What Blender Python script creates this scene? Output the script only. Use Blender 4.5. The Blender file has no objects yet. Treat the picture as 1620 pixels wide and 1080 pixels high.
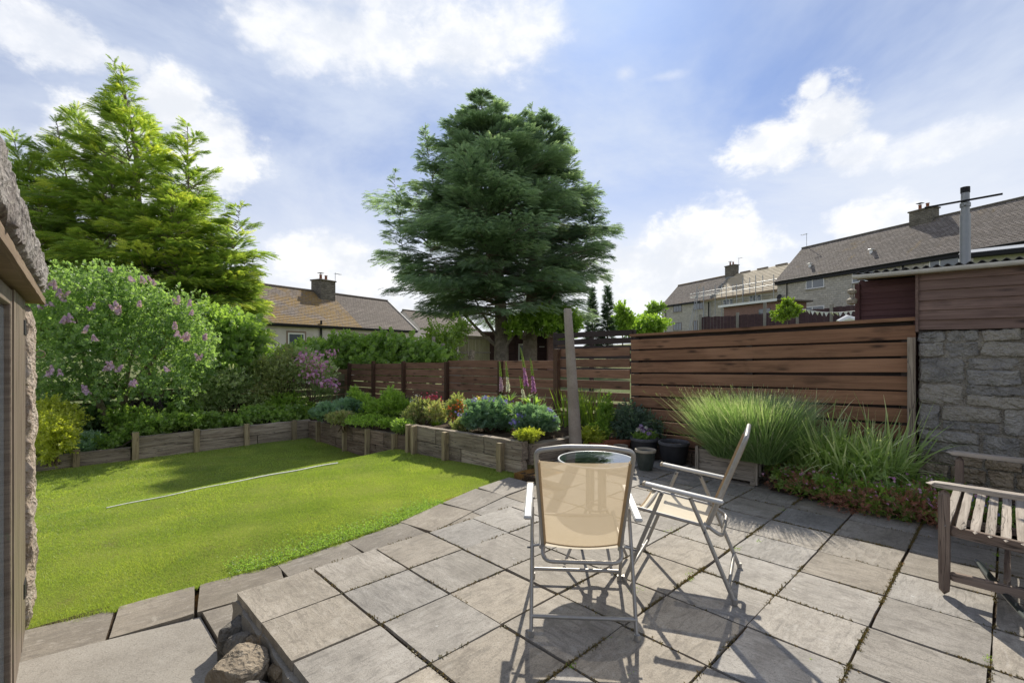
import bpy, bmesh, math, random
import numpy as np
from mathutils import Vector, Matrix, noise, Euler

S = bpy.context.scene
C = S.collection
R = math.radians
# ------------------------------------------------------------------ camera, sky, sun, exposure
# Ground frame: +x runs along the patio joints away to the right, +y along them away to the left.
CAM_H = 1.45
F = 763.0 / 1620.0                      # focal length / picture width
YAW = R(44.1)
FX, FY = math.sin(YAW), math.cos(YAW)   # viewing direction on the ground
cam = bpy.data.cameras.new("camera")
cam.sensor_width = 36.0
cam.lens = 36.0 * F
cam.shift_y = 13.0 / 1620.0
cam.clip_start = 0.05
cam.clip_end = 3000
camo = bpy.data.objects.new("camera", cam)
C.objects.link(camo)
camo.location = (0, 0, CAM_H)
camo.rotation_euler = (R(90), 0, -YAW)
S.camera = camo
S.view_settings.view_transform = 'Standard'
S.view_settings.look = 'None'
S.view_settings.gamma = 1
S.view_settings.use_curve_mapping = False
S.view_settings.exposure = 1.48
S.render.film_transparent = False
S.cycles.max_bounces = 8
S.cycles.transparent_max_bounces = 24
S.cycles.use_denoising = True

SUN_AZ = YAW + R(11)                    # clockwise from +y
SUN_EL = R(41)
sun = bpy.data.lights.new("sun", 'SUN')
sun.energy = 2.0
sun.angle = R(0.55)
sun.color = (1.0, 0.93, 0.80)
suno = bpy.data.objects.new("sun", sun)
C.objects.link(suno)
sd = Vector((math.sin(SUN_AZ) * math.cos(SUN_EL), math.cos(SUN_AZ) * math.cos(SUN_EL), math.sin(SUN_EL)))
suno.rotation_euler = sd.to_track_quat('Z', 'Y').to_euler()
suno.location = (0, 0, 20)


def cam_uv(X, Y):                       # (right, forward) metres -> ground frame
    return (FY * X + FX * Y, -FX * X + FY * Y)


def at(px, py, Y):                      # a point Y metres ahead, measured in the photograph
    X = (px - 810) / 763.0 * Y
    u, v = cam_uv(X, Y)
    return Vector((u, v, CAM_H - (py - 553) / 763.0 * Y))


def gr(px, py, z=0.0):                  # where the sight line meets height z
    Y = 763.0 * (CAM_H - z) / (py - 553)
    return at(px, py, Y)


class NT:
    def __init__(self, nt):
        self.nt = nt
        self.nt.nodes.clear()

    def n(self, t, **kw):
        nd = self.nt.nodes.new(t)
        for k, v in kw.items():
            if k == 'ins':
                for kk, vv in v.items():
                    if isinstance(vv, bpy.types.NodeSocket):
                        self.nt.links.new(vv, nd.inputs[kk])
                    else:
                        nd.inputs[kk].default_value = vv
            else:
                setattr(nd, k, v)
        return nd

    def math(self, op, a, b=None, c=None, clamp=False):
        nd = self.nt.nodes.new('ShaderNodeMath')
        nd.operation = op
        nd.use_clamp = clamp
        for i, x in enumerate((a, b, c)):
            if x is None:
                continue
            if isinstance(x, bpy.types.NodeSocket):
                self.nt.links.new(x, nd.inputs[i])
            else:
                nd.inputs[i].default_value = x
        return nd.outputs[0]

    def mix(self, f, a, b, mode='MIX'):
        nd = self.nt.nodes.new('ShaderNodeMix')
        nd.data_type = 'RGBA'
        nd.blend_type = mode
        for i, x in ((0, f), (6, a), (7, b)):
            if isinstance(x, bpy.types.NodeSocket):
                self.nt.links.new(x, nd.inputs[i])
            elif i == 0:
                nd.inputs[0].default_value = x
            else:
                nd.inputs[i].default_value = (x[0], x[1], x[2], 1)
        return nd.outputs[2]

    def rng(self, x, a, b, c=0.0, d=1.0, smooth=True):
        nd = self.nt.nodes.new('ShaderNodeMapRange')
        nd.interpolation_type = 'SMOOTHSTEP' if smooth else 'LINEAR'
        self.nt.links.new(x, nd.inputs[0])
        for i, v in enumerate((a, b, c, d)):
            nd.inputs[i + 1].default_value = v
        return nd.outputs[0]

    def noise(self, vec, scale, detail=4, rough=0.55, dist=0.0, color=False):
        nd = self.nt.nodes.new('ShaderNodeTexNoise')
        if vec is not None:
            self.nt.links.new(vec, nd.inputs['Vector'])
        nd.inputs['Scale'].default_value = scale
        nd.inputs['Detail'].default_value = detail
        nd.inputs['Roughness'].default_value = rough
        nd.inputs['Distortion'].default_value = dist
        return nd.outputs['Color' if color else 'Fac']


W = bpy.data.worlds.new("World")
S.world = W
W.use_nodes = True
t = NT(W.node_tree)
sky = t.n('ShaderNodeTexSky')
sky.sky_type = 'NISHITA'
sky.sun_disc = False
sky.sun_elevation = SUN_EL
sky.sun_rotation = SUN_AZ
sky.air_density = 1.0
sky.dust_density = 0.6
sky.ozone_density = 2.0
tc = t.n('ShaderNodeTexCoord')
sep = t.n('ShaderNodeSeparateXYZ', ins={0: tc.outputs['Generated']})
x, y, z = sep.outputs
az = t.math('ARCTAN2', x, y)
el = t.math('ARCSINE', z)
zc = t.math('MAXIMUM', z, 0.0)
den = t.math('ADD', zc, 0.16)
flat = t.n('ShaderNodeCombineXYZ', ins={0: t.math('DIVIDE', x, den), 1: t.math('DIVIDE', y, den), 2: 0.37})
wisp = t.noise(flat.outputs[0], 0.8, 7, 0.60, 0.35)
veil = t.rng(wisp, 0.33, 0.72, 0.14, 0.9)
haze = t.rng(el, 0.47, 0.06, 0.0, 0.97)          # paler towards the horizon
dirn = t.n('ShaderNodeVectorMath', operation='MULTIPLY', ins={0: tc.outputs['Generated'], 1: (1.0, 1.0, 1.5)}).outputs[0]
billow = t.noise(dirn, 6.5, 9, 0.60, 0.15)
fine = t.noise(dirn, 19.0, 7, 0.62, 0.15)
bil = t.math('ADD', t.math('MULTIPLY', billow, 0.62), t.math('MULTIPLY', fine, 0.38))


def cloud(px, py, rx, ry, gain=1.0, soft=0.5):
    a0 = YAW + math.atan((px - 810) / 763.0)
    k = math.hypot(763.0, px - 810)
    e0 = math.atan((553 - py) / k)
    ra = rx * 763.0 / k ** 2
    re = ry / k * math.cos(e0) ** 2
    da = t.math('DIVIDE', t.math('SUBTRACT', az, a0), ra)
    de = t.math('DIVIDE', t.math('SUBTRACT', el, e0), re)
    d = t.math('SQRT', t.math('ADD', t.math('MULTIPLY', da, da), t.math('MULTIPLY', de, de)))
    f = t.math('ADD', t.math('SUBTRACT', 1.0, d), t.math('MULTIPLY', t.math('SUBTRACT', bil, 0.5), 2.5))
    return t.rng(f, 0.02, soft, 0.0, gain)


cl = None
for args in [(190, 235, 130, 105), (275, 160, 90, 75), (330, 240, 112, 105), (80, 60, 150, 60, .8, .5), (240, 330, 170, 70),
             (520, 420, 105, 75, .95), (600, 460, 150, 60), (1310, 190, 92, 82), (1230, 232, 92, 55), (1290, 140, 38, 32), (1350, 240, 70, 45, .8, .5),
             (1110, 400, 150, 82), (1000, 440, 190, 80, .9), (1390, 350, 100, 42, .9), (1480, 230, 190, 36, .6, .6),
             (560, 60, 260, 80, .8, .7), (740, 70, 170, 85, .85, .7), (820, 50, 95, 95, .8, .8), (988, 117, 24, 20, .5, 1.0),
             (1050, 122, 46, 12, .35, 1.0), (460, -60, 420, 110, .7, .7), (1500, 420, 260, 60, .9, .5), (200, 100, 60, 34, .7, .5)]:
    c = cloud(*args)
    cl = c if cl is None else t.math('MAXIMUM', cl, c)
# the rest of the sky carries the same kind of broken cumulus, off to the sides and behind
oth = t.noise(flat.outputs[0], 0.55, 8, 0.58, 0.3)
fwd = t.math('ADD', t.math('MULTIPLY', x, FX), t.math('MULTIPLY', y, FY))
beh = t.rng(fwd, 0.62, 0.35, 0.0, 1.0)
oc = t.math('MULTIPLY', t.rng(oth, 0.50, 0.60), beh)
up = t.rng(z, 0.03, 0.16)
cl = t.math('MAXIMUM', cl, t.math('MULTIPLY', oc, up))
tint = t.mix(1.0, sky.outputs[0], (0.105, 0.15, 0.232), 'MULTIPLY')
tint = t.mix(1.0, tint, (1.7, 1.95, 2.4), 'DARKEN')
# thin haze: keep the blue from washing out close to the sun
grey = t.rng(fine, 0.35, 0.65, 0.0, 1.0)
base = t.mix(veil, tint, (1.8, 1.98, 2.3))
base = t.mix(haze, base, (2.2, 2.26, 2.38))
ccol = t.mix(grey, (2.2, 2.27, 2.4), (2.62, 2.62, 2.64))
low = t.rng(billow, 0.36, 0.56, 0.0, 1.0)
ccol = t.mix(low, (2.05, 2.13, 2.28), ccol)
full = t.mix(cl, base, ccol)
bg = t.n('ShaderNodeBackground', ins={0: full, 1: 0.15})
out = t.n('ShaderNodeOutputWorld', ins={0: bg.outputs[0]})

# ------------------------------------------------------------------ object helpers
rnd = random.Random(11)
nr = np.random.default_rng(5)
WL = {}


def wloc(o):
    v = Vector((0, 0, 0))
    while o is not None:
        v += o.location
        o = o.parent
    return v


def link(name, data, parent=None, wl=None, loc=None, rot=None):
    """wl: place in the world (under unrotated parents); loc: place in the parent's frame."""
    o = bpy.data.objects.new(name, data)
    C.objects.link(o)
    if parent is not None:
        o.parent = parent
    if wl is not None:
        o.location = Vector(wl) - (wloc(parent) if parent is not None else Vector((0, 0, 0)))
    elif loc is not None:
        o.location = loc
    if rot is not None:
        o.rotation_euler = rot
    return o


def thing(name, label, cat, loc=(0, 0, 0), rz=0.0, group=None, kind=None, data=None):
    o = link(name, data, None, loc=loc, rot=(0, 0, rz))
    o['label'] = label
    o['category'] = cat
    if group:
        o['group'] = group
    if kind:
        o['kind'] = kind
    return o


def struct(name, data, loc=(0, 0, 0)):
    o = link(name, data, None, loc=loc)
    o['kind'] = 'structure'
    return o


def copy_tree(o, parent=None):
    c = o.copy()
    C.objects.link(c)
    c.parent = parent
    for ch in [k for k in bpy.data.objects if k.parent == o]:
        copy_tree(ch, c)
    return c


def hull_rock(sx, sy, sz, seed, mat, n=22):
    """a broken stone: flat fracture faces with slightly worn edges"""
    g = random.Random(seed)
    bm = bmesh.new()
    for _ in range(n):
        p = [g.uniform(-1, 1) for _ in range(3)]
        k = g.randrange(3)
        p[k] = math.copysign(g.uniform(.82, 1), p[k])
        m_ = max(abs(p[0]) + abs(p[1]) + abs(p[2]), 1e-3)
        if m_ > 2.35:
            p = [q * 2.35 / m_ for q in p]
        bm.verts.new((p[0] * sx / 2, p[1] * sy / 2, p[2] * sz / 2))
    r_ = bmesh.ops.convex_hull(bm, input=bm.verts)
    bmesh.ops.delete(bm, geom=[v for v in bm.verts if not v.link_faces], context='VERTS')
    bmesh.ops.bevel(bm, geom=bm.edges[:], offset=.006, segments=1, affect='EDGES')
    bmesh.ops.triangulate(bm, faces=bm.faces)
    for _ in range(2):
        bmesh.ops.subdivide_edges(bm, edges=[e for e in bm.edges if e.calc_length() > .03], cuts=1)
        bmesh.ops.triangulate(bm, faces=bm.faces)
    for v in bm.verts:
        v.co += noise.noise_vector(v.co * 28 + Vector((seed, 0, 0))) * .005 + noise.noise_vector(v.co * 70) * .002
    me = bpy.data.meshes.new('m')
    bm.to_mesh(me); bm.free()
    me.materials.append(mat)
    return me


class MB:
    """collects simple solids into one mesh"""
    def __init__(self):
        self.v, self.f, self.m = [], [], []

    def add(self, vs, fs, M=None, mi=0):
        b = len(self.v)
        for p in vs:
            self.v.append(tuple(M @ Vector(p)) if M is not None else tuple(p))
        for f in fs:
            self.f.append([b + i for i in f])
            self.m.append(mi)
        return self

    def box(self, x0, x1, y0, y1, z0, z1, c=0.0, M=None, mi=0):
        if c <= 0:
            vs = [(x, y, z) for z in (z0, z1) for y in (y0, y1) for x in (x0, x1)]
            fs = [(0, 2, 3, 1), (4, 5, 7, 6), (0, 1, 5, 4), (2, 6, 7, 3), (0, 4, 6, 2), (1, 3, 7, 5)]
            return self.add(vs, fs, M, mi)
        c = min(c, (x1 - x0) * .45, (y1 - y0) * .45, (z1 - z0) * .45)
        vs, ix = [], {}
        X, Y, Z = (x0, x1), (y0, y1), (z0, z1)
        for i in (0, 1):
            for j in (0, 1):
                for k in (0, 1):
                    sx, sy, sz = (1 - 2 * i) * c, (1 - 2 * j) * c, (1 - 2 * k) * c
                    for a, d in enumerate(((0, sy, sz), (sx, 0, sz), (sx, sy, 0))):
                        ix[(i, j, k, a)] = len(vs)
                        vs.append((X[i] + d[0], Y[j] + d[1], Z[k] + d[2]))
        fs = []
        for a in range(3):
            o1, o2 = [q for q in range(3) if q != a]
            for s in (0, 1):
                q = []
                for p1, p2 in ((0, 0), (1, 0), (1, 1), (0, 1)):
                    key = [0, 0, 0]
                    key[a] = s; key[o1] = p1; key[o2] = p2
                    q.append(ix[(key[0], key[1], key[2], a)])
                fs.append(q)
            for s1 in (0, 1):          # edges running along axis a
                for s2 in (0, 1):
                    k0 = [0, 0, 0]; k1 = [0, 0, 0]
                    k0[a] = 0; k1[a] = 1
                    k0[o1] = k1[o1] = s1; k0[o2] = k1[o2] = s2
                    fs.append([ix[(*k0, o1)], ix[(*k1, o1)], ix[(*k1, o2)], ix[(*k0, o2)]])
        for i in (0, 1):
            for j in (0, 1):
                for k in (0, 1):
                    fs.append([ix[(i, j, k, 0)], ix[(i, j, k, 1)], ix[(i, j, k, 2)]])
        return self.add(vs, fs, M, mi)

    def bar(self, p, q, w, h, c=0.0, up=(0, 0, 1), mi=0):
        p, q = Vector(p), Vector(q)
        d = q - p
        L = d.length
        yv = d / L
        xv = yv.cross(Vector(up))
        if xv.length < 1e-4:
            xv = yv.cross(Vector((1, 0, 0)))
        xv.normalize()
        zv = xv.cross(yv)
        M = Matrix(((xv.x, yv.x, zv.x, p.x), (xv.y, yv.y, zv.y, p.y), (xv.z, yv.z, zv.z, p.z), (0, 0, 0, 1)))
        return self.box(-w / 2, w / 2, 0, L, -h / 2, h / 2, c, M, mi)

    def tube(self, pts, r, n=8, caps=True, flat=1.0, mi=0):
        pts = [Vector(p) for p in pts]
        rs = r if hasattr(r, '__len__') else [r] * len(pts)
        b = len(self.v)
        prev = None
        for i, p in enumerate(pts):
            d = (pts[min(i + 1, len(pts) - 1)] - pts[max(i - 1, 0)]).normalized()
            if prev is None:
                a = Vector((0, 0, 1)) if abs(d.z) < .9 else Vector((1, 0, 0))
                a = (a - d * a.dot(d)).normalized()
            else:
                a = (prev - d * prev.dot(d))
                a = a.normalized() if a.length > 1e-6 else prev
            prev = a
            c = d.cross(a)
            for k in range(n):
                th = 2 * math.pi * k / n
                self.v.append(tuple(p + (a * math.cos(th) * flat + c * math.sin(th)) * rs[i]))
        for i in range(len(pts) - 1):
            for k in range(n):
                k2 = (k + 1) % n
                self.f.append([b + i * n + k, b + i * n + k2, b + (i + 1) * n + k2, b + (i + 1) * n + k])
                self.m.append(mi)
        if caps:
            self.f.append([b + k for k in range(n)][::-1])
            self.f.append([b + (len(pts) - 1) * n + k for k in range(n)])
            self.m += [mi, mi]
        return self

    def lathe(self, prof, n=20, M=None, mi=0):
        vs, fs = [], []
        for (r_, z_) in prof:
            for k in range(n):
                th = 2 * math.pi * k / n
                vs.append((r_ * math.cos(th), r_ * math.sin(th), z_))
        for i in range(len(prof) - 1):
            for k in range(n):
                k2 = (k + 1) % n
                fs.append((i * n + k, i * n + k2, (i + 1) * n + k2, (i + 1) * n + k))
        fs.append([k for k in range(n)][::-1])
        fs.append([(len(prof) - 1) * n + k for k in range(n)])
        return self.add(vs, fs, M, mi)

    def mesh(self, mats, smooth=False, name='m'):
        me = bpy.data.meshes.new(name)
        me.from_pydata(self.v, [], self.f)
        if not isinstance(mats, (list, tuple)):
            mats = [mats]
        for m_ in mats:
            me.materials.append(m_)
        if len(mats) > 1:
            me.polygons.foreach_set('material_index', self.m)
        if smooth:
            me.polygons.foreach_set('use_smooth', [True] * len(self.f))
            me.set_sharp_from_angle(angle=R(42))
        bm = bmesh.new(); bm.from_mesh(me)
        bmesh.ops.recalc_face_normals(bm, faces=bm.faces)
        bm.to_mesh(me); bm.free()
        me.update()
        return me


def rough_box(lx, ly, lz, nx, ny, nz, amp, seed, mat, rnd_=0.0, freq=5.0, smooth=True):
    """a centred block with a gridded skin pushed about by noise; rnd_ rounds it off"""
    N = (nx, ny, nz)
    ix, co, fs = {}, [], []

    def vid(a, b, c):
        k = (a, b, c)
        if k not in ix:
            ix[k] = len(co)
            co.append(Vector((2 * a / nx - 1, 2 * b / ny - 1, 2 * c / nz - 1)))
        return ix[k]
    for ax in range(3):
        p, q = [(1, 2), (2, 0), (0, 1)][ax]
        for s in (0, 1):
            for i in range(N[p]):
                for j in range(N[q]):
                    f = []
                    for di, dj in ((0, 0), (1, 0), (1, 1), (0, 1)):
                        key = [0, 0, 0]
                        key[ax] = s * N[ax]; key[p] = i + di; key[q] = j + dj
                        f.append(vid(*key))
                    fs.append(f if s else f[::-1])
    off = Vector((seed * 7.31, seed * 3.17, seed * 1.93))
    vs = []
    for p in co:
        if rnd_ > 0:
            e = 2 + 6 * (1 - rnd_)
            p = p / max((abs(p.x) ** e + abs(p.y) ** e + abs(p.z) ** e) ** (1 / e), 1e-6)
        q = Vector((p.x * lx / 2, p.y * ly / 2, p.z * lz / 2))
        vs.append(q + noise.noise_vector(q * freq + off) * amp + noise.noise_vector(q * freq * 2.9 + off) * amp * .45)
    me = bpy.data.meshes.new('m')
    me.from_pydata(vs, [], fs)
    me.materials.append(mat)
    if smooth:
        me.polygons.foreach_set('use_smooth', [True] * len(me.polygons))
        me.set_sharp_from_angle(angle=R(40))
    return me


def np_mesh(V, T, mat, var=None, smooth=False):
    me = bpy.data.meshes.new('m')
    V = np.asarray(V, np.float32); T = np.asarray(T, np.int32)
    k = T.shape[1]
    me.vertices.add(len(V)); me.vertices.foreach_set('co', V.ravel())
    me.loops.add(T.size); me.loops.foreach_set('vertex_index', T.ravel())
    me.polygons.add(len(T)); me.polygons.foreach_set('loop_start', np.arange(0, T.size, k, dtype=np.int32))
    me.materials.append(mat)
    if smooth:
        me.polygons.foreach_set('use_smooth', np.ones(len(T), bool))
    if var is not None:
        a = me.attributes.new('var', 'FLOAT', 'POINT')
        a.data.foreach_set('value', np.asarray(var, np.float32))
    me.update(calc_edges=True)
    return me


def nrm(a):
    return a / np.maximum(np.linalg.norm(a, axis=-1, keepdims=True), 1e-9)


def frames(d, up):
    y = nrm(d)
    x = nrm(np.cross(y, up))
    z = np.cross(x, y)
    return np.stack([x, y, z], axis=2)


def scatter(tV, tT, tvar, pos, Rm, s, rvar):
    n, m = len(pos), len(tV)
    V = np.einsum('nij,mj->nmi', Rm, tV) * s[:, None, None] + pos[:, None, :]
    T = tT[None] + (np.arange(n) * m)[:, None, None]
    var = np.clip(rvar[:, None] + tvar[None], 0, 1)
    return V.reshape(-1, 3), T.reshape(-1, tT.shape[1]), var.ravel()


def join(parts):
    Vs, Ts, vs, b = [], [], [], 0
    for V, T, v in parts:
        Vs.append(V); Ts.append(T + b); vs.append(v); b += len(V)
    return np.concatenate(Vs), np.concatenate(Ts), np.concatenate(vs)


def t_leaf(w=.3, fold=.08, droop=.15, mid=.45):
    V = np.array([(0, 0, 0), (-w, mid, fold), (0, 1, -droop), (w, mid, fold), (0, mid, 0)], float)
    T = np.array([(0, 4, 1), (1, 4, 2), (0, 3, 4), (4, 3, 2)])
    return V, T, np.array([-.08, 0, .1, 0, -.05])


def t_cluster(k=6, w=.32, spread=1.1, seed=1, stem=.5, leaf=.55, **kw):
    """k leaves set round a short twig (the twig itself left to the stems)"""
    g = np.random.default_rng(seed)
    lv, lt, la = t_leaf(w, **kw)
    n = k
    y = np.linspace(0, stem, n)
    th = np.arange(n) * 2.4 + g.uniform(0, .5, n)
    el = np.linspace(.15, 1.25, n) * spread
    el = spread - (el - .15 * spread) * .75
    d = np.stack([np.sin(th) * np.sin(el), np.cos(el), np.cos(th) * np.sin(el)], 1)
    pos = np.stack([0 * y, y, 0 * y], 1)
    up = np.tile([0., 1., 0.], (n, 1)) + g.normal(0, .2, (n, 3))
    return scatter(lv, lt, la, pos, frames(d, up), np.full(n, leaf) * g.uniform(.75, 1.15, n), g.uniform(-.12, .12, n))


def t_frond(pairs=9, lw=.062, ll=.40, droop=.20):
    V, T, a = [], [], []
    def tri(p, q, r_, va):
        b = len(V)
        V.extend([p, q, r_]); T.append((b, b + 1, b + 2)); a.extend(va)
    g = random.Random(3)
    for i in range(pairs):
        t0 = .06 + .86 * i / pairs
        for s in (-1, 1):
            L = ll * (1 - .55 * t0) * g.uniform(.8, 1.1)
            an = R(g.uniform(32, 50))
            yb = t0 + g.uniform(-.03, .03)
            z0 = -droop * yb * yb
            z1 = -droop * (yb + L * .7) ** 2 - .04 + g.uniform(-.05, .05)
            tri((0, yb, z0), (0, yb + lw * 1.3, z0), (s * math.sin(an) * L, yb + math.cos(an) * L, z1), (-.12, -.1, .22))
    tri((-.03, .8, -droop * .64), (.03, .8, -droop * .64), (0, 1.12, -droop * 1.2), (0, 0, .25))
    return np.array(V, float), np.array(T), np.array(a)


def blob_points(blobs, n, g, rough=.18, inner=.35, zmin=None):
    """points scattered mostly in the outer shell of a few ellipsoids with an uneven outline"""
    vol = np.array([b[1][0] * b[1][1] * b[1][2] for b in blobs]) ** (2 / 3)
    cnt = np.maximum((n * vol / vol.sum()).astype(int), 1)
    P, O = [], []
    for (c, r_), k in zip(blobs, cnt):
        # a third of the leaves fill the body, the rest sit in separate clumps round it
        nc = 9
        cd = nrm(g.normal(size=(nc, 3)) * [1, 1, .8] + [0, 0, .25])
        cc_ = cd * g.uniform(.45, .85, nc)[:, None]
        cr = g.uniform(.28, .55, nc)
        for i in range(nc + 1):
            kk = k // 3 if i == nc else int(k * .67 * cr[i] ** 2 / (cr ** 2).sum())
            if kk < 1:
                continue
            d = nrm(g.normal(size=(kk, 3)))
            ph = g.uniform(0, 6, 5)
            lump = (np.sin(d[:, 0] * 5 + ph[0]) * np.sin(d[:, 1] * 6 + ph[1]) + .7 * np.sin(d[:, 0] * 13 + ph[3]) * np.sin(d[:, 2] * 12 + ph[4])) * rough * .6
            rad = (1 - g.uniform(0, 1, kk) ** 1.8 * (1 - inner)) * (1 + lump) + g.normal(0, .04, kk)
            if i < nc:
                loc = cc_[i] + d * rad[:, None] * cr[i]
            else:
                loc = d * rad[:, None] * .86
            P.append(np.array(c) + loc * np.array(r_) * 1.04)
            O.append(nrm(d + .5 * loc))
    P = np.concatenate(P); O = np.concatenate(O)
    if zmin is not None:
        keep = P[:, 2] > zmin
        P, O = P[keep], O[keep]
    return P, O


def foliage(blobs, n, tmpl, size, mat, seed=1, up=.5, jit=.6, rough=.18, inner=.35, zmin=None, sj=.3, vspread=.25):
    g = np.random.default_rng(seed)
    P, O = blob_points(blobs, n, g, rough, inner, zmin)
    k = len(P)
    d = nrm(O + np.array([0, 0, up]) + g.normal(0, jit, (k, 3)))
    upv = nrm(np.array([0, 0, 1.]) + g.normal(0, .5, (k, 3)))
    s = size * g.uniform(1 - sj, 1 + sj, k)
    # neighbouring twigs share a tone, so the mass breaks into clumps
    w = np.sin(P[:, 0] * 3.1 + seed) * np.sin(P[:, 1] * 2.7 + 1.3 * seed) * np.sin(P[:, 2] * 3.7)
    rv = .5 + w * .22 + g.normal(0, vspread * .6, k)
    V, T, a = scatter(tmpl[0], tmpl[1], tmpl[2], P, frames(d, upv), s, rv)
    return np_mesh(V, T, mat, a)


def blades(bases, n, length, width, mat, seed=1, spread=.5, droop=.5, seg=5, rad=.1, lj=.3, tipfrac=.15, lean=(0, 0)):
    """arching ribbons growing from the given base points"""
    g = np.random.default_rng(seed)
    b = np.array(bases, float)[g.integers(0, len(bases), n)]
    th = g.uniform(0, 2 * np.pi, n)
    rr = np.sqrt(g.uniform(0, 1, n)) * rad
    p0 = b + np.stack([np.cos(th) * rr, np.sin(th) * rr, 0 * rr], 1)
    th2 = th + g.normal(0, .6, n)
    out = np.stack([np.cos(th2) + lean[0], np.sin(th2) + lean[1], 0 * th], 1)
    L = length * g.uniform(1 - lj, 1 + lj * .6, n)
    sp = np.abs(g.normal(spread, spread * .5, n))
    dr = np.abs(g.normal(droop, droop * .5, n))
    tw = g.uniform(0, np.pi, n)
    side = np.stack([-np.sin(th2 + tw * .4), np.cos(th2 + tw * .4), 0 * th], 1)
    ts = np.linspace(0, 1, seg + 1)
    V = []
    for t_ in ts:
        c = p0 + out * (L * (sp * t_ + dr * .5 * t_ ** 2))[:, None] * .8
        c[:, 2] += L * (t_ - dr * t_ ** 2.2 * .75)
        wv = width * (1 - t_ ** 3) * (.55 + .45 * min(1, t_ * 4)) * .5
        if t_ == 1:
            wv = width * .02
        V.append(c - side * wv); V.append(c + side * wv)
    V = np.stack(V, 1).reshape(-1, 3)
    m = 2 * (seg + 1)
    T = []
    for i in range(seg):
        a = 2 * i
        T += [(a, a + 1, a + 3), (a, a + 3, a + 2)]
    T = np.array(T)[None] + (np.arange(n) * m)[:, None, None]
    rv = g.uniform(.15, .85, n)
    var = np.clip(rv[:, None] + np.repeat(ts - .4, 2)[None] * .35, 0, 1).ravel()
    return np_mesh(V, T.reshape(-1, 3), mat, var), (p0, out, L, sp, dr)
# ------------------------------------------------------------------ materials
MATS = {}


def mat(name, f):
    m_ = bpy.data.materials.new(name)
    m_.use_nodes = True
    tt = NT(m_.node_tree)
    o = tt.n('ShaderNodeOutputMaterial')
    sh, disp = f(tt)
    tt.nt.links.new(sh, o.inputs['Surface'])
    MATS[name] = m_
    return m_


def obco(tt, stretch=(1, 1, 1), rand=True):
    c = tt.n('ShaderNodeTexCoord').outputs['Object']
    if rand:
        r_ = tt.n('ShaderNodeObjectInfo').outputs['Random']
        off = tt.n('ShaderNodeCombineXYZ', ins={0: tt.math('MULTIPLY', r_, 37.0), 1: tt.math('MULTIPLY', r_, 91.0), 2: tt.math('MULTIPLY', r_, 53.0)})
        c = tt.n('ShaderNodeVectorMath', operation='ADD', ins={0: c, 1: off.outputs[0]}).outputs[0]
    return tt.n('ShaderNodeVectorMath', operation='MULTIPLY', ins={0: c, 1: stretch}).outputs[0]


def bsdf(tt, col, rough=.8, bump=None, bs=.3, bd=.01, metal=0.0, spec=.4, **kw):
    b = tt.n('ShaderNodeBsdfPrincipled')
    def put(k, v):
        if isinstance(v, bpy.types.NodeSocket):
            tt.nt.links.new(v, b.inputs[k])
        elif isinstance(v, tuple):
            b.inputs[k].default_value = (v[0], v[1], v[2], 1)
        else:
            b.inputs[k].default_value = v
    put('Base Color', col); put('Roughness', rough); put('Metallic', metal); put('Specular IOR Level', spec)
    for k, v in kw.items():
        put(k, v)
    if bump is not None:
        bn = tt.n('ShaderNodeBump', ins={'Height': bump, 'Strength': bs, 'Distance': bd})
        tt.nt.links.new(bn.outputs[0], b.inputs['Normal'])
    return b.outputs[0]


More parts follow.
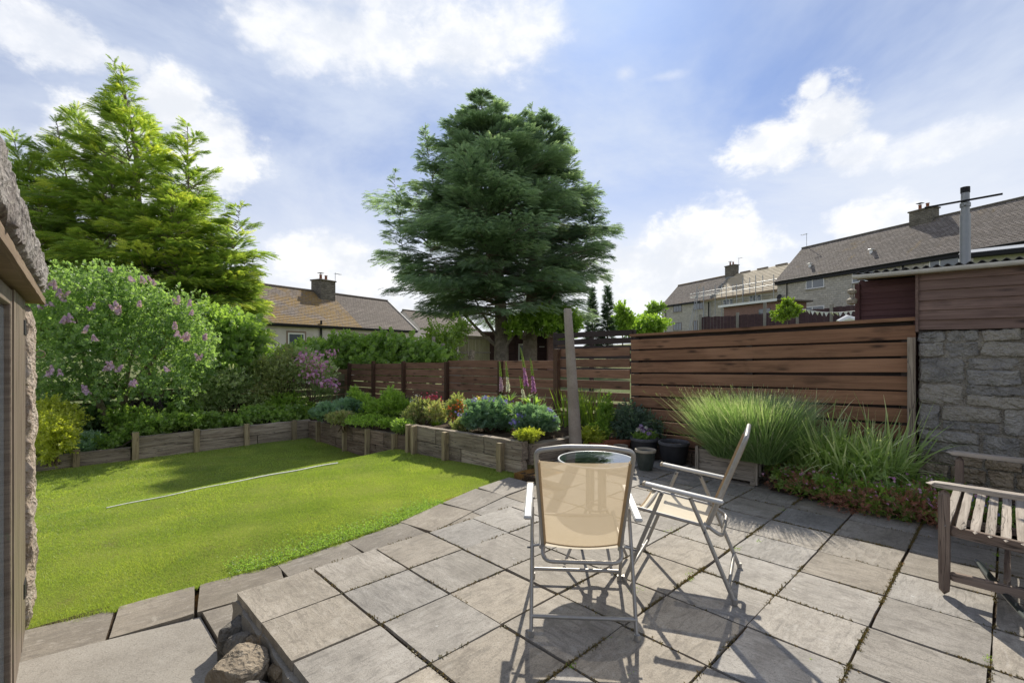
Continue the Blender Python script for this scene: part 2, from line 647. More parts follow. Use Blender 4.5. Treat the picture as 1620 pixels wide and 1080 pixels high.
def m_slab(tt, a=(.28, .252, .215), b=(.385, .348, .30), world=False):
    co = obco(tt)
    big = tt.noise(co, 2.6, 5, .6)
    st = obco(tt, (2.0, 9.0, 1))
    riv = tt.noise(st, 3.0, 6, .62, 1.0)
    gr_ = tt.noise(co, 170, 3, .7)
    gr2 = tt.noise(co, 45, 4, .7)
    rn = tt.n('ShaderNodeObjectInfo').outputs['Random']
    c = tt.mix(tt.rng(big, .3, .7), a, b)
    c = tt.mix(tt.math('MULTIPLY', tt.rng(riv, .5, .66), .55), c, (.16, .145, .125))
    c = tt.mix(tt.math('MULTIPLY', tt.rng(riv, .46, .34), .35), c, (.44, .41, .37))
    c = tt.mix(tt.math('MULTIPLY', tt.rng(gr_, .50, .66), .62), c, (.115, .105, .09))
    gr3 = tt.noise(co, 75, 4, .75)
    c = tt.mix(tt.math('MULTIPLY', tt.rng(gr3, .54, .66), .45), c, (.12, .108, .09))
    c = tt.mix(tt.math('MULTIPLY', tt.rng(gr3, .42, .30), .5), c, (.45, .42, .37))
    c = tt.mix(tt.math('MULTIPLY', tt.rng(gr2, .35, .22), .45), c, (.36, .34, .31))
    v = tt.n('ShaderNodeTexVoronoi', ins={'Vector': co, 'Scale': 7.0, 'Randomness': 1.0})
    liche = tt.math('LESS_THAN', tt.math('ADD', v.outputs['Distance'], tt.math('MULTIPLY', tt.noise(co, 60, 2), .08)), .105)
    liche = tt.math('MULTIPLY', liche, tt.math('GREATER_THAN', tt.n('ShaderNodeSeparateColor', ins={0: v.outputs['Color']}).outputs[0], .72))
    c = tt.mix(tt.math('MULTIPLY', liche, .55), c, (.52, .52, .49))
    st2 = tt.rng(tt.noise(co, 1.1, 3, .5), .55, .72)
    md = tt.noise(co, 10, 7, .68, .4)
    c = tt.mix(tt.math('MULTIPLY', tt.rng(md, .50, .66), .5), c, (.16, .14, .12))
    c = tt.mix(tt.math('MULTIPLY', tt.rng(md, .44, .32), .4), c, (.46, .43, .385))
    c = tt.mix(tt.math('MULTIPLY', st2, .35), c, (.13, .115, .09))
    hv = tt.n('ShaderNodeHueSaturation', ins={'Value': tt.rng(rn, 0, 1, .80, 1.12, False), 'Saturation': tt.rng(tt.math('FRACT', tt.math('MULTIPLY', rn, 7.0)), 0, 1, .7, 1.35, False), 'Color': c})
    h = tt.math('ADD', tt.math('MULTIPLY', riv, .6), tt.math('ADD', tt.math('MULTIPLY', gr_, .16), tt.math('MULTIPLY', gr2, .25)))
    return bsdf(tt, hv.outputs[0], .72, h, .55, .012, spec=.35), None


def wood(a, b, dark, knots=False, sx=.7, rough=.75, vary=.15, fleck=None, gscale=9.0, crack=.0):
    def f(tt):
        co = obco(tt, (sx, 14, 14))
        g1 = tt.noise(co, gscale * .28, 6, .65, .6)
        g2 = tt.noise(obco(tt, (sx * 3, 60, 60)), 2.4, 4, .7)
        blot = tt.noise(obco(tt, (1.4, 5, 5)), 1.4, 5, .65)
        fade = tt.noise(obco(tt, (.8, 2, 2)), .9, 3, .6)
        c = tt.mix(tt.rng(g1, .33, .67), a, b)
        c = tt.mix(tt.math('MULTIPLY', tt.rng(g2, .5, .8), .6), c, dark)
        c = tt.mix(tt.math('MULTIPLY', tt.rng(blot, .52, .75), .5), c, dark)
        c = tt.mix(tt.math('MULTIPLY', tt.rng(fade, .52, .72), .45), c, tuple(min(1, x_ * 1.35 + .02) for x_ in b))
        h = tt.math('ADD', g1, tt.math('MULTIPLY', g2, .5))
        if crack:
            ck = tt.noise(obco(tt, (1.2, 26, 26)), 1.0, 3, .5, .8)
            k = tt.rng(tt.math('ABSOLUTE', tt.math('SUBTRACT', ck, .5)), .018, .0)
            c = tt.mix(tt.math('MULTIPLY', k, crack), c, (.02, .017, .014))
            h = tt.math('SUBTRACT', h, tt.math('MULTIPLY', k, 2.0))
        if knots:
            v = tt.n('ShaderNodeTexVoronoi', ins={'Vector': obco(tt, (3.0, 12, 12)), 'Scale': 1.0, 'Randomness': 1.0})
            kk = tt.rng(tt.math('ADD', v.outputs['Distance'], tt.math('MULTIPLY', g1, .25)), .44, .16)
            pick = tt.math('GREATER_THAN', tt.n('ShaderNodeSeparateColor', ins={0: v.outputs['Color']}).outputs[1], .45)
            c = tt.mix(tt.math('MULTIPLY', tt.math('MULTIPLY', kk, pick), .92), c, dark)
        if fleck:
            fl = tt.rng(tt.noise(obco(tt), 24, 5, .75), .60, .68)
            c = tt.mix(tt.math('MULTIPLY', fl, fleck[1]), c, fleck[0])
        rn = tt.n('ShaderNodeObjectInfo').outputs['Random']
        hv = tt.n('ShaderNodeHueSaturation', ins={'Value': tt.rng(rn, 0, 1, 1 - vary, 1 + vary, False), 'Color': c})
        return bsdf(tt, hv.outputs[0], rough, h, .45, .006, spec=.3), None
    return f


def m_stone(a, b, c3, scale=3.0, lich=.35):
    def f(tt):
        co = obco(tt)
        n1 = tt.noise(co, scale, 6, .62)
        n2 = tt.noise(co, scale * 9, 5, .7)
        n3 = tt.noise(co, scale * 30, 3, .7)
        rn = tt.n('ShaderNodeObjectInfo').outputs['Random']
        c = tt.mix(tt.rng(n1, .35, .65), a, b)
        c = tt.mix(tt.rng(rn, .55, .95, 0, .75), c, c3)
        c = tt.mix(tt.math('MULTIPLY', tt.rng(n2, .55, .68), lich), c, (.50, .48, .42))
        c = tt.mix(tt.math('MULTIPLY', tt.rng(n3, .5, .75), .4), c, (.06, .055, .05))
        hv = tt.n('ShaderNodeHueSaturation', ins={'Value': tt.rng(rn, 0, 1, .82, 1.15, False), 'Color': c})
        wv = tt.n('ShaderNodeVectorMath', operation='ADD', ins={0: co, 1: tt.n('ShaderNodeVectorMath', operation='SCALE', ins={0: tt.noise(co, 6, 3, .6, color=True), 'Scale': .12}).outputs[0]}).outputs[0]
        vo = tt.n('ShaderNodeTexVoronoi', ins={'Vector': wv, 'Scale': scale * 2.6, 'Randomness': 1.0}).outputs['Distance']
        vo2 = tt.n('ShaderNodeTexVoronoi', ins={'Vector': wv, 'Scale': scale * 7.5, 'Randomness': 1.0}).outputs['Distance']
        h = tt.math('ADD', n1, tt.math('ADD', tt.math('MULTIPLY', n2, .5), tt.math('MULTIPLY', n3, .12)))
        h = tt.math('ADD', h, tt.math('ADD', tt.math('MULTIPLY', vo, 1.1), tt.math('MULTIPLY', vo2, .5)))
        return bsdf(tt, hv.outputs[0], .85, h, 1.0, .035, spec=.3), None
    return f


def m_plain(col, rough=.5, metal=0.0, nz=.0, ns=20, spec=.5, bs=.1):
    def f(tt):
        co = obco(tt)
        n1 = tt.noise(co, ns, 4, .6)
        d = tuple(x_ * (1 - nz) for x_ in col)
        c = tt.mix(tt.rng(n1, .3, .7), col, d)
        return bsdf(tt, c, rough, n1, bs, .003, metal, spec), None
    return f


def m_leaf(a, b, trans=.38, rough=.5, tip=None, gloss=.08, tb=1.35):
    """two leaf colours picked per leaf; light passes through the blade"""
    def f(tt):
        at_ = tt.n('ShaderNodeAttribute', attribute_name='var').outputs['Fac']
        c = tt.mix(tt.rng(at_, .1, .85, smooth=False), a, b)
        if tip:
            c = tt.mix(tt.rng(at_, .72, .95), c, tip)
        df = tt.n('ShaderNodeBsdfDiffuse', ins={0: c})
        tcol = tt.mix(1.0, c, (tb, tb * 1.05, tb * .55), 'MULTIPLY')
        tr = tt.n('ShaderNodeBsdfTranslucent', ins={0: tcol})
        gl = tt.n('ShaderNodeBsdfGlossy', ins={0: (.8, .8, .8, 1), 1: rough})
        m1 = tt.n('ShaderNodeMixShader', ins={0: trans, 1: df.outputs[0], 2: tr.outputs[0]})
        m2 = tt.n('ShaderNodeMixShader', ins={0: gloss, 1: m1.outputs[0], 2: gl.outputs[0]})
        return m2.outputs[0], None
    return f


def m_roof(a, b, moss, mossamt, sx=3.4, sz=6.0):
    """slates: colour per slate from a brick pattern in the roof plane (local x along, z up)"""
    def f(tt):
        c0 = tt.n('ShaderNodeTexCoord').outputs['Object']
        sp = tt.n('ShaderNodeSeparateXYZ', ins={0: c0})
        cc = tt.n('ShaderNodeCombineXYZ', ins={0: sp.outputs[0], 1: sp.outputs[2], 2: 0.0})
        br = tt.n('ShaderNodeTexBrick', ins={'Vector': cc.outputs[0], 'Scale': 1.0, 'Mortar Size': .012, 'Brick Width': .30, 'Row Height': .14,
                                             'Color1': (*a, 1), 'Color2': (*b, 1), 'Mortar': (.035, .03, .028, 1), 'Bias': 0.0})
        br.offset = .5
        mn = tt.noise(c0, .55, 5, .65, .3)
        m2 = tt.noise(c0, 7.0, 4, .7)
        k = tt.math('MULTIPLY', tt.rng(mn, .62 - mossamt * .3, .75 - mossamt * .2), tt.rng(m2, .35, .55))
        c = tt.mix(tt.math('MULTIPLY', k, .85), br.outputs[0], moss)
        c = tt.mix(tt.math('MULTIPLY', tt.rng(tt.noise(c0, 1.3, 5, .7), .5, .7), .4), c, (.12, .105, .09))
        h = tt.math('ADD', br.outputs['Fac'], tt.math('MULTIPLY', m2, -.6))
        return bsdf(tt, c, .85, tt.math('MULTIPLY', h, -1.0), .6, .03, spec=.2), None
    return f


def m_masonry(a, b, mortar, w=.42, h_=.2):
    def f(tt):
        c0 = tt.n('ShaderNodeTexCoord').outputs['Object']
        wob = tt.noise(c0, 1.7, 3, .6, color=True)
        cx = tt.n('ShaderNodeVectorMath', operation='ADD', ins={0: c0, 1: tt.n('ShaderNodeVectorMath', operation='SCALE', ins={0: wob, 'Scale': .16}).outputs[0]}).outputs[0]
        sp = tt.n('ShaderNodeSeparateXYZ', ins={0: cx})
        cc = tt.n('ShaderNodeCombineXYZ', ins={0: tt.math('ADD', sp.outputs[0], sp.outputs[1]), 1: sp.outputs[2], 2: 0.0})
        br = tt.n('ShaderNodeTexBrick', ins={'Vector': cc.outputs[0], 'Scale': 1.0, 'Mortar Size': .022, 'Mortar Smooth': .4, 'Brick Width': w, 'Row Height': h_,
                                             'Color1': (*a, 1), 'Color2': (*b, 1), 'Mortar': (*mortar, 1)})
        n1 = tt.noise(c0, 3.5, 5, .7)
        n2 = tt.noise(c0, .6, 4, .6)
        c = tt.mix(tt.math('MULTIPLY', tt.rng(n1, .45, .75), .5), br.outputs[0], tuple(x_ * .55 for x_ in a))
        c = tt.mix(tt.math('MULTIPLY', tt.rng(n2, .5, .7), .35), c, (.36, .33, .26))
        h = tt.math('ADD', tt.math('MULTIPLY', br.outputs['Fac'], -1.0), n1)
        return bsdf(tt, c, .9, h, .7, .04, spec=.2), None
    return f


def m_farground(tt):
    co = tt.n('ShaderNodeTexCoord').outputs['Object']
    n1 = tt.noise(co, .25, 5, .6, .5); n2 = tt.noise(co, 6, 5, .65)
    c = tt.mix(tt.rng(n1, .35, .65), (.10, .13, .045), (.17, .18, .075))
    c = tt.mix(tt.math('MULTIPLY', tt.rng(n2, .5, .7), .5), c, (.08, .10, .035))
    return bsdf(tt, c, .95, n2, .9, .05, spec=.1), None


def m_grassground(tt):
    co = tt.n('ShaderNodeTexCoord').outputs['Object']
    n1 = tt.noise(co, .55, 5, .6, .5)
    n2 = tt.noise(co, 3.2, 5, .65)
    n3 = tt.noise(co, 60, 4, .75)
    c = tt.mix(tt.rng(n1, .35, .65), (.20, .26, .04), (.32, .36, .065))
    c = tt.mix(tt.math('MULTIPLY', tt.rng(n2, .52, .72), .6), c, (.22, .20, .075))
    c = tt.mix(tt.math('MULTIPLY', tt.rng(n3, .45, .75), .5), c, (.17, .20, .03))
    h = tt.math('ADD', n3, tt.math('MULTIPLY', n2, .5))
    return bsdf(tt, c, .95, h, .9, .03, spec=.1), None


def m_soil(tt):
    co = tt.n('ShaderNodeTexCoord').outputs['Object']
    n1 = tt.noise(co, 9, 6, .7); n2 = tt.noise(co, 70, 4, .75)
    c = tt.mix(tt.rng(n1, .35, .65), (.045, .032, .024), (.11, .08, .055))
    c = tt.mix(tt.math('MULTIPLY', tt.rng(n2, .55, .72), .6), c, (.19, .15, .11))
    return bsdf(tt, c, .95, tt.math('ADD', n1, tt.math('MULTIPLY', n2, .5)), 1.0, .03, spec=.1), None


def m_joint(tt):
    co = tt.n('ShaderNodeTexCoord').outputs['Object']
    n1 = tt.noise(co, 1.3, 4, .6); n2 = tt.noise(co, 60, 4, .75); n3 = tt.noise(co, 5, 4, .7)
    c = tt.mix(tt.rng(n2, .35, .65), (.028, .02, .014), (.10, .07, .045))
    c = tt.mix(tt.math('MULTIPLY', tt.rng(n1, .52, .60), tt.rng(n3, .42, .52)), c, (.27, .145, .045))
    c = tt.mix(tt.math('MULTIPLY', tt.rng(n1, .44, .36), tt.rng(n3, .50, .60)), c, (.14, .15, .03))
    return bsdf(tt, c, .95, n2, 1.0, .02, spec=.1), None


def m_concrete(tt, a=(.27, .245, .212), b=(.36, .332, .292)):
    co = tt.n('ShaderNodeTexCoord').outputs['Object']
    n1 = tt.noise(co, 1.8, 6, .65); n2 = tt.noise(co, 120, 3, .8); n3 = tt.noise(co, 28, 4, .7)
    c = tt.mix(tt.rng(n1, .35, .65), a, b)
    c = tt.mix(tt.math('MULTIPLY', tt.rng(n2, .5, .7), .6), c, (.12, .11, .10))
    c = tt.mix(tt.math('MULTIPLY', tt.rng(n2, .45, .3), .5), c, (.42, .40, .37))
    c = tt.mix(tt.math('MULTIPLY', tt.rng(n3, .58, .7), .3), c, (.13, .12, .10))
    return bsdf(tt, c, .85, tt.math('ADD', n2, tt.math('MULTIPLY', n3, .7)), .5, .008, spec=.25), None


def m_render(tt):
    co = tt.n('ShaderNodeTexCoord').outputs['Object']
    n1 = tt.noise(co, .8, 5, .6); n2 = tt.noise(co, 25, 4, .7)
    c = tt.mix(tt.rng(n1, .35, .65), (.56, .51, .475), (.66, .61, .575))
    return bsdf(tt, c, .9, n2, .4, .02, spec=.2), None


def m_mesh_fabric(tt):
    """coated sling cloth: a plain weave whose holes let a share of the light and view straight through"""
    co = tt.n('ShaderNodeTexCoord').outputs['Object']
    n2 = tt.noise(co, 9, 3, .6)
    c = tt.mix(n2, (.51, .41, .28), (.58, .475, .335))
    df = tt.n('ShaderNodeBsdfDiffuse', ins={0: c})
    tr = tt.n('ShaderNodeBsdfTranslucent', ins={0: c})
    m1 = tt.n('ShaderNodeMixShader', ins={0: .42, 1: df.outputs[0], 2: tr.outputs[0]})
    tp = tt.n('ShaderNodeBsdfTransparent', ins={0: (1, .97, .92, 1)})
    sx = tt.n('ShaderNodeTexWave', ins={'Vector': co, 'Scale': 130.0, 'Distortion': 0.0})
    sx.bands_direction = 'X'
    sy = tt.n('ShaderNodeTexWave', ins={'Vector': co, 'Scale': 130.0, 'Distortion': 0.0})
    sy.bands_direction = 'Z'
    hole = tt.math('MULTIPLY', tt.rng(sx.outputs['Fac'], .35, .75), tt.rng(sy.outputs['Fac'], .35, .75))
    m2 = tt.n('ShaderNodeMixShader', ins={0: tt.math('MULTIPLY', hole, .95), 1: m1.outputs[0], 2: tp.outputs[0]})
    return m2.outputs[0], None


def m_glass_tint(tt):
    tp = tt.n('ShaderNodeBsdfTransparent', ins={0: (.80, .86, .84, 1)})
    gl = tt.n('ShaderNodeBsdfGlossy', ins={0: (.95, .97, 1, 1), 1: .02})
    fr = tt.n('ShaderNodeLayerWeight', ins={0: .55})
    m_ = tt.n('ShaderNodeMixShader', ins={0: tt.rng(fr.outputs['Fresnel'], 0, 1, .12, .95, False), 1: tp.outputs[0], 2: gl.outputs[0]})
    return m_.outputs[0], None


def m_window(tt):
    co = obco(tt)
    n1 = tt.noise(co, 1.5, 3)
    c = tt.mix(n1, (.05, .065, .085), (.14, .17, .20))
    return bsdf(tt, c, .06, spec=.9), None


mat('slab', m_slab)
mat('slab_old', lambda tt: m_slab(tt, (.21, .185, .155), (.30, .268, .226)))
mat('concrete', m_concrete)
mat('concrete_post', lambda tt: m_concrete(tt, (.27, .225, .18), (.38, .33, .275)))
mat('grass_ground', m_grassground)
mat('far_ground', m_farground)
mat('soil', m_soil)
mat('joint', m_joint)
mat('sleeper', wood((.20, .155, .115), (.38, .32, .25), (.07, .048, .032), sx=.6, vary=.22, fleck=((.42, .40, .36), .3), crack=.9))
mat('sleeper_dark', wood((.13, .085, .058), (.28, .21, .155), (.02, .015, .012), sx=.6, vary=.2, crack=.9))
mat('post_wood', wood((.26, .20, .115), (.36, .29, .18), (.12, .085, .05), sx=.6, crack=.6))
mat('fence_wood', wood((.19, .098, .058), (.285, .155, .095), (.05, .028, .018), knots=True, sx=.5, vary=.22))
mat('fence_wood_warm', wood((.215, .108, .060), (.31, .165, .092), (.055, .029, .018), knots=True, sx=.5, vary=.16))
mat('fence_post', wood((.075, .038, .022), (.12, .065, .036), (.02, .012, .009), sx=.5, vary=.25))
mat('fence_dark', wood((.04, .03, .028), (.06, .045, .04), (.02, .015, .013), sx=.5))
mat('clad', wood((.135, .086, .07), (.21, .14, .115), (.028, .02, .018), knots=True, sx=.5, vary=.2))
mat('maroon', wood((.085, .038, .040), (.105, .050, .050), (.05, .022, .024), sx=.5, vary=.07))
mat('shed_brown', wood((.075, .042, .048), (.10, .058, .062), (.03, .018, .02), sx=.5, vary=.08))
mat('mossy', wood((.10, .11, .045), (.16, .15, .07), (.05, .045, .025), sx=.5, vary=.2))
mat('pale_fence', wood((.30, .27, .15), (.38, .34, .21), (.18, .16, .09), sx=.5, vary=.12))
mat('teak', wood((.28, .24, .20), (.44, .39, .335), (.12, .095, .08), sx=.7, vary=.14, crack=.7))
mat('teak_dark', wood((.16, .115, .09), (.25, .195, .155), (.07, .05, .04), sx=.7, vary=.12, crack=.7))
mat('crate', wood((.26, .225, .18), (.36, .315, .26), (.11, .09, .07), sx=.7, vary=.14, crack=.5))
mat('soffit', wood((.18, .125, .08), (.25, .185, .125), (.08, .05, .03), sx=.4))
mat('door_old', wood((.15, .115, .09), (.24, .195, .155), (.05, .045, .035), sx=.4, rough=.5, fleck=((.12, .17, .09), .5)))
mat('rubble', m_stone((.24, .23, .22), (.38, .36, .33), (.34, .305, .25), 5.5))
mat('rubble_brown', m_stone((.28, .215, .145), (.40, .32, .225), (.20, .18, .155), 5.5))
mat('wall_mortar', m_stone((.24, .215, .18), (.34, .31, .26), (.30, .27, .22), 9.0, .5))
mat('rock', m_stone((.18, .165, .145), (.29, .265, .23), (.27, .20, .12), 5.0, .3))
mat('mortar', m_concrete)
mat('jamb', m_stone((.42, .33, .26), (.56, .48, .41), (.30, .22, .17), 6.0, .8))
mat('lichen_roof', m_stone((.24, .21, .20), (.42, .39, .37), (.16, .12, .12), 5.0, .9))
mat('alu', m_plain((.36, .345, .325), .42, .55, .12, 30, .5))
mat('alu_white', m_plain((.50, .495, .48), .5, .25, .12, 22))
mat('fabric', m_mesh_fabric)
mat('fabric_seat', lambda tt: (tt.n('ShaderNodeMixShader', ins={0: .12, 1: bsdf(tt, (.62, .55, .42), .75, tt.noise(obco(tt), 260, 2), .3, .002), 2: tt.n('ShaderNodeBsdfTransparent').outputs[0]}).outputs[0], None))
mat('hem', m_plain((.38, .26, .14), .8, 0, .15, 60))
mat('table_glass', m_glass_tint)
mat('rim_white', m_plain((.75, .75, .73), .35))
mat('roof_moss', m_roof((.215, .175, .150), (.30, .25, .215), (.30, .185, .045), .8))
mat('roof_grey', m_roof((.17, .14, .12), (.22, .185, .16), (.20, .16, .08), .0))
mat('roof_terrace', m_roof((.17, .145, .125), (.26, .225, .20), (.24, .16, .05), .12))
mat('roof_bare', wood((.40, .33, .22), (.50, .42, .30), (.25, .20, .13), sx=.5))
mat('house_stone', m_masonry((.42, .395, .34), (.55, .52, .45), (.36, .34, .31)))
mat('chimney_stone', m_masonry((.14, .125, .10), (.23, .205, .165), (.12, .11, .10), .3, .14))
mat('render', m_render)
mat('pvc', m_plain((.78, .78, .76), .35))
mat('brown_frame', m_plain((.07, .04, .03), .5))
mat('window_glass', m_window)
mat('surround', m_plain((.30, .22, .17), .8, 0, .2))
mat('gutter_dark', m_plain((.018, .018, .02), .65, 0, 0, 20, .25))
mat('gutter_white', m_plain((.62, .60, .57), .45, 0, .15, 6))
mat('steel', m_plain((.30, .31, .32), .5, .6, .1, 8))
mat('zinc', m_plain((.38, .40, .42), .5, .3, .2, 8))
mat('corrugated', m_plain((.09, .09, .095), .8, 0, .4, 14, .3, .5))
mat('black_plastic', m_plain((.028, .028, .032), .55, 0, .3, 25, .4))
mat('rim_plastic', m_plain((.10, .10, .11), .6, 0, .3, 25, .4))
mat('glazed', m_plain((.062, .075, .062), .3, 0, .5, 12, .6))
mat('rim_clay', m_plain((.42, .36, .27), .7, 0, .2, 20))
mat('terracotta', m_plain((.34, .13, .07), .75, 0, .35, 15, .3, .3))
mat('pink_brick', m_plain((.26, .15, .125), .8, 0, .25, 9))
mat('dark_green_steel', m_plain((.02, .032, .034), .35, .2, .2, 20))
mat('white_edging', m_plain((.62, .62, .58), .7, 0, .25, 30))
mat('bark', m_stone((.21, .17, .13), (.36, .30, .235), (.27, .20, .14), 6.0, .2))
mat('bark_pale', m_stone((.25, .20, .13), (.36, .30, .20), (.30, .22, .14), 6.0, .15))
mat('stem_green', m_plain((.10, .14, .05), .7, 0, .3))
mat('stem_brown', m_plain((.13, .085, .05), .8, 0, .3))
mat('cut_wood', m_plain((.42, .24, .12), .8, 0, .2))
mat('teal_sheet', m_plain((.06, .22, .24), .6))
mat('cream', m_plain((.60, .58, .54), .7, 0, .1))
mat('moss', m_leaf((.10, .09, .02), (.20, .13, .03), .2))
mat('moss_green', m_leaf((.09, .14, .02), (.20, .26, .04), .3))
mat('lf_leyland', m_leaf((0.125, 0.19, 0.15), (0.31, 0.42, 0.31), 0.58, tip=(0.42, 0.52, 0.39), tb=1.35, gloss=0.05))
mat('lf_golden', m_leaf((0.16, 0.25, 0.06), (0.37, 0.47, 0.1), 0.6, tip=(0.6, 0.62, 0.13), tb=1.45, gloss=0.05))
mat('lf_lilac', m_leaf((0.14, 0.23, 0.085), (0.3, 0.43, 0.16), 0.56, tb=1.6, gloss=0.05))
mat('lf_mid', m_leaf((0.14, 0.23, 0.055), (0.31, 0.44, 0.105), 0.56, tb=1.6, gloss=0.05))
mat('lf_bright', m_leaf((0.17, 0.28, 0.04), (0.34, 0.48, 0.08), 0.55, tb=1.6, gloss=0.05))
mat('lf_gold', m_leaf((0.24, 0.29, 0.03), (0.5, 0.52, 0.07), 0.55, tb=1.6, gloss=0.05))
mat('lf_dark', m_leaf((0.08, 0.14, 0.055), (0.17, 0.27, 0.1), 0.5, tb=1.6, gloss=0.05))
mat('lf_blue', m_leaf((0.13, 0.23, 0.145), (0.26, 0.4, 0.26), 0.45, tb=1.6, gloss=0.05))
mat('lf_varieg', m_leaf((0.19, 0.28, 0.1), (0.44, 0.51, 0.25), 0.5, tip=(0.74, 0.76, 0.56), tb=1.6, gloss=0.05))
mat('lf_bronze', m_leaf((0.18, 0.21, 0.075), (0.38, 0.42, 0.17), 0.52, tip=(0.44, 0.32, 0.22), tb=1.6, gloss=0.05))
mat('lf_purple', m_leaf((.035, .022, .03), (.10, .07, .085), .25, tip=(.22, .17, .2)))
mat('lf_red', m_leaf((.30, .11, .08), (.50, .24, .17), .45))
mat('lf_lime', m_leaf((.14, .24, .02), (.30, .42, .04), .45))
mat('lf_ribbon', m_leaf((0.2, 0.31, 0.07), (0.46, 0.58, 0.24), 0.46, tip=(0.8, 0.82, 0.55), tb=1.5, gloss=0.05))
mat('lf_lavender', m_leaf((0.12, 0.21, 0.08), (0.3, 0.43, 0.17), 0.48, tip=(0.52, 0.52, 0.42), tb=1.45, gloss=0.05))
mat('lf_grass', m_leaf((0.19, 0.265, 0.06), (0.38, 0.47, 0.085), 0.52, tip=(0.46, 0.50, 0.12), tb=1.5, gloss=0.05))
mat('lf_hosta', m_leaf((.07, .14, .07), (.20, .28, .14), .3, tip=(.58, .6, .42)))
mat('lf_conif', m_leaf((.055, .105, .07), (.12, .195, .12), .42))
mat('lf_fern', m_leaf((0.11, 0.2, 0.05), (0.24, 0.36, 0.09), 0.55, tb=1.6, gloss=0.05))
for nm, a_, b_ in [('fl_lilac', (.40, .24, .42), (.68, .50, .66)), ('fl_pink', (.52, .16, .42), (.78, .45, .66)), ('fl_magenta', (.38, .11, .42), (.60, .30, .60)),
                   ('fl_crimson', (.45, .015, .08), (.60, .05, .14)), ('fl_orange', (.55, .07, .01), (.65, .16, .02)), ('fl_yellow', (.75, .50, .01), (.85, .65, .04)),
                   ('fl_blue', (.16, .13, .55), (.30, .25, .70)), ('fl_white', (.72, .70, .66), (.80, .78, .72)), ('fl_violet', (.12, .03, .24), (.55, .42, .66))]:
    mat(nm, m_leaf(a_, b_, .35))
M = MATS

T_LEAF = t_leaf()
CL6 = t_cluster(7, .30, 1.15, 1)
CL5W = t_cluster(5, .42, 1.3, 2)
CLN = t_cluster(7, .14, .9, 4, stem=.6)
FROND = t_frond()
FROND2 = t_frond(6, .07, .5, .35)


def t_palmate():
    V, T, a = [], [], []
    for k in range(5):
        th = R(-110 + 55 * k)
        d = (math.sin(th), math.cos(th))
        n_ = (math.cos(th), -math.sin(th))
        b = len(V)
        V += [(0, 0, 0), (d[0] * .6 - n_[0] * .22, d[1] * .6 - n_[1] * .22, .05), (d[0], d[1], -.06), (d[0] * .6 + n_[0] * .22, d[1] * .6 + n_[1] * .22, .05)]
        T += [(b, b + 1, b + 2), (b, b + 2, b + 3)]
        a += [-.05, .02, .1, .02]
    return np.array(V, float), np.array(T), np.array(a)


PALM = t_palmate()


def t_flower(k=5):
    V, T, a = [], [], []
    for i in range(k):
        th = 2 * math.pi * i / k
        d = (math.sin(th), math.cos(th)); n_ = (math.cos(th), -math.sin(th))
        b = len(V)
        V += [(0, 0, 0), (d[0] * .7 - n_[0] * .4, d[1] * .7 - n_[1] * .4, .15), (d[0], d[1], .1), (d[0] * .7 + n_[0] * .4, d[1] * .7 + n_[1] * .4, .15)]
        T += [(b, b + 1, b + 2), (b, b + 2, b + 3)]
        a += [-.2, .1, .2, .1]
    V = np.array(V, float)
    V = V[:, [0, 2, 1]] * np.array([1, 1, 1.])      # faces its own +y
    return V, np.array(T), np.array(a)


FLOWER = t_flower()
# ------------------------------------------------------------------ ground, lawn, paving
def sstep(a, b, x_):
    t_ = min(1, max(0, (x_ - a) / (b - a)))
    return t_ * t_ * (3 - 2 * t_)


def land_z(u, v):
    if -3.2 < u < 6.16 and -6 < v < 13.2:
        return -0.95
    z_ = .3 - .06 * (min(60, max(-10, v)) - 2) * (1 if v > 2 else .3)
    z_ += .075 * min(60, max(0, u - 6.2))
    return z_


def grid(us, vs, zf, m_):
    V = [(u, v, zf(u, v)) for v in vs for u in us]
    n = len(us)
    T = [(j * n + i, j * n + i + 1, (j + 1) * n + i + 1, (j + 1) * n + i) for j in range(len(vs) - 1) for i in range(n - 1)]
    return np_mesh(V, T, m_, smooth=False)


us = [-900, -300, -120, -60, -30, -15, -8, -5, -3.21, -3.19, -2, 0, 2, 4, 6.155, 6.165] + [7 + k * 1.5 for k in range(12)] + [27, 32, 38, 45, 55, 67, 90, 200, 900]
vs = [-900, -300, -100, -50, -20, -12, -6.01, -5.99, -3, 0, 3, 6, 9, 12, 13.195, 13.205] + [15 + k * 2 for k in range(10)] + [38, 45, 55, 62, 100, 300, 900]
struct('ground', grid(us, vs, land_z, M['far_ground']))


def edge_v(u):                         # where the lawn stops at the slabs
    P = [(-4, 4.45), (-.2, 4.3), (.3, 4.2), (.75, 4.11), (1.3, 3.98), (1.85, 3.96), (2.35, 3.96), (3, 4.09), (3.6, 4.17), (4.3, 4.15)]
    for (a, b), (c_, d) in zip(P, P[1:]):
        if a <= u <= c_:
            return b + (d - b) * (u - a) / (c_ - a)
    return 4.15


def lawn_z(u, v):
    zn = -.285 + .055 * (u - .3)
    t_ = min(1, max(0, (v - 4) / 3))
    z_ = zn * (1 - t_) + (-.335 + .036 * u) * t_
    z_ = z_ + (-.5 - z_) * sstep(6.95, 8.1, v)
    return z_ + .012 * math.sin(u * 2.1 + v) * math.sin(v * 1.7) - .008


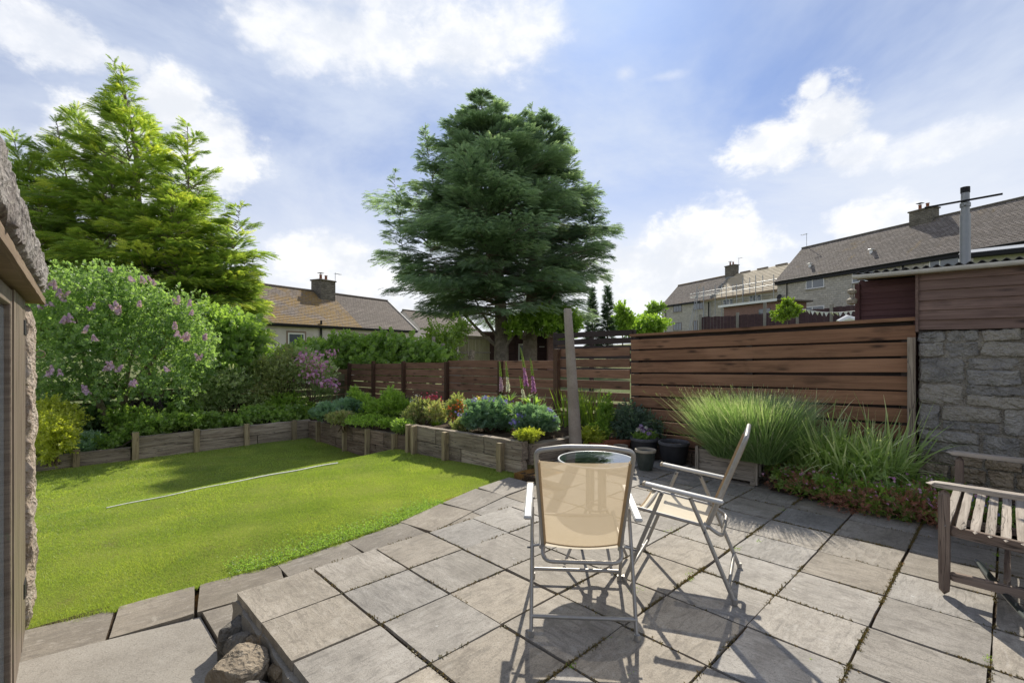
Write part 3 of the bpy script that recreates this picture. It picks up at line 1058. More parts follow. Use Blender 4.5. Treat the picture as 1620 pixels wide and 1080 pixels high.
ls = [k / 36 for k in range(37)]
lu = [-2.9 + 7.2 * k / 60 for k in range(61)]
V, T = [], []
for k in ls:
    for u in lu:
        e = edge_v(u) + .018 * math.sin(u * 23) + .012 * math.sin(u * 57)
        v = e + (10.86 - e) * k
        V.append((u, v, lawn_z(u, v)))
n = len(lu)
T = [(j * n + i, j * n + i + 1, (j + 1) * n + i + 1, (j + 1) * n + i) for j in range(36) for i in range(n - 1)]
struct('lawn', np_mesh(V, T, M['grass_ground'], smooth=True))

# mown grass standing on the lawn, thinning with distance
g = nr


def turf(n, lo, hi, h, wd, seed):
    g = np.random.default_rng(seed)
    u = g.uniform(-.6, 4.2, n)
    v = lo + (hi - lo) * g.uniform(0, 1, n)
    e = np.interp(u, [-4, -.2, .3, .75, 1.3, 1.85, 2.35, 3, 3.6, 4.3], [4.45, 4.3, 4.2, 4.11, 3.98, 3.96, 3.96, 4.09, 4.17, 4.15])
    dens = np.sin(u * 3.3 + 1) * np.sin(v * 2.9) + np.sin(u * 9 + v * 7)
    k = (v > e - .02 + .02 * np.sin(u * 31)) & (g.uniform(0, 1, n) < .9 + .1 * dens)
    u, v = u[k], v[k]
    z_ = np.array([lawn_z(a, b) for a, b in zip(u, v)])
    m_ = len(u)
    tall = 1 + .35 * np.sin(u * 4 + v * 3) * np.sin(v * 5 - u) + np.where(v < np.interp(u, [-4, -.2, .3, .75, 1.3, 1.85, 2.35, 3, 3.6, 4.3], [4.45, 4.3, 4.2, 4.11, 3.98, 3.96, 3.96, 4.09, 4.17, 4.15]) + .05, .5, 0)
    hh = h * tall * g.uniform(.6, 1.3, m_)
    th = g.uniform(0, 2 * np.pi, m_)
    ln = g.uniform(.2, 1.1, m_) * hh
    a = g.uniform(0, 2 * np.pi, m_)
    p = np.stack([u, v, z_ - .004], 1)
    sv = np.stack([np.cos(a), np.sin(a), 0 * a], 1) * wd * .5
    tip = p + np.stack([np.cos(th) * ln, np.sin(th) * ln, hh], 1)
    V = np.stack([p - sv, p + sv, tip], 1).reshape(-1, 3)
    T = np.arange(3 * m_).reshape(-1, 3)
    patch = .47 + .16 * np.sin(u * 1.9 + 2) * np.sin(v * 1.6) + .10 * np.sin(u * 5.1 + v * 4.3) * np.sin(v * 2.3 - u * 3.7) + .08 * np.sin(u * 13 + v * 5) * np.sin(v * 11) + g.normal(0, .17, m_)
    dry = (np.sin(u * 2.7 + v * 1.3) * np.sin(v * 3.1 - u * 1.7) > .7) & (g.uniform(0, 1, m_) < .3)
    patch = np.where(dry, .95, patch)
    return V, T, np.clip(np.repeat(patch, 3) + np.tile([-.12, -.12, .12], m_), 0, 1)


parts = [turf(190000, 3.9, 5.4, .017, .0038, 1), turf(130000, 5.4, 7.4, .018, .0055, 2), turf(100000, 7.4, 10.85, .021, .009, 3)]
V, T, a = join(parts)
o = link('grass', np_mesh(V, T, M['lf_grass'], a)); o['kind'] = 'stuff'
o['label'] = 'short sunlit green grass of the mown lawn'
# clover along the near edge
P, A = [], []
gg = np.random.default_rng(8)
cu = gg.uniform(1.0, 3.0, 2600); cv = np.array([edge_v(q) for q in cu]) + np.abs(gg.normal(0, .16, 2600))
P = np.stack([cu, cv, np.array([lawn_z(a_, b_) for a_, b_ in zip(cu, cv)]) + .018], 1)
cl3 = t_cluster(3, .42, 1.45, 9, stem=.05)
V, T, a = scatter(*cl3, P, frames(np.tile([0, 0, 1.], (2600, 1)) + gg.normal(0, .25, (2600, 3)), gg.normal(size=(2600, 3))), np.full(2600, .022), gg.uniform(.2, .8, 2600))
o = link('clover', np_mesh(V, T, M['lf_mid'], a)); o['kind'] = 'stuff'
o['label'] = 'small clover leaves along the lawn edge by the slabs'

# upper patio --------------------------------------------------------------
SL = .4516
base = MB().box(.86, 5.95, -3.2, 3.19, -.95, -.016).box(4.03, 5.95, 3.191, 4.12, -.95, -.018)
patio = struct('patio', base.mesh(M['joint']))
slab_meshes = []
for k in range(6):
    me = rough_box(SL - .013, SL - .013, .05, 6, 6, 1, .0022, k + 1, M['slab'], freq=9, smooth=False)
    slab_meshes.append(me)
slab_dark = []
for k in range(4):
    me = slab_meshes[k].copy(); me.materials.clear(); me.materials.append(M['slab_old']); slab_dark.append(me)
U0, V0 = .822, 3.222
ns = 0
for i in range(11):
    for j in range(-2, 14):
        u = U0 + SL * 1.008 * (i + .5)
        v = V0 - SL * (j + .5)
        if j < 0:
            if u < (4.1 if j == -1 else 4.5):
                continue
        if u > 5.75 or (u > 5.28 and v < 1.2) or v < -2.9:
            continue
        rz = rnd.choice((0, 1, 2, 3)) * math.pi / 2 + rnd.gauss(0, .004)
        o = link('paving_slab', rnd.choice(slab_meshes), patio, wl=(u + rnd.gauss(0, .0025), v + rnd.gauss(0, .0025), -.025 + rnd.gauss(0, .0015)), rot=(rnd.gauss(0, .003), rnd.gauss(0, .003), rz))

# lower strip of slabs along the lawn ---------------------------------------
def strip_z(u):
    return min(-.03, -.285 + .058 * (u - .3))


sb = MB()
sb.box(-3.1, .82, -3.2, 4.32, -.95, -.345)
V = [(-3.1, 4.3)]
pth = struct('path', sb.mesh(M['concrete']))
SU = [-2.45, -1.9, -1.35, -.8, -.25, .31, .75, 1.29, 1.86, 2.42, 2.98, 3.5, 4.0]
for k, (u, u2_) in enumerate(zip(SU, SU[1:])):
    L = u2_ - u
    um = u + L / 2
    vm = edge_v(um)
    w = .43
    sl = math.atan2(edge_v(u + L) - edge_v(u), L)
    me = rough_box(L - .014, w, .05, 6, 5, 1, .002, 20 + k, M['slab_old'], freq=8, smooth=False)
    link('path_slab', me, pth, wl=(um, vm - w / 2, strip_z(um) - .025), rot=(rnd.gauss(0, .004), -math.atan(.058 if u > .3 else 0) + rnd.gauss(0, .004), sl))
SI = [.735, 1.31, 1.88, 2.44, 3.0, 3.5, 4.0]
for k, (u, u2_) in enumerate(zip(SI, SI[1:])):
    a0, a1 = u + .006, u2_ - .006
    um = (u + u2_) / 2
    e0, e1 = edge_v(a0) - .443, edge_v(a1) - .443
    z0, z1 = strip_z(a0) - .004, strip_z(a1) - .004
    q = [(a0, 3.228, z0), (a1, 3.228, z1), (a1, e1, z1), (a0, e0, z0)]
    top = [(x_ - um, y_ - 3.4, z_ + .1) for x_, y_, z_ in q]
    bot = [(x_, y_, z_ - .05) for x_, y_, z_ in top]
    me = MB().add(top + bot, [(0, 1, 2, 3), (7, 6, 5, 4), (0, 4, 5, 1), (1, 5, 6, 2), (2, 6, 7, 3), (3, 7, 4, 0)]).mesh(M['slab_old'])
    link('path_slab', me, pth, wl=(um, 3.4, -.1))
# cast concrete in front of the little shed
V, T = [], []
for j in range(61):
    for i in range(25):
        uu = -.45 + 1.178 * i / 24
        vv = -2.9 + (edge_v(uu) - .445 + 2.9) * j / 60
        V.append((uu, vv, -.287 + .004 * noise.noise(Vector((uu * 3, vv * 3, 0)))))
T = [(j * 25 + i, j * 25 + i + 1, (j + 1) * 25 + i + 1, (j + 1) * 25 + i) for j in range(60) for i in range(24)]
me = np_mesh(V, T, M['concrete'])
link('concrete_apron', me, pth, wl=(0, 0, 0))
fill = MB()
for k in range(14):
    u = .82 + k * .25
    fill.box(u, u + .25, 3.19, 4.2, -.9, strip_z(u) - .022)
link('path_bed', fill.mesh(M['joint']), pth, wl=(0, 0, 0))
link('path_bed', MB().box(-3.1, .82, 3.4, 4.3, -.9, -.305).mesh(M['joint']), pth, wl=(0, 0, 0))

# moss and weeds in the joints
gg = np.random.default_rng(3)
P = []
def joint(u0, v0, u1, v1, n, z_=-.006, s=.006):
    t_ = gg.uniform(0, 1, n)
    t_ = t_[(np.sin(t_ * 21 + u0 * 9 + v0 * 5) + np.sin(t_ * 47)) > -.2]
    for q in t_:
        P.append((u0 + (u1 - u0) * q + gg.normal(0, s), v0 + (v1 - v0) * q + gg.normal(0, s), z_))
for j in range(0, 10):
    joint(U0 + .4, V0 - SL * j, 5.3, V0 - SL * j, 1500 if j in (4, 6) else 420)
for i in range(1, 10):
    joint(U0 + SL * 1.008 * i, -1.2, U0 + SL * 1.008 * i, 3.1, 900 if i in (8, 5) else 300)
P = np.array(P); m_ = len(P)
V, T, a = scatter(*t_cluster(5, .2, 1.2, 5, stem=.3), P, frames(np.tile([0, 0, 1.], (m_, 1)) + gg.normal(0, .4, (m_, 3)), gg.normal(size=(m_, 3))), gg.uniform(.012, .026, m_), gg.uniform(0, 1, m_))
o = link('moss', np_mesh(V, T, M['moss'], a)); o['kind'] = 'stuff'; o['label'] = 'brown and orange moss growing in the paving joints'
P = []
for (px, py, n, s) in [(1003, 930, 30, .03), (941, 972, 60, .02), (1010, 935, 40, .03), (1200, 855, 50, .02), (1240, 805, 40, .03), (1092, 905, 50, .03), (1165, 868, 60, .03), (905, 1052, 90, .02), (1283, 1042, 25, .012),
                       (1575, 876, 60, .02), (1568, 895, 40, .015), (1095, 915, 40, .02), (1060, 838, 60, .04), (1562, 1040, 50, .02), (958, 1010, 20, .02), (1000, 1065, 30, .02)]:
    b = gr(px, py)
    for q in range(n):
        P.append((b.x + gg.normal(0, s), b.y + gg.normal(0, s * .5), -.008))
P = np.array(P); m_ = len(P)
V, T, a = scatter(*t_cluster(5, .34, 1.1, 6, stem=.4), P, frames(np.tile([0, 0, 1.], (m_, 1)) + gg.normal(0, .5, (m_, 3)), gg.normal(size=(m_, 3))), gg.uniform(.007, .016, m_), gg.uniform(.2, 1, m_))
o = link('weeds', np_mesh(V, T, M['lf_bright'], a)); o['kind'] = 'stuff'; o['label'] = 'tiny green weeds sprouting between the paving slabs'

# rough stones holding the raised patio corner -------------------------------
edge = thing('edge_wall', 'rough rubble stones propping the raised patio edge above the path', 'stone wall', (.74, 2.4, -.3))
for (u, v, z_, sx, sy, sz, rz, sd) in [(.755, 3.08, -.19, .14, .16, .24, .2, 1), (.78, 2.93, -.20, .13, .14, .20, .5, 2), (.70, 2.62, -.165, .22, .25, .24, .35, 3), (.72, 2.36, -.17, .22, .23, .21, -.1, 4),
                                      (.73, 2.12, -.19, .22, .24, .22, .3, 5), (.73, 1.88, -.18, .24, .22, .2, 0, 6), (.72, 1.62, -.19, .22, .26, .22, .2, 7), (.73, 1.36, -.18, .22, .24, .22, -.2, 8),
                                      (.83, 2.80, -.12, .10, .14, .10, .1, 9), (.83, 2.47, -.12, .10, .14, .12, .1, 10), (.82, 2.70, -.24, .1, .12, .1, .7, 11)]:
    me = hull_rock(sx * 1.12, sy * 1.12, sz * 1.08, sd + 40, M['rock'] if sd % 3 else M['rubble_brown'])
    link('stone', me, edge, wl=(u, v, z_), rot=(rnd.uniform(-.15, .15), rnd.uniform(-.15, .15), rz))
link('mortar_bed', rough_box(.10, 2.4, .26, 2, 30, 4, .03, 77, M['mortar'], 0, 14), edge, wl=(.86, 2.05, -.18))
# a low kerb face under the slab line on the lawn side
kf = rough_box(3.4, .05, .24, 40, 1, 3, .01, 78, M['rubble_brown'], 0, 12)
link('patio_riser', kf, patio, wl=(2.56, 3.19, -.175))

# white edging strip across the lawn crest
mb = MB()
pts = []
for k in range(26):
    u = .5 + (3.12 - .5) * k / 25
    v = 7.08 - .14 * k / 25 + .02 * math.sin(k * .9)
    pts.append((u, v, lawn_z(u, v) + .008))
mb.tube(pts, [.012 + .006 * (k / 25) for k in range(26)], 6, flat=.6)
o = thing('lawn_edging', 'thin pale strip lying along the step in the lawn', 'edging', pts[0])
me = mb.mesh(M['white_edging'], True); me.transform(Matrix.Translation(-Vector(pts[0]))); o.data if False else None
link('strip', me, o, loc=(0, 0, 0))

# ------------------------------------------------------------------ sleeper walls and soil
def sleeper_run(name, label, p0, p1, rows, posts, side, height, zb0, zb1, seeds, m='sleeper', len_=2.1, thick=.11):
    """rows of sleepers from p0 to p1; side = unit vector towards the lawn"""
    root = thing(name, label, 'retaining wall', (p0[0], p0[1], zb0))
    d = Vector((p1[0] - p0[0], p1[1] - p0[1]))
    L = d.length; d /= L
    ang = math.atan2(d.y, d.x)
    slope = (zb1 - zb0) / L
    rh = height / rows
    sd = seeds
    for r_ in range(rows):
        s = 0.0
        first = True
        while s < L - .05:
            ln = min(L - s, len_ * rnd.uniform(.75, 1.1) * (.55 if first and r_ % 2 else 1))
            if L - s - ln < .35:
                ln = L - s
            c_ = s + ln / 2
            me = rough_box(ln - .012, thick, rh - .007, max(6, int(ln * 9)), 1, 3, .010, sd, M[m], 0, 5)
            sd += 1
            link('sleeper', me, root, wl=(p0[0] + d.x * c_, p0[1] + d.y * c_, zb0 + slope * c_ + rh * (r_ + .5)), rot=(0, -math.atan(slope), ang))
            s += ln
            first = False
    for (s, w, z1, z0) in posts:
        me = rough_box(w, w * .75, z1 - z0, 1, 1, 8, .005, sd, M['post_wood'], 0, 6)
        sd += 1
        # posts are stood upright: grain runs along local x of the wood, so turn the block
        me = rough_box(z1 - z0, w, w * .8, 8, 1, 1, .005, sd, M['post_wood'], 0, 6)
        cu = p0[0] + d.x * s + side[0] * (thick / 2 + w * .4)
        cv = p0[1] + d.y * s + side[1] * (thick / 2 + w * .4)
        link('post', me, root, wl=(cu, cv, (z0 + z1) / 2), rot=(0, -math.pi / 2 + rnd.gauss(0, .02), ang + math.pi / 2 if abs(side[1]) > .5 else ang))
    return root


# back run along the far end of the lawn (along u at v = 10.92)
sleeper_run('sleeper_wall', 'two-high grey sleeper wall along the far end of the lawn below the shrubs', (1.16, 10.92), (4.27, 10.92), 2,
            [(0.0, .095, -.02, -.56), (.93, .09, -.07, -.56), (1.80, .09, -.06, -.56), (2.74, .09, -.08, -.56)], (0, -1), .42, -.53, -.53, 100)
sleeper_run('sleeper_wall', 'single-height sleeper edging at the shed end of the lawn below the lilac', (-2.6, 10.92), (1.1, 10.92), 1,
            [(2.98, .09, -.22, -.56), (1.6, .09, -.22, -.56)], (0, -1), .25, -.53, -.53, 140)
# side run (along v at u = 4.27)
sleeper_run('sleeper_wall', 'dark weathered sleeper wall beside the lower lawn under the flower bed', (4.27, 10.86), (4.27, 6.72), 2,
            [(.62, .085, -.08, -.56), (1.88, .085, -.02, -.56), (2.80, .085, .02, -.56), (3.74, .085, .05, -.56)], (-1, 0), .50, -.63, -.44, 160, 'sleeper_dark', 1.5)
sleeper_run('sleeper_wall', 'taller pale grey sleeper wall of the flower bed running up to the patio', (4.25, 6.66), (4.25, 4.16), 2,
            [(.0, .085, .26, -.4), (.16, .085, .25, -.4), (.98, .085, .26, -.35), (2.16, .09, .27, -.3)], (-1, 0), .46, -.21, -.14, 190, 'sleeper', 1.3)
# end piece closing the bed towards the pots
sleeper_run('sleeper_wall', 'short sleeper end of the flower bed beside the concrete post', (4.32, 4.17), (6.02, 4.17), 1,
            [], (0, -1), .26, .02, .0, 215, 'sleeper', 1.3)
sleeper_run('sleeper_wall', 'low sleeper kerb behind the flower pots and the planter', (5.92, 4.08), (5.92, 1.2), 1,
            [], (-1, 0), .17, -.02, -.02, 225, 'sleeper_dark', 1.2)


def bed(name, u0, u1, v0, v1, zf, nu=14, nv=40):
    V, T = [], []
    for j in range(nv + 1):
        for i in range(nu + 1):
            u = u0 + (u1 - u0) * i / nu; v = v0 + (v1 - v0) * j / nv
            V.append((u, v, zf(u, v) + .025 * noise.noise(Vector((u * 6, v * 6, 1))) + .012 * noise.noise(Vector((u * 19, v * 19, 5)))))
    n = nu + 1
    T = [(j * n + i, j * n + i + 1, (j + 1) * n + i + 1, (j + 1) * n + i) for j in range(nv) for i in range(nu)]
    return struct(name, np_mesh(V, T, M['soil'], smooth=True))


def bed_z(u, v):
    if v > 6.68:
        b = -.14 + (10.9 - v) / 4.2 * .20
        b = b + (1 - sstep(6.68, 6.95, v)) * .14
    else:
        b = .22 + (6.68 - v) * .03
    if v < 4.2:
        b = .10
    return b - .03 + max(0, u - 4.6) * .06


bed('flower_bed_soil', 4.28, 6.14, 4.15, 11.0, bed_z)
bed('far_bed_soil', -2.9, 6.14, 10.96, 13.2, lambda u, v: -.16 + .04 * (v - 11) - (.14 if u < 1.1 else 0), 40, 14)
bed('fence_strip_soil', 5.93, 6.16, .6, 4.15, lambda u, v: .13, 4, 20)
bed('stone_wall_bed_soil', 5.30, 6.1, -1.6, 1.7, lambda u, v: .03 + .08 * sstep(5.3, 5.9, u), 8, 20)

# ------------------------------------------------------------------ fences
def board_mesh(L, h, th, m_, seed):
    return rough_box(L, th, h, max(4, int(L * 4)), 1, 1, .0035, seed, M[m_], 0, 3, smooth=False)


F6 = 6.12
fv = [14.2, 12.75, 11.39, 9.94, 8.24, 6.58, 5.2, 3.85]
fence = thing('board_fence', 'low brown horizontal board fence behind the flower bed, foxgloves standing before it', 'fence', (F6, 13, -.2))
for k, (va, vb) in enumerate(zip(fv, fv[1:])):
    vm = (va + vb) / 2; L = va - vb
    openp = (vb < 4)
    if openp:
        zt, pitch, hh, n = 1.475, .168, .125, 8
    else:
        zt = 1.09 + (11.4 - max(vm, 7)) * .032 + (0.02 if vm < 8 else 0)
        pitch, hh, n = .157, .140, 8
        if vm > 12.75:
            zt -= .13
    for r_ in range(n):
        z_ = zt - hh / 2 - pitch * r_
        if z_ < bed_z(6.0, vm) - .1:
            break
        me = board_mesh(L - .01, hh, .022, 'fence_wood', 300 + k * 10 + r_)
        link('board', me, fence, wl=(F6, vm, z_ + rnd.gauss(0, .003)), rot=(rnd.gauss(0, .02), .022 + rnd.gauss(0, .003), math.pi / 2))
for v in fv[1:-1]:
    zt = {12.75: 1.08, 11.39: 1.16, 9.94: 1.18, 8.24: 1.20, 6.58: 1.24, 5.2: 1.46}[v]
    w = .085 if v < 6 else .075
    me = rough_box(zt + .6, w, w, 6, 1, 1, .003, int(v * 10), M['fence_post'], 0, 4, smooth=False)
    link('post', me, fence, wl=(F6 - .05, v, (zt - .6) / 2), rot=(0, -math.pi / 2, 0))
for v in (12.75, 11.39):
    link('rail', rough_box(1.4, .03, .06, 4, 1, 1, .002, 3, M['mossy'], 0), fence, wl=(F6 - .03, v - .7, .05), rot=(0, 0, math.pi / 2))
for (v, L) in ((9.1, 1.6), (7.4, 1.6)):
    link('rail', rough_box(L, .03, .05, 6, 1, 1, .003, 4, M['mossy'], 0), fence, wl=(F6 - .04, v, .33), rot=(0, .02, math.pi / 2))

panel = thing('fence_panel', 'tall warm brown fence panel of wide horizontal boards behind the lavender', 'fence', (6.14, 2.2, 0))
va, vb = 3.83, .64
ztl, ztr = 1.665, 1.765
tl = math.atan((ztr - ztl) / (va - vb))
for r_ in range(10):
    zc_ = (ztl + ztr) / 2 - .055 - .166 * (r_ + .5)
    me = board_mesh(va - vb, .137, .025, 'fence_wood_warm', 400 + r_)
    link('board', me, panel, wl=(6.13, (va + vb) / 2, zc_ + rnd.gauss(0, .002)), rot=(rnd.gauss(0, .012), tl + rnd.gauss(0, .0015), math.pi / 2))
    if r_ < 9:
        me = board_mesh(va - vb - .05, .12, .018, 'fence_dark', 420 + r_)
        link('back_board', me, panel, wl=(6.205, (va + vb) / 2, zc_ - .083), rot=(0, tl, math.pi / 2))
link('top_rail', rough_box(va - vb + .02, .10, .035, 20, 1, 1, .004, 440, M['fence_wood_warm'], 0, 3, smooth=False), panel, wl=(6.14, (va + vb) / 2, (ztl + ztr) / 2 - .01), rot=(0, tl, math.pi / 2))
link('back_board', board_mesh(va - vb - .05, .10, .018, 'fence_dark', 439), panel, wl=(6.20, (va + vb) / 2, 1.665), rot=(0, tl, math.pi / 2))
for v in (3.75, 2.2, .72):
    link('post', rough_box(2.2, .07, .07, 4, 1, 1, .002, 441, M['fence_dark'], 0), panel, wl=(6.17, v, .52), rot=(0, -math.pi / 2, 0))
link('end_post', rough_box(1.7, .06, .05, 6, 1, 1, .003, 442, M['sleeper'], 0, 4), panel, wl=(6.06, .665, .72), rot=(0, -math.pi / 2, 0))

mf = thing('mossy_fence', 'green algae-covered board fence behind the lilac', 'fence', (.6, 13.14, -.3))
for r_ in range(6):
    for k in range(5):
        me = board_mesh(1.78, .15, .022, 'mossy', 460 + r_ * 5 + k)
        link('board', me, mf, wl=(-1.9 + 1.8 * k, 13.14, .68 - .195 * r_), rot=(rnd.gauss(0, .02), rnd.gauss(0, .004), 0))
for k in range(6):
    link('post', rough_box(1.5, .08, .08, 4, 1, 1, .003, 480 + k, M['mossy'], 0), mf, wl=(-2.8 + 1.8 * k, 13.19, .1), rot=(0, -math.pi / 2, 0))

# ------------------------------------------------------------------ outbuilding with rubble base
ob = thing('outbuilding', 'stone and timber outbuilding with corrugated roof beside the tall fence panel', 'outbuilding', (6.1, -.5, 0))
WU = 6.1
VW0, VW1 = .625, -2.4
z_ = -.02
row = 0
sd = 500
hs = [.13, .12, .14, .10, .22, .24, .20, .25, .14, .12, .15]
while z_ < 1.60:
    h_ = hs[row % len(hs)]
    if z_ + h_ > 1.58:
        h_ = 1.63 - z_
    v = VW0
    while v > VW1:
        w = rnd.uniform(.16, .46)
        if v - w < VW1 + .1:
            w = v - VW1
        brown = row < 4 or rnd.random() < .10
        m_ = 'rubble_brown' if brown else 'rubble'
        pieces = [(v - w / 2, z_ + h_ / 2, w, h_)]
        if w > .3 and h_ > .14 and rnd.random() < .4:
            q = rnd.uniform(.4, .6)
            pieces = [(v - w / 2, z_ + h_ * q / 2, w, h_ * q), (v - w / 2, z_ + h_ * (q + 1) / 2, w, h_ * (1 - q))]
        for (vc, zc_, ww, hh) in pieces:
            me = rough_box(ww - .006, .17, hh - .004, 20, 3, 14, .014, sd, M[m_], .02, 15)
            sd += 1
            link('stone', me, ob, wl=(WU + .076 + rnd.uniform(-.012, .010), vc, zc_), rot=(rnd.gauss(0, .03), rnd.gauss(0, .03), math.pi / 2 + rnd.gauss(0, .03)))
        v -= w
    z_ += h_
    row += 1
link('mortar_core', rough_box(VW0 - VW1 - .03, .28, 1.65, 150, 2, 100, .012, 61, M['wall_mortar'], 0, 22), ob, wl=(WU + .150, (VW0 + VW1) / 2, .80), rot=(0, 0, math.pi / 2))
# lapped boards above the stone
for r_ in range(6):
    me = rough_box(VW0 - VW1, .02, .112, 16, 1, 1, .004, 560 + r_, M['clad'], 0, 3, smooth=False)
    link('cladding_board', me, ob, wl=(WU - .005 + rnd.gauss(0, .001), (VW0 + VW1) / 2, 1.688 + .094 * r_), rot=(.16, -.006, math.pi / 2))
link('batten', MB().box(-.012, .012, -.012, .012, 0, .62, .003).mesh(M['clad']), ob, wl=(WU - .03, VW0 - .0, 1.62))
link('back_wall', MB().box(WU + .03, WU + .05, VW1, VW0, 1.6, 2.2).mesh(M['fence_dark']), ob, wl=(0, 0, 0))
# maroon plank gable left of it
for r_ in range(13):
    me = rough_box(.50, .02, .066, 3, 1, 1, .001, 570 + r_, M['maroon'], 0, 3, smooth=False)
    link('plank', me, ob, wl=(6.32, .885, 1.40 + .0625 * r_), rot=(.13, 0, math.pi / 2))
link('lower_wall', MB().box(6.33, 6.42, .62, 1.14, .2, 1.37).mesh(M['maroon']), ob, wl=(0, 0, 0))
link('corner_board', MB().box(6.285, 6.34, 1.12, 1.165, .2, 2.16, .004).mesh(M['maroon']), ob, wl=(0, 0, 0))
link('side_wall', MB().box(6.34, 9.2, 1.10, 1.13, .2, 2.2).mesh(M['maroon']), ob, wl=(0, 0, 0))
link('end_wall', MB().box(9.2, 9.25, VW1, 1.13, .2, 2.3).mesh(M['maroon']), ob, wl=(0, 0, 0))
# roof sheet
V, T = [], []
nv_ = 420
v0, v1 = 1.12, VW1 - .1
for side in (0, 1):
    for j in range(2):
        u = 5.99 if j == 0 else 9.4
        for k in range(nv_ + 1):
            v = v0 + (v1 - v0) * k / nv_
            V.append((u, v, 2.236 + .013 * math.sin(v * 2 * math.pi / .076) + (u - 6) * .02 - .006 * side))
n = nv_ + 1
for k in range(nv_):
    T.append((k, k + 1, n + k + 1, n + k)); T.append((2 * n + k, 3 * n + k, 3 * n + k + 1, 2 * n + k + 1)); T.append((k, 2 * n + k, 2 * n + k + 1, k + 1))
link('roof', np_mesh(V, T, M['corrugated']), ob, wl=(0, 0, 0))
link('fascia', MB().box(6.04, 6.06, VW1, 1.1, 2.17, 2.205).mesh(M['soffit']), ob, wl=(0, 0, 0))
gut = MB()
prof = [(math.cos(a_) * .04, math.sin(a_) * .04) for a_ in [math.pi + math.pi * q / 8 for q in range(9)]]
for (vv) in (0, 1):
    pass
vs_ = []
for v in (1.13, VW1 - .1):
    for (a_, b_) in prof:
        vs_.append((6.0 + a_, v, 2.215 + b_))
    for (a_, b_) in prof[::-1]:
        vs_.append((6.0 + a_ * .9, v, 2.215 + b_ * .9))
n = 18
gut.add(vs_, [(k, (k + 1) % n, n + (k + 1) % n, n + k) for k in range(n)] + [tuple(range(n)), tuple(range(n, 2 * n))])
link('gutter', gut.mesh(M['gutter_white']), ob, wl=(0, 0, 0))
hk = MB()
hk.lathe([(.012, 0), (.045, .01), (.05, .05), (.02, .075), (.018, .11), (.04, .12), (.045, .15), (.01, .17)], 10)
o = thing('hanging_lantern', 'small dull metal lantern hanging under the outbuilding eave', 'lantern', (6.18, 1.17, 1.93))
link('body', hk.mesh(M['crate'], True), o, loc=(0, 0, 0))
link('hanger', MB().tube([(0, 0, .16), (0, 0, .22)], .004, 5).mesh(M['steel']), o, loc=(0, 0, 0))

flue = thing('flue_pipe', 'tall silver flue pipe with a dark cap above the outbuilding roof', 'flue', (7.05, .33, 2.27))
link('pipe', MB().tube([(0, 0, -.05), (0, 0, .62)], .044, 16).mesh(M['steel'], True), flue, loc=(0, 0, 0))
link('pipe', MB().tube([(0, 0, .60), (0, 0, .86)], .036, 16).mesh(M['steel'], True), flue, loc=(0, 0, 0))
link('cap', MB().tube([(0, 0, .85), (0, 0, .91)], .040, 16).mesh(M['gutter_dark'], True), flue, loc=(0, 0, 0))
link('clamp', MB().tube([(0, 0, .70), (0, 0, .74)], .045, 12).box(-.07, .07, -.012, .012, .705, .735, .003).mesh(M['steel'], True), flue, loc=(0, 0, 0))
rod = thing('aerial_rod', 'dark horizontal rod clamped across the silver flue pipe', 'aerial', (7.0, .33, 3.03))
link('rod', MB().tube([(.12, .33, .005), (-.02, -.28, -.012)], .011, 8).mesh(M['gutter_dark'], True), rod, loc=(-.05, 0, 0))

# ------------------------------------------------------------------ little stone shed at the near left
sh = thing('stone_shed', 'old stone shed with lichen-crusted roof edge and plank door at the lawn corner', 'shed', (-.02, 4.72, -.3), rz=-R(1.9))
# local frame: wall line runs towards -y, building lies towards -x
pier = rough_box(.20, .42, 2.1, 8, 14, 70, .024, 601, M['jamb'], .03, 10)
link('jamb', pier, sh, loc=(-.125, -.22, .98))
link('lintel_stone', rough_box(.18, .24, .22, 4, 4, 4, .02, 607, M['jamb'], .1, 8), sh, loc=(-.13, -.28, -.02))
for k in range(5):
    link('door_plank', rough_box(2.05, .148, .022, 8, 1, 1, .0015, 610 + k, M['door_old'], 0, 4, smooth=False), sh, loc=(-.062, -.46 - .151 * (k + .5), 1.03), rot=(0, -math.pi / 2, 0))
gl_ = link('window', MB().box(-.10, -.055, -1.32, -1.255, .02, 2.05, .004).box(-.10, -.055, -3.25, -3.18, .02, 2.05, .004).box(-.10, -.056, -3.18, -1.32, .02, .10, .003).box(-.10, -.056, -3.18, -1.32, 1.97, 2.05, .003).mesh(M['door_old']), sh, loc=(0, 0, 0))
link('pane', MB().box(-.085, -.078, -3.18, -1.32, .10, 1.97).mesh(M['window_glass']), gl_, loc=(0, 0, 0))
for z_ in (.25, 1.84):
    link('hinge', MB().box(-.052, -.046, -.60, -.47, z_, z_ + .09, .002).mesh(M['gutter_dark']), sh, loc=(0, 0, 0))
link('lining', MB().box(-.16, -.12, -3.3, -.42, .0, 2.05).mesh(M['gutter_dark']), sh, loc=(0, 0, 0))
link('end_wall', rough_box(2.2, .30, 2.1, 20, 2, 20, .02, 640, M['rubble'], 0, 8), sh, loc=(-1.25, -.12, 1.0))
link('far_wall', MB().box(-2.4, -2.2, -3.1, -.1, 0, 2.0).mesh(M['jamb']), sh, loc=(0, 0, 0))
link('near_wall', MB().box(-2.4, -.15, -3.3, -3.1, 0, 2.1).mesh(M['jamb']), sh, loc=(0, 0, 0))
link('soffit', MB().box(-.5, .005, -3.4, .10, 2.075, 2.10, .004).mesh(M['soffit']), sh, loc=(0, 0, 0))
link('fascia', rough_box(3.5, .020, .045, 20, 1, 1, .003, 642, M['soffit'], 0, 4), sh, loc=(.010, -1.65, 2.093), rot=(0, 0, math.pi / 2))
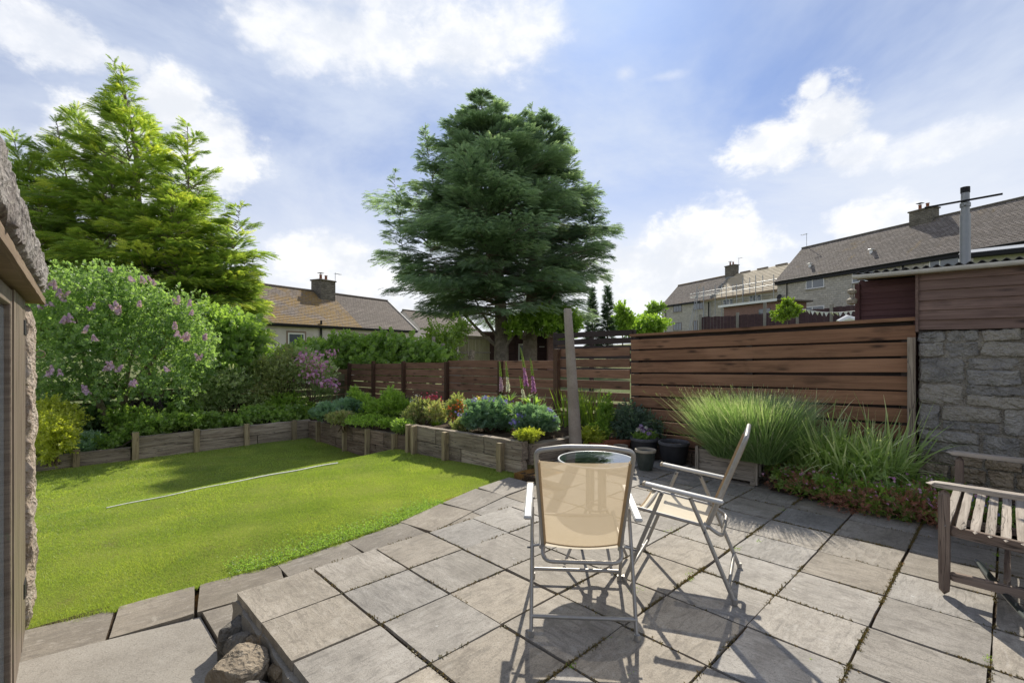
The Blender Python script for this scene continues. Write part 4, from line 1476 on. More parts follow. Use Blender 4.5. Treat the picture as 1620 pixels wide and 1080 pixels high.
rv = rough_box(.64, 3.55, .20, 20, 150, 9, .016, 643, M['lichen_roof'], .08, 17)
link('roof_edge', rv, sh, loc=(-.278, -1.66, 2.212))
link('roof', MB().box(-2.5, -.30, -3.5, .12, 2.20, 2.30).mesh(M['lichen_roof']), sh, loc=(0, 0, 0))
ring = MB(); ring.tube([(.025 * math.cos(a_), 0, .025 * math.sin(a_)) for a_ in [q * math.pi / 5 for q in range(11)]], .003, 5)
link('wall_ring', ring.mesh(M['rubble_brown'], True), sh, loc=(.0, -.05, 1.72))
# ------------------------------------------------------------------ houses and gardens beyond
def house_frame(name, label, X, Y, dX, dY, zb, cat='house'):
    """root at a corner given in camera metres (right, ahead); local +x along (dX,dY), local +y to its left"""
    u, v = cam_uv(X, Y)
    du, dv = cam_uv(dX, dY)
    return thing(name, label, cat, (u, v, zb), rz=math.atan2(dv, du))


def roof_plane(x0, x1, y0, z0, y1, z1, rows, m_, thick=.03, name='roof'):
    """courses of slates, each a thin strip lapping the one below"""
    V, T = [], []
    nx = 2
    for r_ in range(rows):
        a, b = r_ / rows, (r_ + 1.25) / rows
        b = min(b, 1.0)
        ya, yb = y0 + (y1 - y0) * a, y0 + (y1 - y0) * b
        za, zb = z0 + (z1 - z0) * a + thick, z0 + (z1 - z0) * b + .004
        k = len(V)
        V += [(x0, ya, za - thick), (x1, ya, za - thick), (x1, ya, za), (x0, ya, za), (x1, yb, zb), (x0, yb, zb)]
        T += [(k, k + 1, k + 2, k + 3), (k + 3, k + 2, k + 4, k + 5)]
    me = bpy.data.meshes.new('m')
    me.from_pydata(V, [], T)
    me.materials.append(M[m_])
    return me


def window(root, x0, x1, z0, z1, y=-.0, frame='pvc', lights=(0.33,), transom=None, surround=None, t_=.07):
    mb = MB()
    yo = y - .03
    mb.box(x0, x1, yo, yo + .08, z0, z0 + t_, .006).box(x0, x1, yo, yo + .08, z1 - t_, z1, .006)
    mb.box(x0, x0 + t_, yo, yo + .08, z0 + t_, z1 - t_).box(x1 - t_, x1, yo, yo + .08, z0 + t_, z1 - t_)
    xs = [x0] + [x0 + (x1 - x0) * q for q in lights] + [x1]
    for q in lights:
        xc = x0 + (x1 - x0) * q
        mb.box(xc - t_ * .5, xc + t_ * .5, yo + .004, yo + .08, z0 + t_, z1 - t_)
    if transom:
        mb.box(xs[-2], x1 - t_, yo + .006, yo + .08, z0 + (z1 - z0) * transom - .03, z0 + (z1 - z0) * transom + .03)
    f = link('window', mb.mesh(M[frame]), root, loc=(0, 0, 0))
    for a, b in zip(xs, xs[1:]):
        link('pane', MB().box(a + .03, b - .03, yo + .015, yo + .022, z0 + .03, z1 - .03).mesh(M['window_glass']), f, loc=(0, 0, 0))
    link('sill', MB().box(x0 - .08, x1 + .08, y - .12, y + .02, z0 - .07, z0 - .002, .006).mesh(M['surround' if surround else 'house_stone']), f, loc=(0, 0, 0))
    if surround:
        s = .13
        link('surround', MB().box(x0 - s, x0, y - .02, y + .05, z0, z1).box(x1, x1 + s, y - .02, y + .05, z0, z1).box(x0 - s, x1 + s, y - .022, y + .05, z1, z1 + s).mesh(M['surround']), f, loc=(0, 0, 0))
    return f


def gable_house(root, L, D, ez, rz_, wall, roofm, rows=26, over=.25, ends=.12):
    """walls with gables and two roof slopes; local ground 0"""
    mb = MB()
    V = [(0, 0, -3), (L, 0, -3), (L, D, -3), (0, D, -3), (0, 0, ez), (L, 0, ez), (L, D, ez), (0, D, ez), (0, D / 2, rz_ - .06), (L, D / 2, rz_ - .06)]
    mb.add(V, [(0, 1, 5, 4), (2, 3, 7, 6), (3, 0, 4, 8, 7), (1, 2, 6, 9, 5)])
    link('wall', mb.mesh(M[wall]), root, loc=(0, 0, 0))
    sl = (rz_ - ez) / (D / 2)
    for s, (ya, yb) in enumerate(((-over, D / 2), (D + over, D / 2))):
        pass
    a = roof_plane(-ends, L + ends, -over, ez - over * sl + .05, D / 2, rz_, rows, roofm)
    b = roof_plane(-ends, L + ends, D + over, ez - over * sl + .05, D / 2, rz_, rows, roofm)
    r1 = link('roof', a, root, loc=(0, 0, 0))
    r2 = link('roof', b, root, loc=(0, 0, 0))
    link('ridge', MB().tube([(-ends - .02, D / 2, rz_ + .02), (L + ends + .02, D / 2, rz_ + .02)], .10, 8).mesh(M['chimney_stone'], True), r1, loc=(0, 0, 0))
    link('gutter', MB().tube([(-ends, -over - .03, ez - over * sl + .02), (L + ends, -over - .03, ez - over * sl + .02)], .065, 8).box(-ends, L + ends, -over + .02, -.0, ez - over * sl - .30, ez - over * sl + .03).mesh(M['gutter_dark'], False), root, loc=(0, 0, 0))
    return r1, r2


def chimney(root, x, y, zb, zt, w, d, pots=2, m_='chimney_stone'):
    c = link('chimney', MB().box(x - w / 2, x + w / 2, y - d / 2, y + d / 2, zb, zt - .12).mesh(M[m_]), root, loc=(0, 0, 0))
    link('cap', MB().box(x - w / 2 - .09, x + w / 2 + .09, y - d / 2 - .09, y + d / 2 + .09, zt - .12, zt, .03).mesh(M['chimney_stone']), c, loc=(0, 0, 0))
    link('flashing', MB().box(x - w / 2 - .03, x + w / 2 + .03, y - d / 2 - .03, y + d / 2 + .03, zb, zb + .62).mesh(M['zinc']), c, loc=(0, 0, 0))
    for k in range(pots):
        xx = x + (k - (pots - 1) / 2) * .55
        link('chimney_pot', MB().lathe([(.13, 0), (.12, .05), (.10, .36), (.13, .40), (.13, .44), (.08, .44)], 12, Matrix.Translation((xx, y, zt - .01))).mesh(M['terracotta'], True), c, loc=(0, 0, 0))
        if k == 0:
            link('cowl', MB().tube([(xx, y, zt + .42), (xx, y, zt + .55)], .03, 6).box(xx - .2, xx + .2, y - .2, y + .2, zt + .55, zt + .58).mesh(M['gutter_dark']), c, loc=(0, 0, 0))
    return c


def aerial(root, x, y, z0, h_=1.4, d=1):
    mb = MB().tube([(x, y, z0), (x, y, z0 + h_)], .022, 6)
    for k in range(6):
        yy = z0 + h_ * (.55 + .08 * k)
        mb.tube([(x - .02, y, z0 + h_ * .95), (x + .7 * d, y, z0 + h_ * .95)], .015, 5) if k == 0 else None
        mb.tube([(x + .12 * k * d, y - .18, z0 + h_ * .95), (x + .12 * k * d, y + .18, z0 + h_ * .95)], .010, 4)
    link('aerial', mb.mesh(M['zinc']), root, loc=(0, 0, 0))


# right-hand terrace block nearest: x runs from the far-left corner towards the viewer
B1 = house_frame('terrace_house', 'long grey stone house with white windows behind the outbuilding roof', 26.9, 48.9, .30, -.954, 3.2)
r1, r2 = gable_house(B1, 38, 6.8, 5.32, 8.75, 'house_stone', 'roof_terrace', 30)
for (a, b, z0, z1, l_, tr) in [(3.3, 5.2, 3.95, 5.12, (.36,), None), (7.8, 9.7, 3.95, 5.15, (.36,), .72), (13.7, 15.6, 3.95, 5.15, (.36,), .72), (18.2, 20.1, 3.95, 5.15, (.4,), .7), (24.5, 26.4, 3.95, 5.15, (.36,), .72),
                               (3.3, 5.2, 1.1, 2.3, (.36,), None), (8.0, 9.9, 1.1, 2.3, (.36,), None), (13.7, 15.6, 1.1, 2.3, (.36,), None)]:
    window(B1, a, b, z0, z1, 0, 'pvc', l_, tr)
chimney(B1, 11.2, 3.4, 7.6, 9.65, 1.7, .8, 2)
chimney(B1, 25.5, 3.4, 7.6, 9.65, 1.7, .8, 2)
for (x_, f_) in ((8.6, .33), (3.0, .25)):
    link('roof_vent', MB().tube([(x_, 3.4 * f_, 5.42 + 3.4 * f_ - .15), (x_, 3.4 * f_, 5.42 + 3.4 * f_ + .22)], .12, 8).box(x_ - .17, x_ + .17, 3.4 * f_ - .2, 3.4 * f_ + .2, 5.42 + 3.4 * f_ + .2, 5.42 + 3.4 * f_ + .27, .02).mesh(M['pvc'], True), r1, loc=(0, 0, 0))
link('downpipe', MB().tube([(11.6, -.25, 5.1), (11.9, -.07, 4.8), (11.9, -.07, 0)], .055, 8).mesh(M['gutter_dark'], True), B1, loc=(0, 0, 0))
link('downpipe', MB().tube([(1.2, -.07, 5.1), (1.2, -.07, 0)], .04, 8).mesh(M['gutter_dark'], True), B1, loc=(0, 0, 0))
link('satellite_dish', MB().lathe([(.30, .06), (.22, .03), (.08, .01), (.02, 0)], 14, Matrix.Translation((.62, -.35, 3.5)) @ Matrix.Rotation(R(75), 4, 'X')).tube([(.62, 0, 3.4), (.62, -.33, 3.48)], .02, 5).mesh(M['gutter_dark'], True), B1, loc=(0, 0, 0))
aerial(B1, .4, 3.4, 8.8, 1.4, -1)

# farther block
B2 = house_frame('terrace_house', 'far stone house pair, left half slated, right half stripped to bare boards', 23.85, 76.8, .30, -.954, 3.2)
LB, D2 = 24.5, 6.4
E2, R2 = 5.25, 8.6
mb = MB()
V = [(0, 0, -3), (LB, 0, -3), (LB, D2, -3), (0, D2, -3), (0, 0, E2), (LB, 0, E2), (LB, D2, E2), (0, D2, E2), (0, D2 / 2, R2 - .06), (LB, D2 / 2, R2 - .06)]
link('wall', mb.add(V, [(0, 1, 5, 4), (2, 3, 7, 6), (3, 0, 4, 8, 7), (1, 2, 6, 9, 5)]).mesh(M['house_stone']), B2, loc=(0, 0, 0))
sl2 = (R2 - E2) / (D2 / 2)
ra = link('roof', roof_plane(-.1, 11.6, -.25, E2 - .25 * sl2 + .05, D2 / 2, R2, 26, 'roof_terrace'), B2, loc=(0, 0, 0))
link('roof', roof_plane(-.1, LB, D2 + .25, E2 - .25 * sl2 + .05, D2 / 2, R2, 26, 'roof_terrace'), B2, loc=(0, 0, 0))
bare = link('roof', roof_plane(11.6, LB, -.1, E2 - .1 * sl2 + .05, D2 / 2, R2, 16, 'roof_bare', .05), B2, loc=(0, 0, 0))
bare['label'] = 'half-stripped roof of pale bare boards'
lead = MB()
for k in range(15):
    q = k / 14
    lead.box(11.1 - .2 * math.sin(k), 11.9 + .2 * math.sin(k * 2.1), -.1 + q * 3.0, .2 + q * 3.0, E2 + q * 3.0 * sl2 + .06, E2 + q * 3.0 * sl2 + .12)
link('flashing', lead.mesh(M['zinc']), bare, loc=(0, 0, 0))
link('ridge', MB().tube([(-.15, D2 / 2, R2 + .02), (11.6, D2 / 2, R2 + .02)], .11, 8).mesh(M['roof_moss'], True), ra, loc=(0, 0, 0))
for k in range(4):
    x_ = 13.2 + 2.9 * k
    link('ridge_board', MB().box(x_, x_ + 1.7, D2 / 2 - .07, D2 / 2 + .07, R2 - .02, R2 + .12).mesh(M['soffit']), bare, loc=(0, 0, 0))
link('gutter', MB().box(-.1, 11.6, -.33, -.02, E2 - .36, E2 - .12).mesh(M['gutter_dark']), B2, loc=(0, 0, 0))
for (a, b, z0, z1, fr, l_) in [(3.0, 5.0, 3.95, 5.0, 'brown_frame', (.33, .66)), (7.7, 9.7, 3.95, 5.0, 'brown_frame', (.33, .66)), (3.0, 5.0, 1.2, 2.35, 'brown_frame', (.33, .66)), (7.7, 8.6, .6, 2.45, 'brown_frame', (.5,)),
                               (13.6, 15.4, 3.95, 4.85, 'pvc', (.33, .66)), (18.1, 20.0, 3.95, 4.95, 'pvc', (.33, .66))]:
    window(B2, a, b, z0, z1, 0, fr, l_)
chimney(B2, 11.6, D2 / 2, 7.6, 9.9, 1.7, .8, 2)
link('downpipe', MB().tube([(10.9, -.08, 5.0), (10.9, -.08, 0)], .06, 8).mesh(M['gutter_dark'], True), B2, loc=(0, 0, 0))
link('downpipe', MB().tube([(1.1, -.06, 5.0), (1.1, -.06, 0)], .04, 8).mesh(M['gutter_dark'], True), B2, loc=(0, 0, 0))
aerial(B2, 12.9, D2 / 2, 9.0, 1.7)

sc = house_frame('scaffold', 'steel scaffold with plank walkway below the bare-board roof', 23.85 + .3 * 9.5 - 1.2, 76.8 - 9.06 - .4, .30, -.954, 3.2, 'scaffold')
for x_ in (0.6, 2.0, 4.2, 6.2, 8.0, 9.0, 11.0, 13.6):
    for y_ in (-.1, .95):
        link('upright', MB().tube([(x_, y_, -1), (x_, y_, 6.7 + .35 * math.sin(x_ * 3))], .045, 6).mesh(M['zinc']), sc, loc=(0, 0, 0))
for z_ in (5.55, 6.1):
    link('rail', MB().tube([(-.8, -.1, z_ - .05), (14.2, -.1, z_ + .05)], .04, 6).mesh(M['zinc']), sc, loc=(0, 0, 0))
link('rail', MB().tube([(-1.5, .4, 5.75), (4.5, .4, 5.85)], .06, 6).mesh(M['cream']), sc, loc=(0, 0, 0))
for k in range(3):
    link('plank', MB().box(1.2, 14.2, .05 + .3 * k, .3 + .3 * k, 4.78, 4.84).mesh(M['cream' if k else 'roof_bare']), sc, loc=(0, 0, 0))
link('toe_board', MB().box(1.2, 14.2, -.05, -.01, 4.80, 5.02).mesh(M['soffit']), sc, loc=(0, 0, 0))
ld = thing('ladder', 'pale ladder leaning against the scaffold of the far house', 'ladder', wloc(sc), rz=sc.rotation_euler.z)
mb = MB()
for s in (0, .4):
    mb.tube([(.2 + s, -1.5, -.5), (.9 + s, -.25, 6.6)], .04, 5)
for k in range(22):
    q = (k + .5) / 22
    mb.tube([(.2 + .7 * q, -1.5 + 1.25 * q, -.5 + 7.1 * q), (.6 + .7 * q, -1.5 + 1.25 * q, -.5 + 7.1 * q)], .02, 4)
link('rails', mb.mesh(M['zinc']), ld, loc=(0, 0, 0))

ex = house_frame('brick_outhouse', 'pinkish brick outhouse with white eaves in front of the scaffolded house', 19.9, 45.3, .30, -.954, 2.0, 'outhouse')
link('wall', MB().box(0, 6.0, 0, 3.2, -2, 3.42).mesh(M['pink_brick']), ex, loc=(0, 0, 0))
link('roof', MB().box(-.3, 6.4, -.35, 3.5, 3.44, 3.58, .02).mesh(M['roof_grey']), ex, loc=(0, 0, 0))
link('fascia', MB().box(-.3, 6.4, -.40, -.36, 3.40, 3.60).mesh(M['pvc']), ex, loc=(0, 0, 0))
link('window', MB().box(4.2, 5.4, -.05, -.01, 2.2, 2.9).mesh(M['window_glass']), ex, loc=(0, 0, 0))

# pale extension with a dark gutter at the far right
k_ = at(1540, 430, 16)
ext = thing('house_extension', 'pale rendered extension with dark sloping gutter behind the flue pipe', 'extension', (k_.x, k_.y, 1.22), rz=R(-90))
link('wall', MB().box(0, 6, 0, 3, -1, 3.35).mesh(M['cream']), ext, loc=(0, 0, 0))
link('gutter', MB().box(-.35, 6.2, -.42, -.28, 3.22, 3.40, .03).mesh(M['gutter_dark']), ext, loc=(0, 0, 0))
link('roof', MB().add([(-.35, -.35, 3.40), (6.2, -.35, 3.40), (6.2, 3, 4.0), (-.35, 3, 4.0), (-.35, -.35, 3.34), (6.2, -.35, 3.34), (6.2, 3, 3.94), (-.35, 3, 3.94)],
                      [(0, 1, 2, 3), (4, 7, 6, 5), (0, 4, 5, 1), (3, 2, 6, 7), (0, 3, 7, 4), (1, 5, 6, 2)]).mesh(M['zinc']), ext, loc=(0, 0, 0))

# left-hand cottage: x runs away to the right from the near left corner
LH = house_frame('cottage', 'pale rendered cottage with mossy roof and single small window beyond the hedge', -16.7, 32.0, .455, .89, -1.4)
gz = -1.4
e_, r_h = 3.4 - gz, 6.28 - gz
mb = MB()
L_, D_ = 16.1, 7.0
V = [(0, 0, -1), (L_, 0, -1), (L_, D_, -1), (0, D_, -1), (0, 0, e_), (L_, 0, e_), (L_, D_, e_), (0, D_, e_), (0, D_ / 2, r_h - .06), (L_, D_ / 2, r_h - .06)]
link('wall', mb.add(V, [(0, 1, 5, 4), (2, 3, 7, 6), (3, 0, 4, 8, 7), (1, 2, 6, 9, 5)]).mesh(M['render']), LH, loc=(0, 0, 0))
s_ = (r_h - e_) / (D_ / 2)
q1 = link('roof', roof_plane(-.12, 9.0, -.25, e_ - .25 * s_ + .06, D_ / 2, r_h + .01, 24, 'roof_moss', .04), LH, loc=(0, 0, 0))
q1['label'] = 'mossy old slate slope with orange lichen'
q2 = link('roof', roof_plane(9.0, L_ + .12, -.25, e_ - .25 * s_ + .05, D_ / 2, r_h, 24, 'roof_grey'), LH, loc=(0, 0, 0))
link('roof', roof_plane(-.12, L_ + .12, D_ + .25, e_ - .25 * s_ + .05, D_ / 2, r_h, 24, 'roof_grey'), LH, loc=(0, 0, 0))
link('verge', MB().bar((L_ + .13, -.25, e_ - .25 * s_ + .10), (L_ + .13, D_ / 2, r_h + .05), .10, .12).mesh(M['cream']), q2, loc=(0, 0, 0))
link('ridge', MB().tube([(-.15, D_ / 2, r_h + .04), (L_ + .15, D_ / 2, r_h + .04)], .10, 8).mesh(M['roof_grey'], True), q1, loc=(0, 0, 0))
link('gutter', MB().box(-.12, L_ + .1, -.36, -.26, e_ - .28, e_ - .16).box(-.12, L_ + .1, -.26, -.02, e_ - .34, e_ - .20).mesh(M['gutter_dark']), LH, loc=(0, 0, 0))
window(LH, 2.1, 3.5, e_ - 1.78, e_ - .75, 0, 'pvc', (), None, True, .10)
window(LH, 7.8, 9.6, e_ - 1.78, e_ - .75, 0, 'pvc', (.5,), None, True, .09)
link('downpipe', MB().tube([(4.9, -.12, e_ + .25), (4.9, -.12, -.5)], .075, 8).mesh(M['gutter_dark'], True), LH, loc=(0, 0, 0))
chimney(LH, 8.0, D_ / 2 - .35, r_h - 1.6, r_h + 1.0, 1.55, 1.1, 2)
aerial(LH, 9.6, D_ / 2, r_h, 1.9, 1)
u2, v2 = cam_uv(-8.6, 49.5)
lh2 = house_frame('cottage', 'grey slate roof end of a further cottage showing past the conifer', -9.6, 54.0, .455, .89, -1.2)
gable_house(lh2, 12, 6.5, 4.6, 7.2, 'render', 'roof_grey', 18)

# garden sheds, fences and odds beyond the board fence ----------------------
def zland(p):
    return land_z(p.x, p.y)


p = at(816, 553, 25.5)
GK = 25.5 / 16.5
gs = thing('garden_shed', 'dark brown garden shed with door and window behind the two conifer trunks', 'garden shed', (p.x, p.y, zland(p) - .1), rz=-YAW + R(-4))
h0 = (2.385 - (zland(p) - .1)) / GK
gs.scale = (GK, GK, GK)
for k in range(9):                     # vertical boards of the lit front
    link('board', MB().box(.15 * k + .002, .15 * k + .148, 0, .02, 0, h0 - .16 - .0, .003).mesh(M['shed_brown']), gs, loc=(0, 0, 0)) if not (k in (5, 6)) else None
dr = link('door', MB().box(.76, 1.19, -.018, .0, .1, h0 - .30, .004).mesh(M['shed_brown']), gs, loc=(0, 0, 0))
link('hasp', MB().box(.80, .98, -.03, -.018, h0 - .52, h0 - .49).mesh(M['rim_white']), dr, loc=(0, 0, 0))
link('wall', MB().box(.0, 1.35, .02, 2.0, 0, h0 - .16).mesh(M['shed_brown']), gs, loc=(0, 0, 0))
for k in range(int(h0 / .155)):        # lapped boards of the shaded side
    link('board', MB().box(-1.15, -.005, -.0, .025, .155 * k, .155 * k + .150, .004).mesh(M['shed_brown']), gs, loc=(0, 0, 0))
link('side', MB().box(-1.15, -.005, .03, 1.6, 0, h0 - .2).mesh(M['shed_brown']), gs, loc=(0, 0, 0))
w_ = link('window', MB().box(.09, .13, -.03, .0, h0 - 1.0, h0 - .4).box(.45, .49, -.03, .0, h0 - 1.0, h0 - .4).box(.13, .45, -.03, .0, h0 - 1.0, h0 - .95).box(.13, .45, -.03, .0, h0 - .45, h0 - .4).mesh(M['rim_white']), gs, loc=(0, 0, 0))
link('pane', MB().box(.13, .45, -.015, -.008, h0 - .95, h0 - .45).mesh(M['window_glass']), w_, loc=(0, 0, 0))
link('roof', MB().add([(-1.2, -.15, h0 - .10), (1.5, -.15, h0 - .14), (1.5, 2.1, h0 - .22), (-1.2, 2.1, h0 - .18), (-1.2, -.15, h0 + .02), (1.5, -.15, h0 - .02), (1.5, 2.1, h0 - .1), (-1.2, 2.1, h0 - .06)],
                      [(0, 1, 2, 3), (4, 7, 6, 5), (0, 4, 5, 1), (3, 2, 6, 7), (0, 3, 7, 4), (1, 5, 6, 2)]).mesh(M['shed_brown']), gs, loc=(0, 0, 0))

p = at(722, 553, 23.5)
GK = 23.5 / 15.5
zz = zland(p)
pf = thing('board_screen', 'pale green-tinged vertical board screen left of the conifer trunks', 'fence', (p.x, p.y, zz), rz=-YAW)
pf.scale = (GK, GK, GK)
t0_ = (2.12 - zz) / GK
for k in range(9):
    link('board', rough_box(t0_ + .1, .02, .108, 6, 1, 1, .003, 700 + k, M['pale_fence'], 0, 3), pf, loc=(.12 + .112 * k, .02, (t0_ - .1) / 2), rot=(0, -math.pi / 2, 0))
link('post', MB().box(-.07, .03, -.04, .06, -.3, t0_ + .12, .005).mesh(M['crate']), pf, loc=(0, 0, 0))
link('rail', MB().box(0, 1.1, -.03, -.005, t0_ * .62, t0_ * .62 + .04, .004).mesh(M['crate']), pf, loc=(0, 0, 0))
link('rail', MB().box(0, 1.1, -.03, -.005, t0_ - .1, t0_ - .05, .004).mesh(M['crate']), pf, loc=(0, 0, 0))
p = at(702, 553, 14.6)
pf = thing('timber_step_fence', 'low rough timber boards between hedge and pale screen', 'fence', (p.x, p.y, zland(p)), rz=-YAW)
for k in range(3):
    link('board', rough_box(.52, .03, .18, 4, 1, 1, .004, 715 + k, M['crate'], 0, 3), pf, loc=(.26, 0, .62 + .2 * k))
link('post', MB().box(-.06, .03, -.05, .04, -.3, 1.75, .005).mesh(M['crate']), pf, loc=(0, 0, 0))
link('post', MB().box(-.35, -.26, -.05, .04, -.3, 1.95, .005).mesh(M['crate']), pf, loc=(0, 0, 0))
st = thing('tree_stump', 'small broken stump in front of the pale board screen', 'stump', tuple(at(746, 575, 13.8)))
link('trunk', MB().tube([(0, 0, -1), (0, 0, .2), (.04, 0, .38)], [.09, .09, .07], 8).tube([(0, 0, .1), (-.12, 0, .22), (-.16, 0, .4)], [.03, .025, .02], 6).mesh(M['bark_pale'], True), st, loc=(0, 0, 0))

p = at(876, 553, 11.2); q = at(1000, 553, 9.6)
d_ = (q - p); L_ = d_.length; an = math.atan2(d_.y, d_.x)
df = thing('slatted_fence', 'dark slatted fence rising behind the concrete post', 'fence', (p.x, p.y, 0), rz=an)
for k in range(6):
    link('board', rough_box(L_, .02, .115, 8, 1, 1, .003, 720 + k, M['fence_dark'], 0, 3), df, loc=(L_ / 2, 0, 1.78 - .155 * k), rot=(0, -.012, 0))
for k in range(3):
    link('post', MB().box(L_ * k / 2 - .04, L_ * k / 2 + .04, .02, .09, -.3, 1.85, .004).mesh(M['fence_dark']), df, loc=(0, 0, 0))
p = at(880, 522, 24)
tl_ = thing('teal_lean_to', 'small teal-roofed lean-to just right of the brown garden shed', 'lean-to', (p.x, p.y, zland(p)), rz=-YAW)
hh = 2.3 - zland(p)
link('roof', MB().box(-.5, .5, -.2, 1.2, hh, hh + .25, .03).mesh(M['teal_sheet']), tl_, loc=(0, 0, 0))
link('wall', MB().box(-.4, .9, 0, 1, 0, hh).mesh(M['pink_brick']), tl_, loc=(0, 0, 0))

# concrete-post fence up by the terrace
fp = [(1108, 26.0), (1167, 25.0), (1210, 24.0), (1262, 23.0), (1316, 21.6), (1362, 20.4), (1430, 19.2)]
for k, ((pa, Ya), (pb, Yb)) in enumerate(zip(fp, fp[1:])):
    a, b = at(pa, 553, Ya), at(pb, 553, Yb)
    d_ = b - a; L_ = math.hypot(d_.x, d_.y); an = math.atan2(d_.y, d_.x)
    if k == 0:
        root = thing('panel_fence', 'dark brown featheredge fence between concrete posts below the far houses', 'fence', (a.x, a.y, 1.2))
    zt = 3.22 + .035 * k
    npl = max(8, int(L_ / .16))
    for j in range(npl):
        c_ = a + d_ * ((j + .5) / npl)
        link('board', MB().box(-L_ / npl / 2 + .004, L_ / npl / 2 - .004, -.01 + .006 * (j % 2), .012, -1.9, 0, .003).mesh(M['shed_brown']), root, wl=(c_.x, c_.y, zt - .02 * (j % 3 == 0)), rot=(0, 0, an))
    link('concrete_post', MB().box(-.07, .07, -.06, .06, -2.4, .12 + (.38 if k == 2 else 0), .015).mesh(M['concrete']), root, wl=(a.x, a.y, zt), rot=(0, 0, an))
# bunting
a, b = at(1262, 487, 19.0), at(1358, 491, 17.0)
bt = thing('bunting', 'string of small white flags in front of the brown panel fence', 'bunting', tuple(a))
L_ = (b - a)
link('string', MB().tube([tuple(L_ * (k / 10) - Vector((0, 0, .12 * math.sin(k / 10 * math.pi)))) for k in range(11)], .008, 4).mesh(M['rim_white']), bt, loc=(0, 0, 0))
an = math.atan2(L_.y, L_.x)
for k in range(13):
    q = (k + .5) / 13
    c_ = L_ * q - Vector((0, 0, .12 * math.sin(q * math.pi)))
    link('flag', MB().add([(-.075, 0, 0), (.075, 0, 0), (.012 * (k % 3), .01, -.16), (-.075, .004, 0), (.075, .004, 0), (.012 * (k % 3), .014, -.16)], [(0, 2, 1), (3, 4, 5), (0, 1, 4, 3), (1, 2, 5, 4), (2, 0, 3, 5)]).mesh(M['pvc']), bt, loc=c_, rot=(rnd.gauss(0, .3), 0, an + rnd.gauss(0, .3)))
c_ = at(1340, 500, 13)
sw = thing('garden_slide', 'pale plastic slide top peeping over the tall fence panel', 'slide', (c_.x, c_.y, c_.z - .16), rz=-YAW)
link('chute', MB().tube([(-.25, 0, .0), (0, 0, .10), (.2, 0, .05), (.3, 0, .12), (.36, 0, .26)], [.06, .10, .09, .04, .02], 8).mesh(M['rim_white'], True), sw, loc=(0, 0, 0))
link('leg', MB().tube([(0, 0, .05), (0, 0, -2)], .04, 8).mesh(M['rim_white'], True), sw, loc=(0, 0, 0))
# ------------------------------------------------------------------ trees
def conifer_axis(g, base, tip, rfun, n_limbs, fronds, fsize, updeg=(10, 38), t0=.0, wind=(0, 0, 0), trunk_r=.1, segs=None, tw=.32):
    base, tip = np.array(base, float), np.array(tip, float)
    ax = tip - base
    H = np.linalg.norm(ax)
    P, Dn, Sz, Rv = [], [], [], []
    limbs = MB()
    seedo = float(g.uniform(0, 50))
    for i in range(n_limbs):
        q = t0 + (1 - t0) * (i + g.uniform(0, 1)) / n_limbs
        org = base + ax * q
        ph = g.uniform(0, 2 * np.pi)
        lump = noise.noise(Vector((math.cos(ph) * 1.5 + seedo, math.sin(ph) * 1.5, q * 5.5)))
        L = rfun(q) * g.uniform(.68, 1.12) * (1 + .5 * lump)
        if g.uniform() < .10:
            L *= 1.15
        ev = R(g.uniform(*updeg)) * (0.35 + .9 * q)
        d = np.array([np.cos(ph) * np.cos(ev), np.sin(ph) * np.cos(ev), np.sin(ev)]) + np.array(wind) * (.4 + q)
        d /= np.linalg.norm(d)
        side = np.cross(d, [0, 0, 1]); side /= np.linalg.norm(side)
        upv = np.cross(side, d)
        k = max(6, int(fronds * (L / 2.2)))
        s = g.uniform(.10, 1, k) ** .58
        wdt = (1 - s) * .34 + .10
        lat = g.uniform(-1, 1, k)
        hh = g.normal(0, .03, k)
        droop = -.13 * s ** 2
        p = org + d * (L * s)[:, None] + side * (lat * wdt * L)[:, None] + upv * (hh * L)[:, None] + np.array([0, 0, 1.]) * (droop * L)[:, None]
        dd = d + side * (lat * .8)[:, None] + np.array([0, 0, 1.]) * (.12 - .46 * s[:, None] + g.normal(0, .16, (k, 1))) + np.array(wind) * .6
        P.append(p); Dn.append(dd)
        Sz.append(fsize * g.uniform(.65, 1.2, k) * (.8 + .25 * min(1, L / 1.5)))
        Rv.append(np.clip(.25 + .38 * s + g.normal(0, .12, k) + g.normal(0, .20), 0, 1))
        r0 = .012 + .011 * L
        pts = [tuple(org + d * (L * a_) + np.array([0, 0, -.16 * a_ * a_ * L])) for a_ in (0, .3, .6, .92)]
        limbs.tube(pts, [r0, r0 * .7, r0 * .45, .004], 4, False)
    P = np.concatenate(P); Dn = np.concatenate(Dn)
    upn = nrm(np.array([0, 0, 1.]) + g.normal(0, tw, (len(P), 3)))
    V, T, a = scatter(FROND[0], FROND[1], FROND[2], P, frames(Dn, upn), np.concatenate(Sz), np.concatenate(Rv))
    return (V, T, a), limbs


def trunk_mesh(pts, rs, m_, n=12, extra=None):
    mb = MB().tube(pts, rs, n)
    if extra:
        for (p_, r_) in extra:
            mb.tube(p_, r_, 7)
    me = mb.mesh(M[m_], True)
    for v in me.vertices:
        v.co += noise.noise_vector(v.co * 7) * .012
    return me


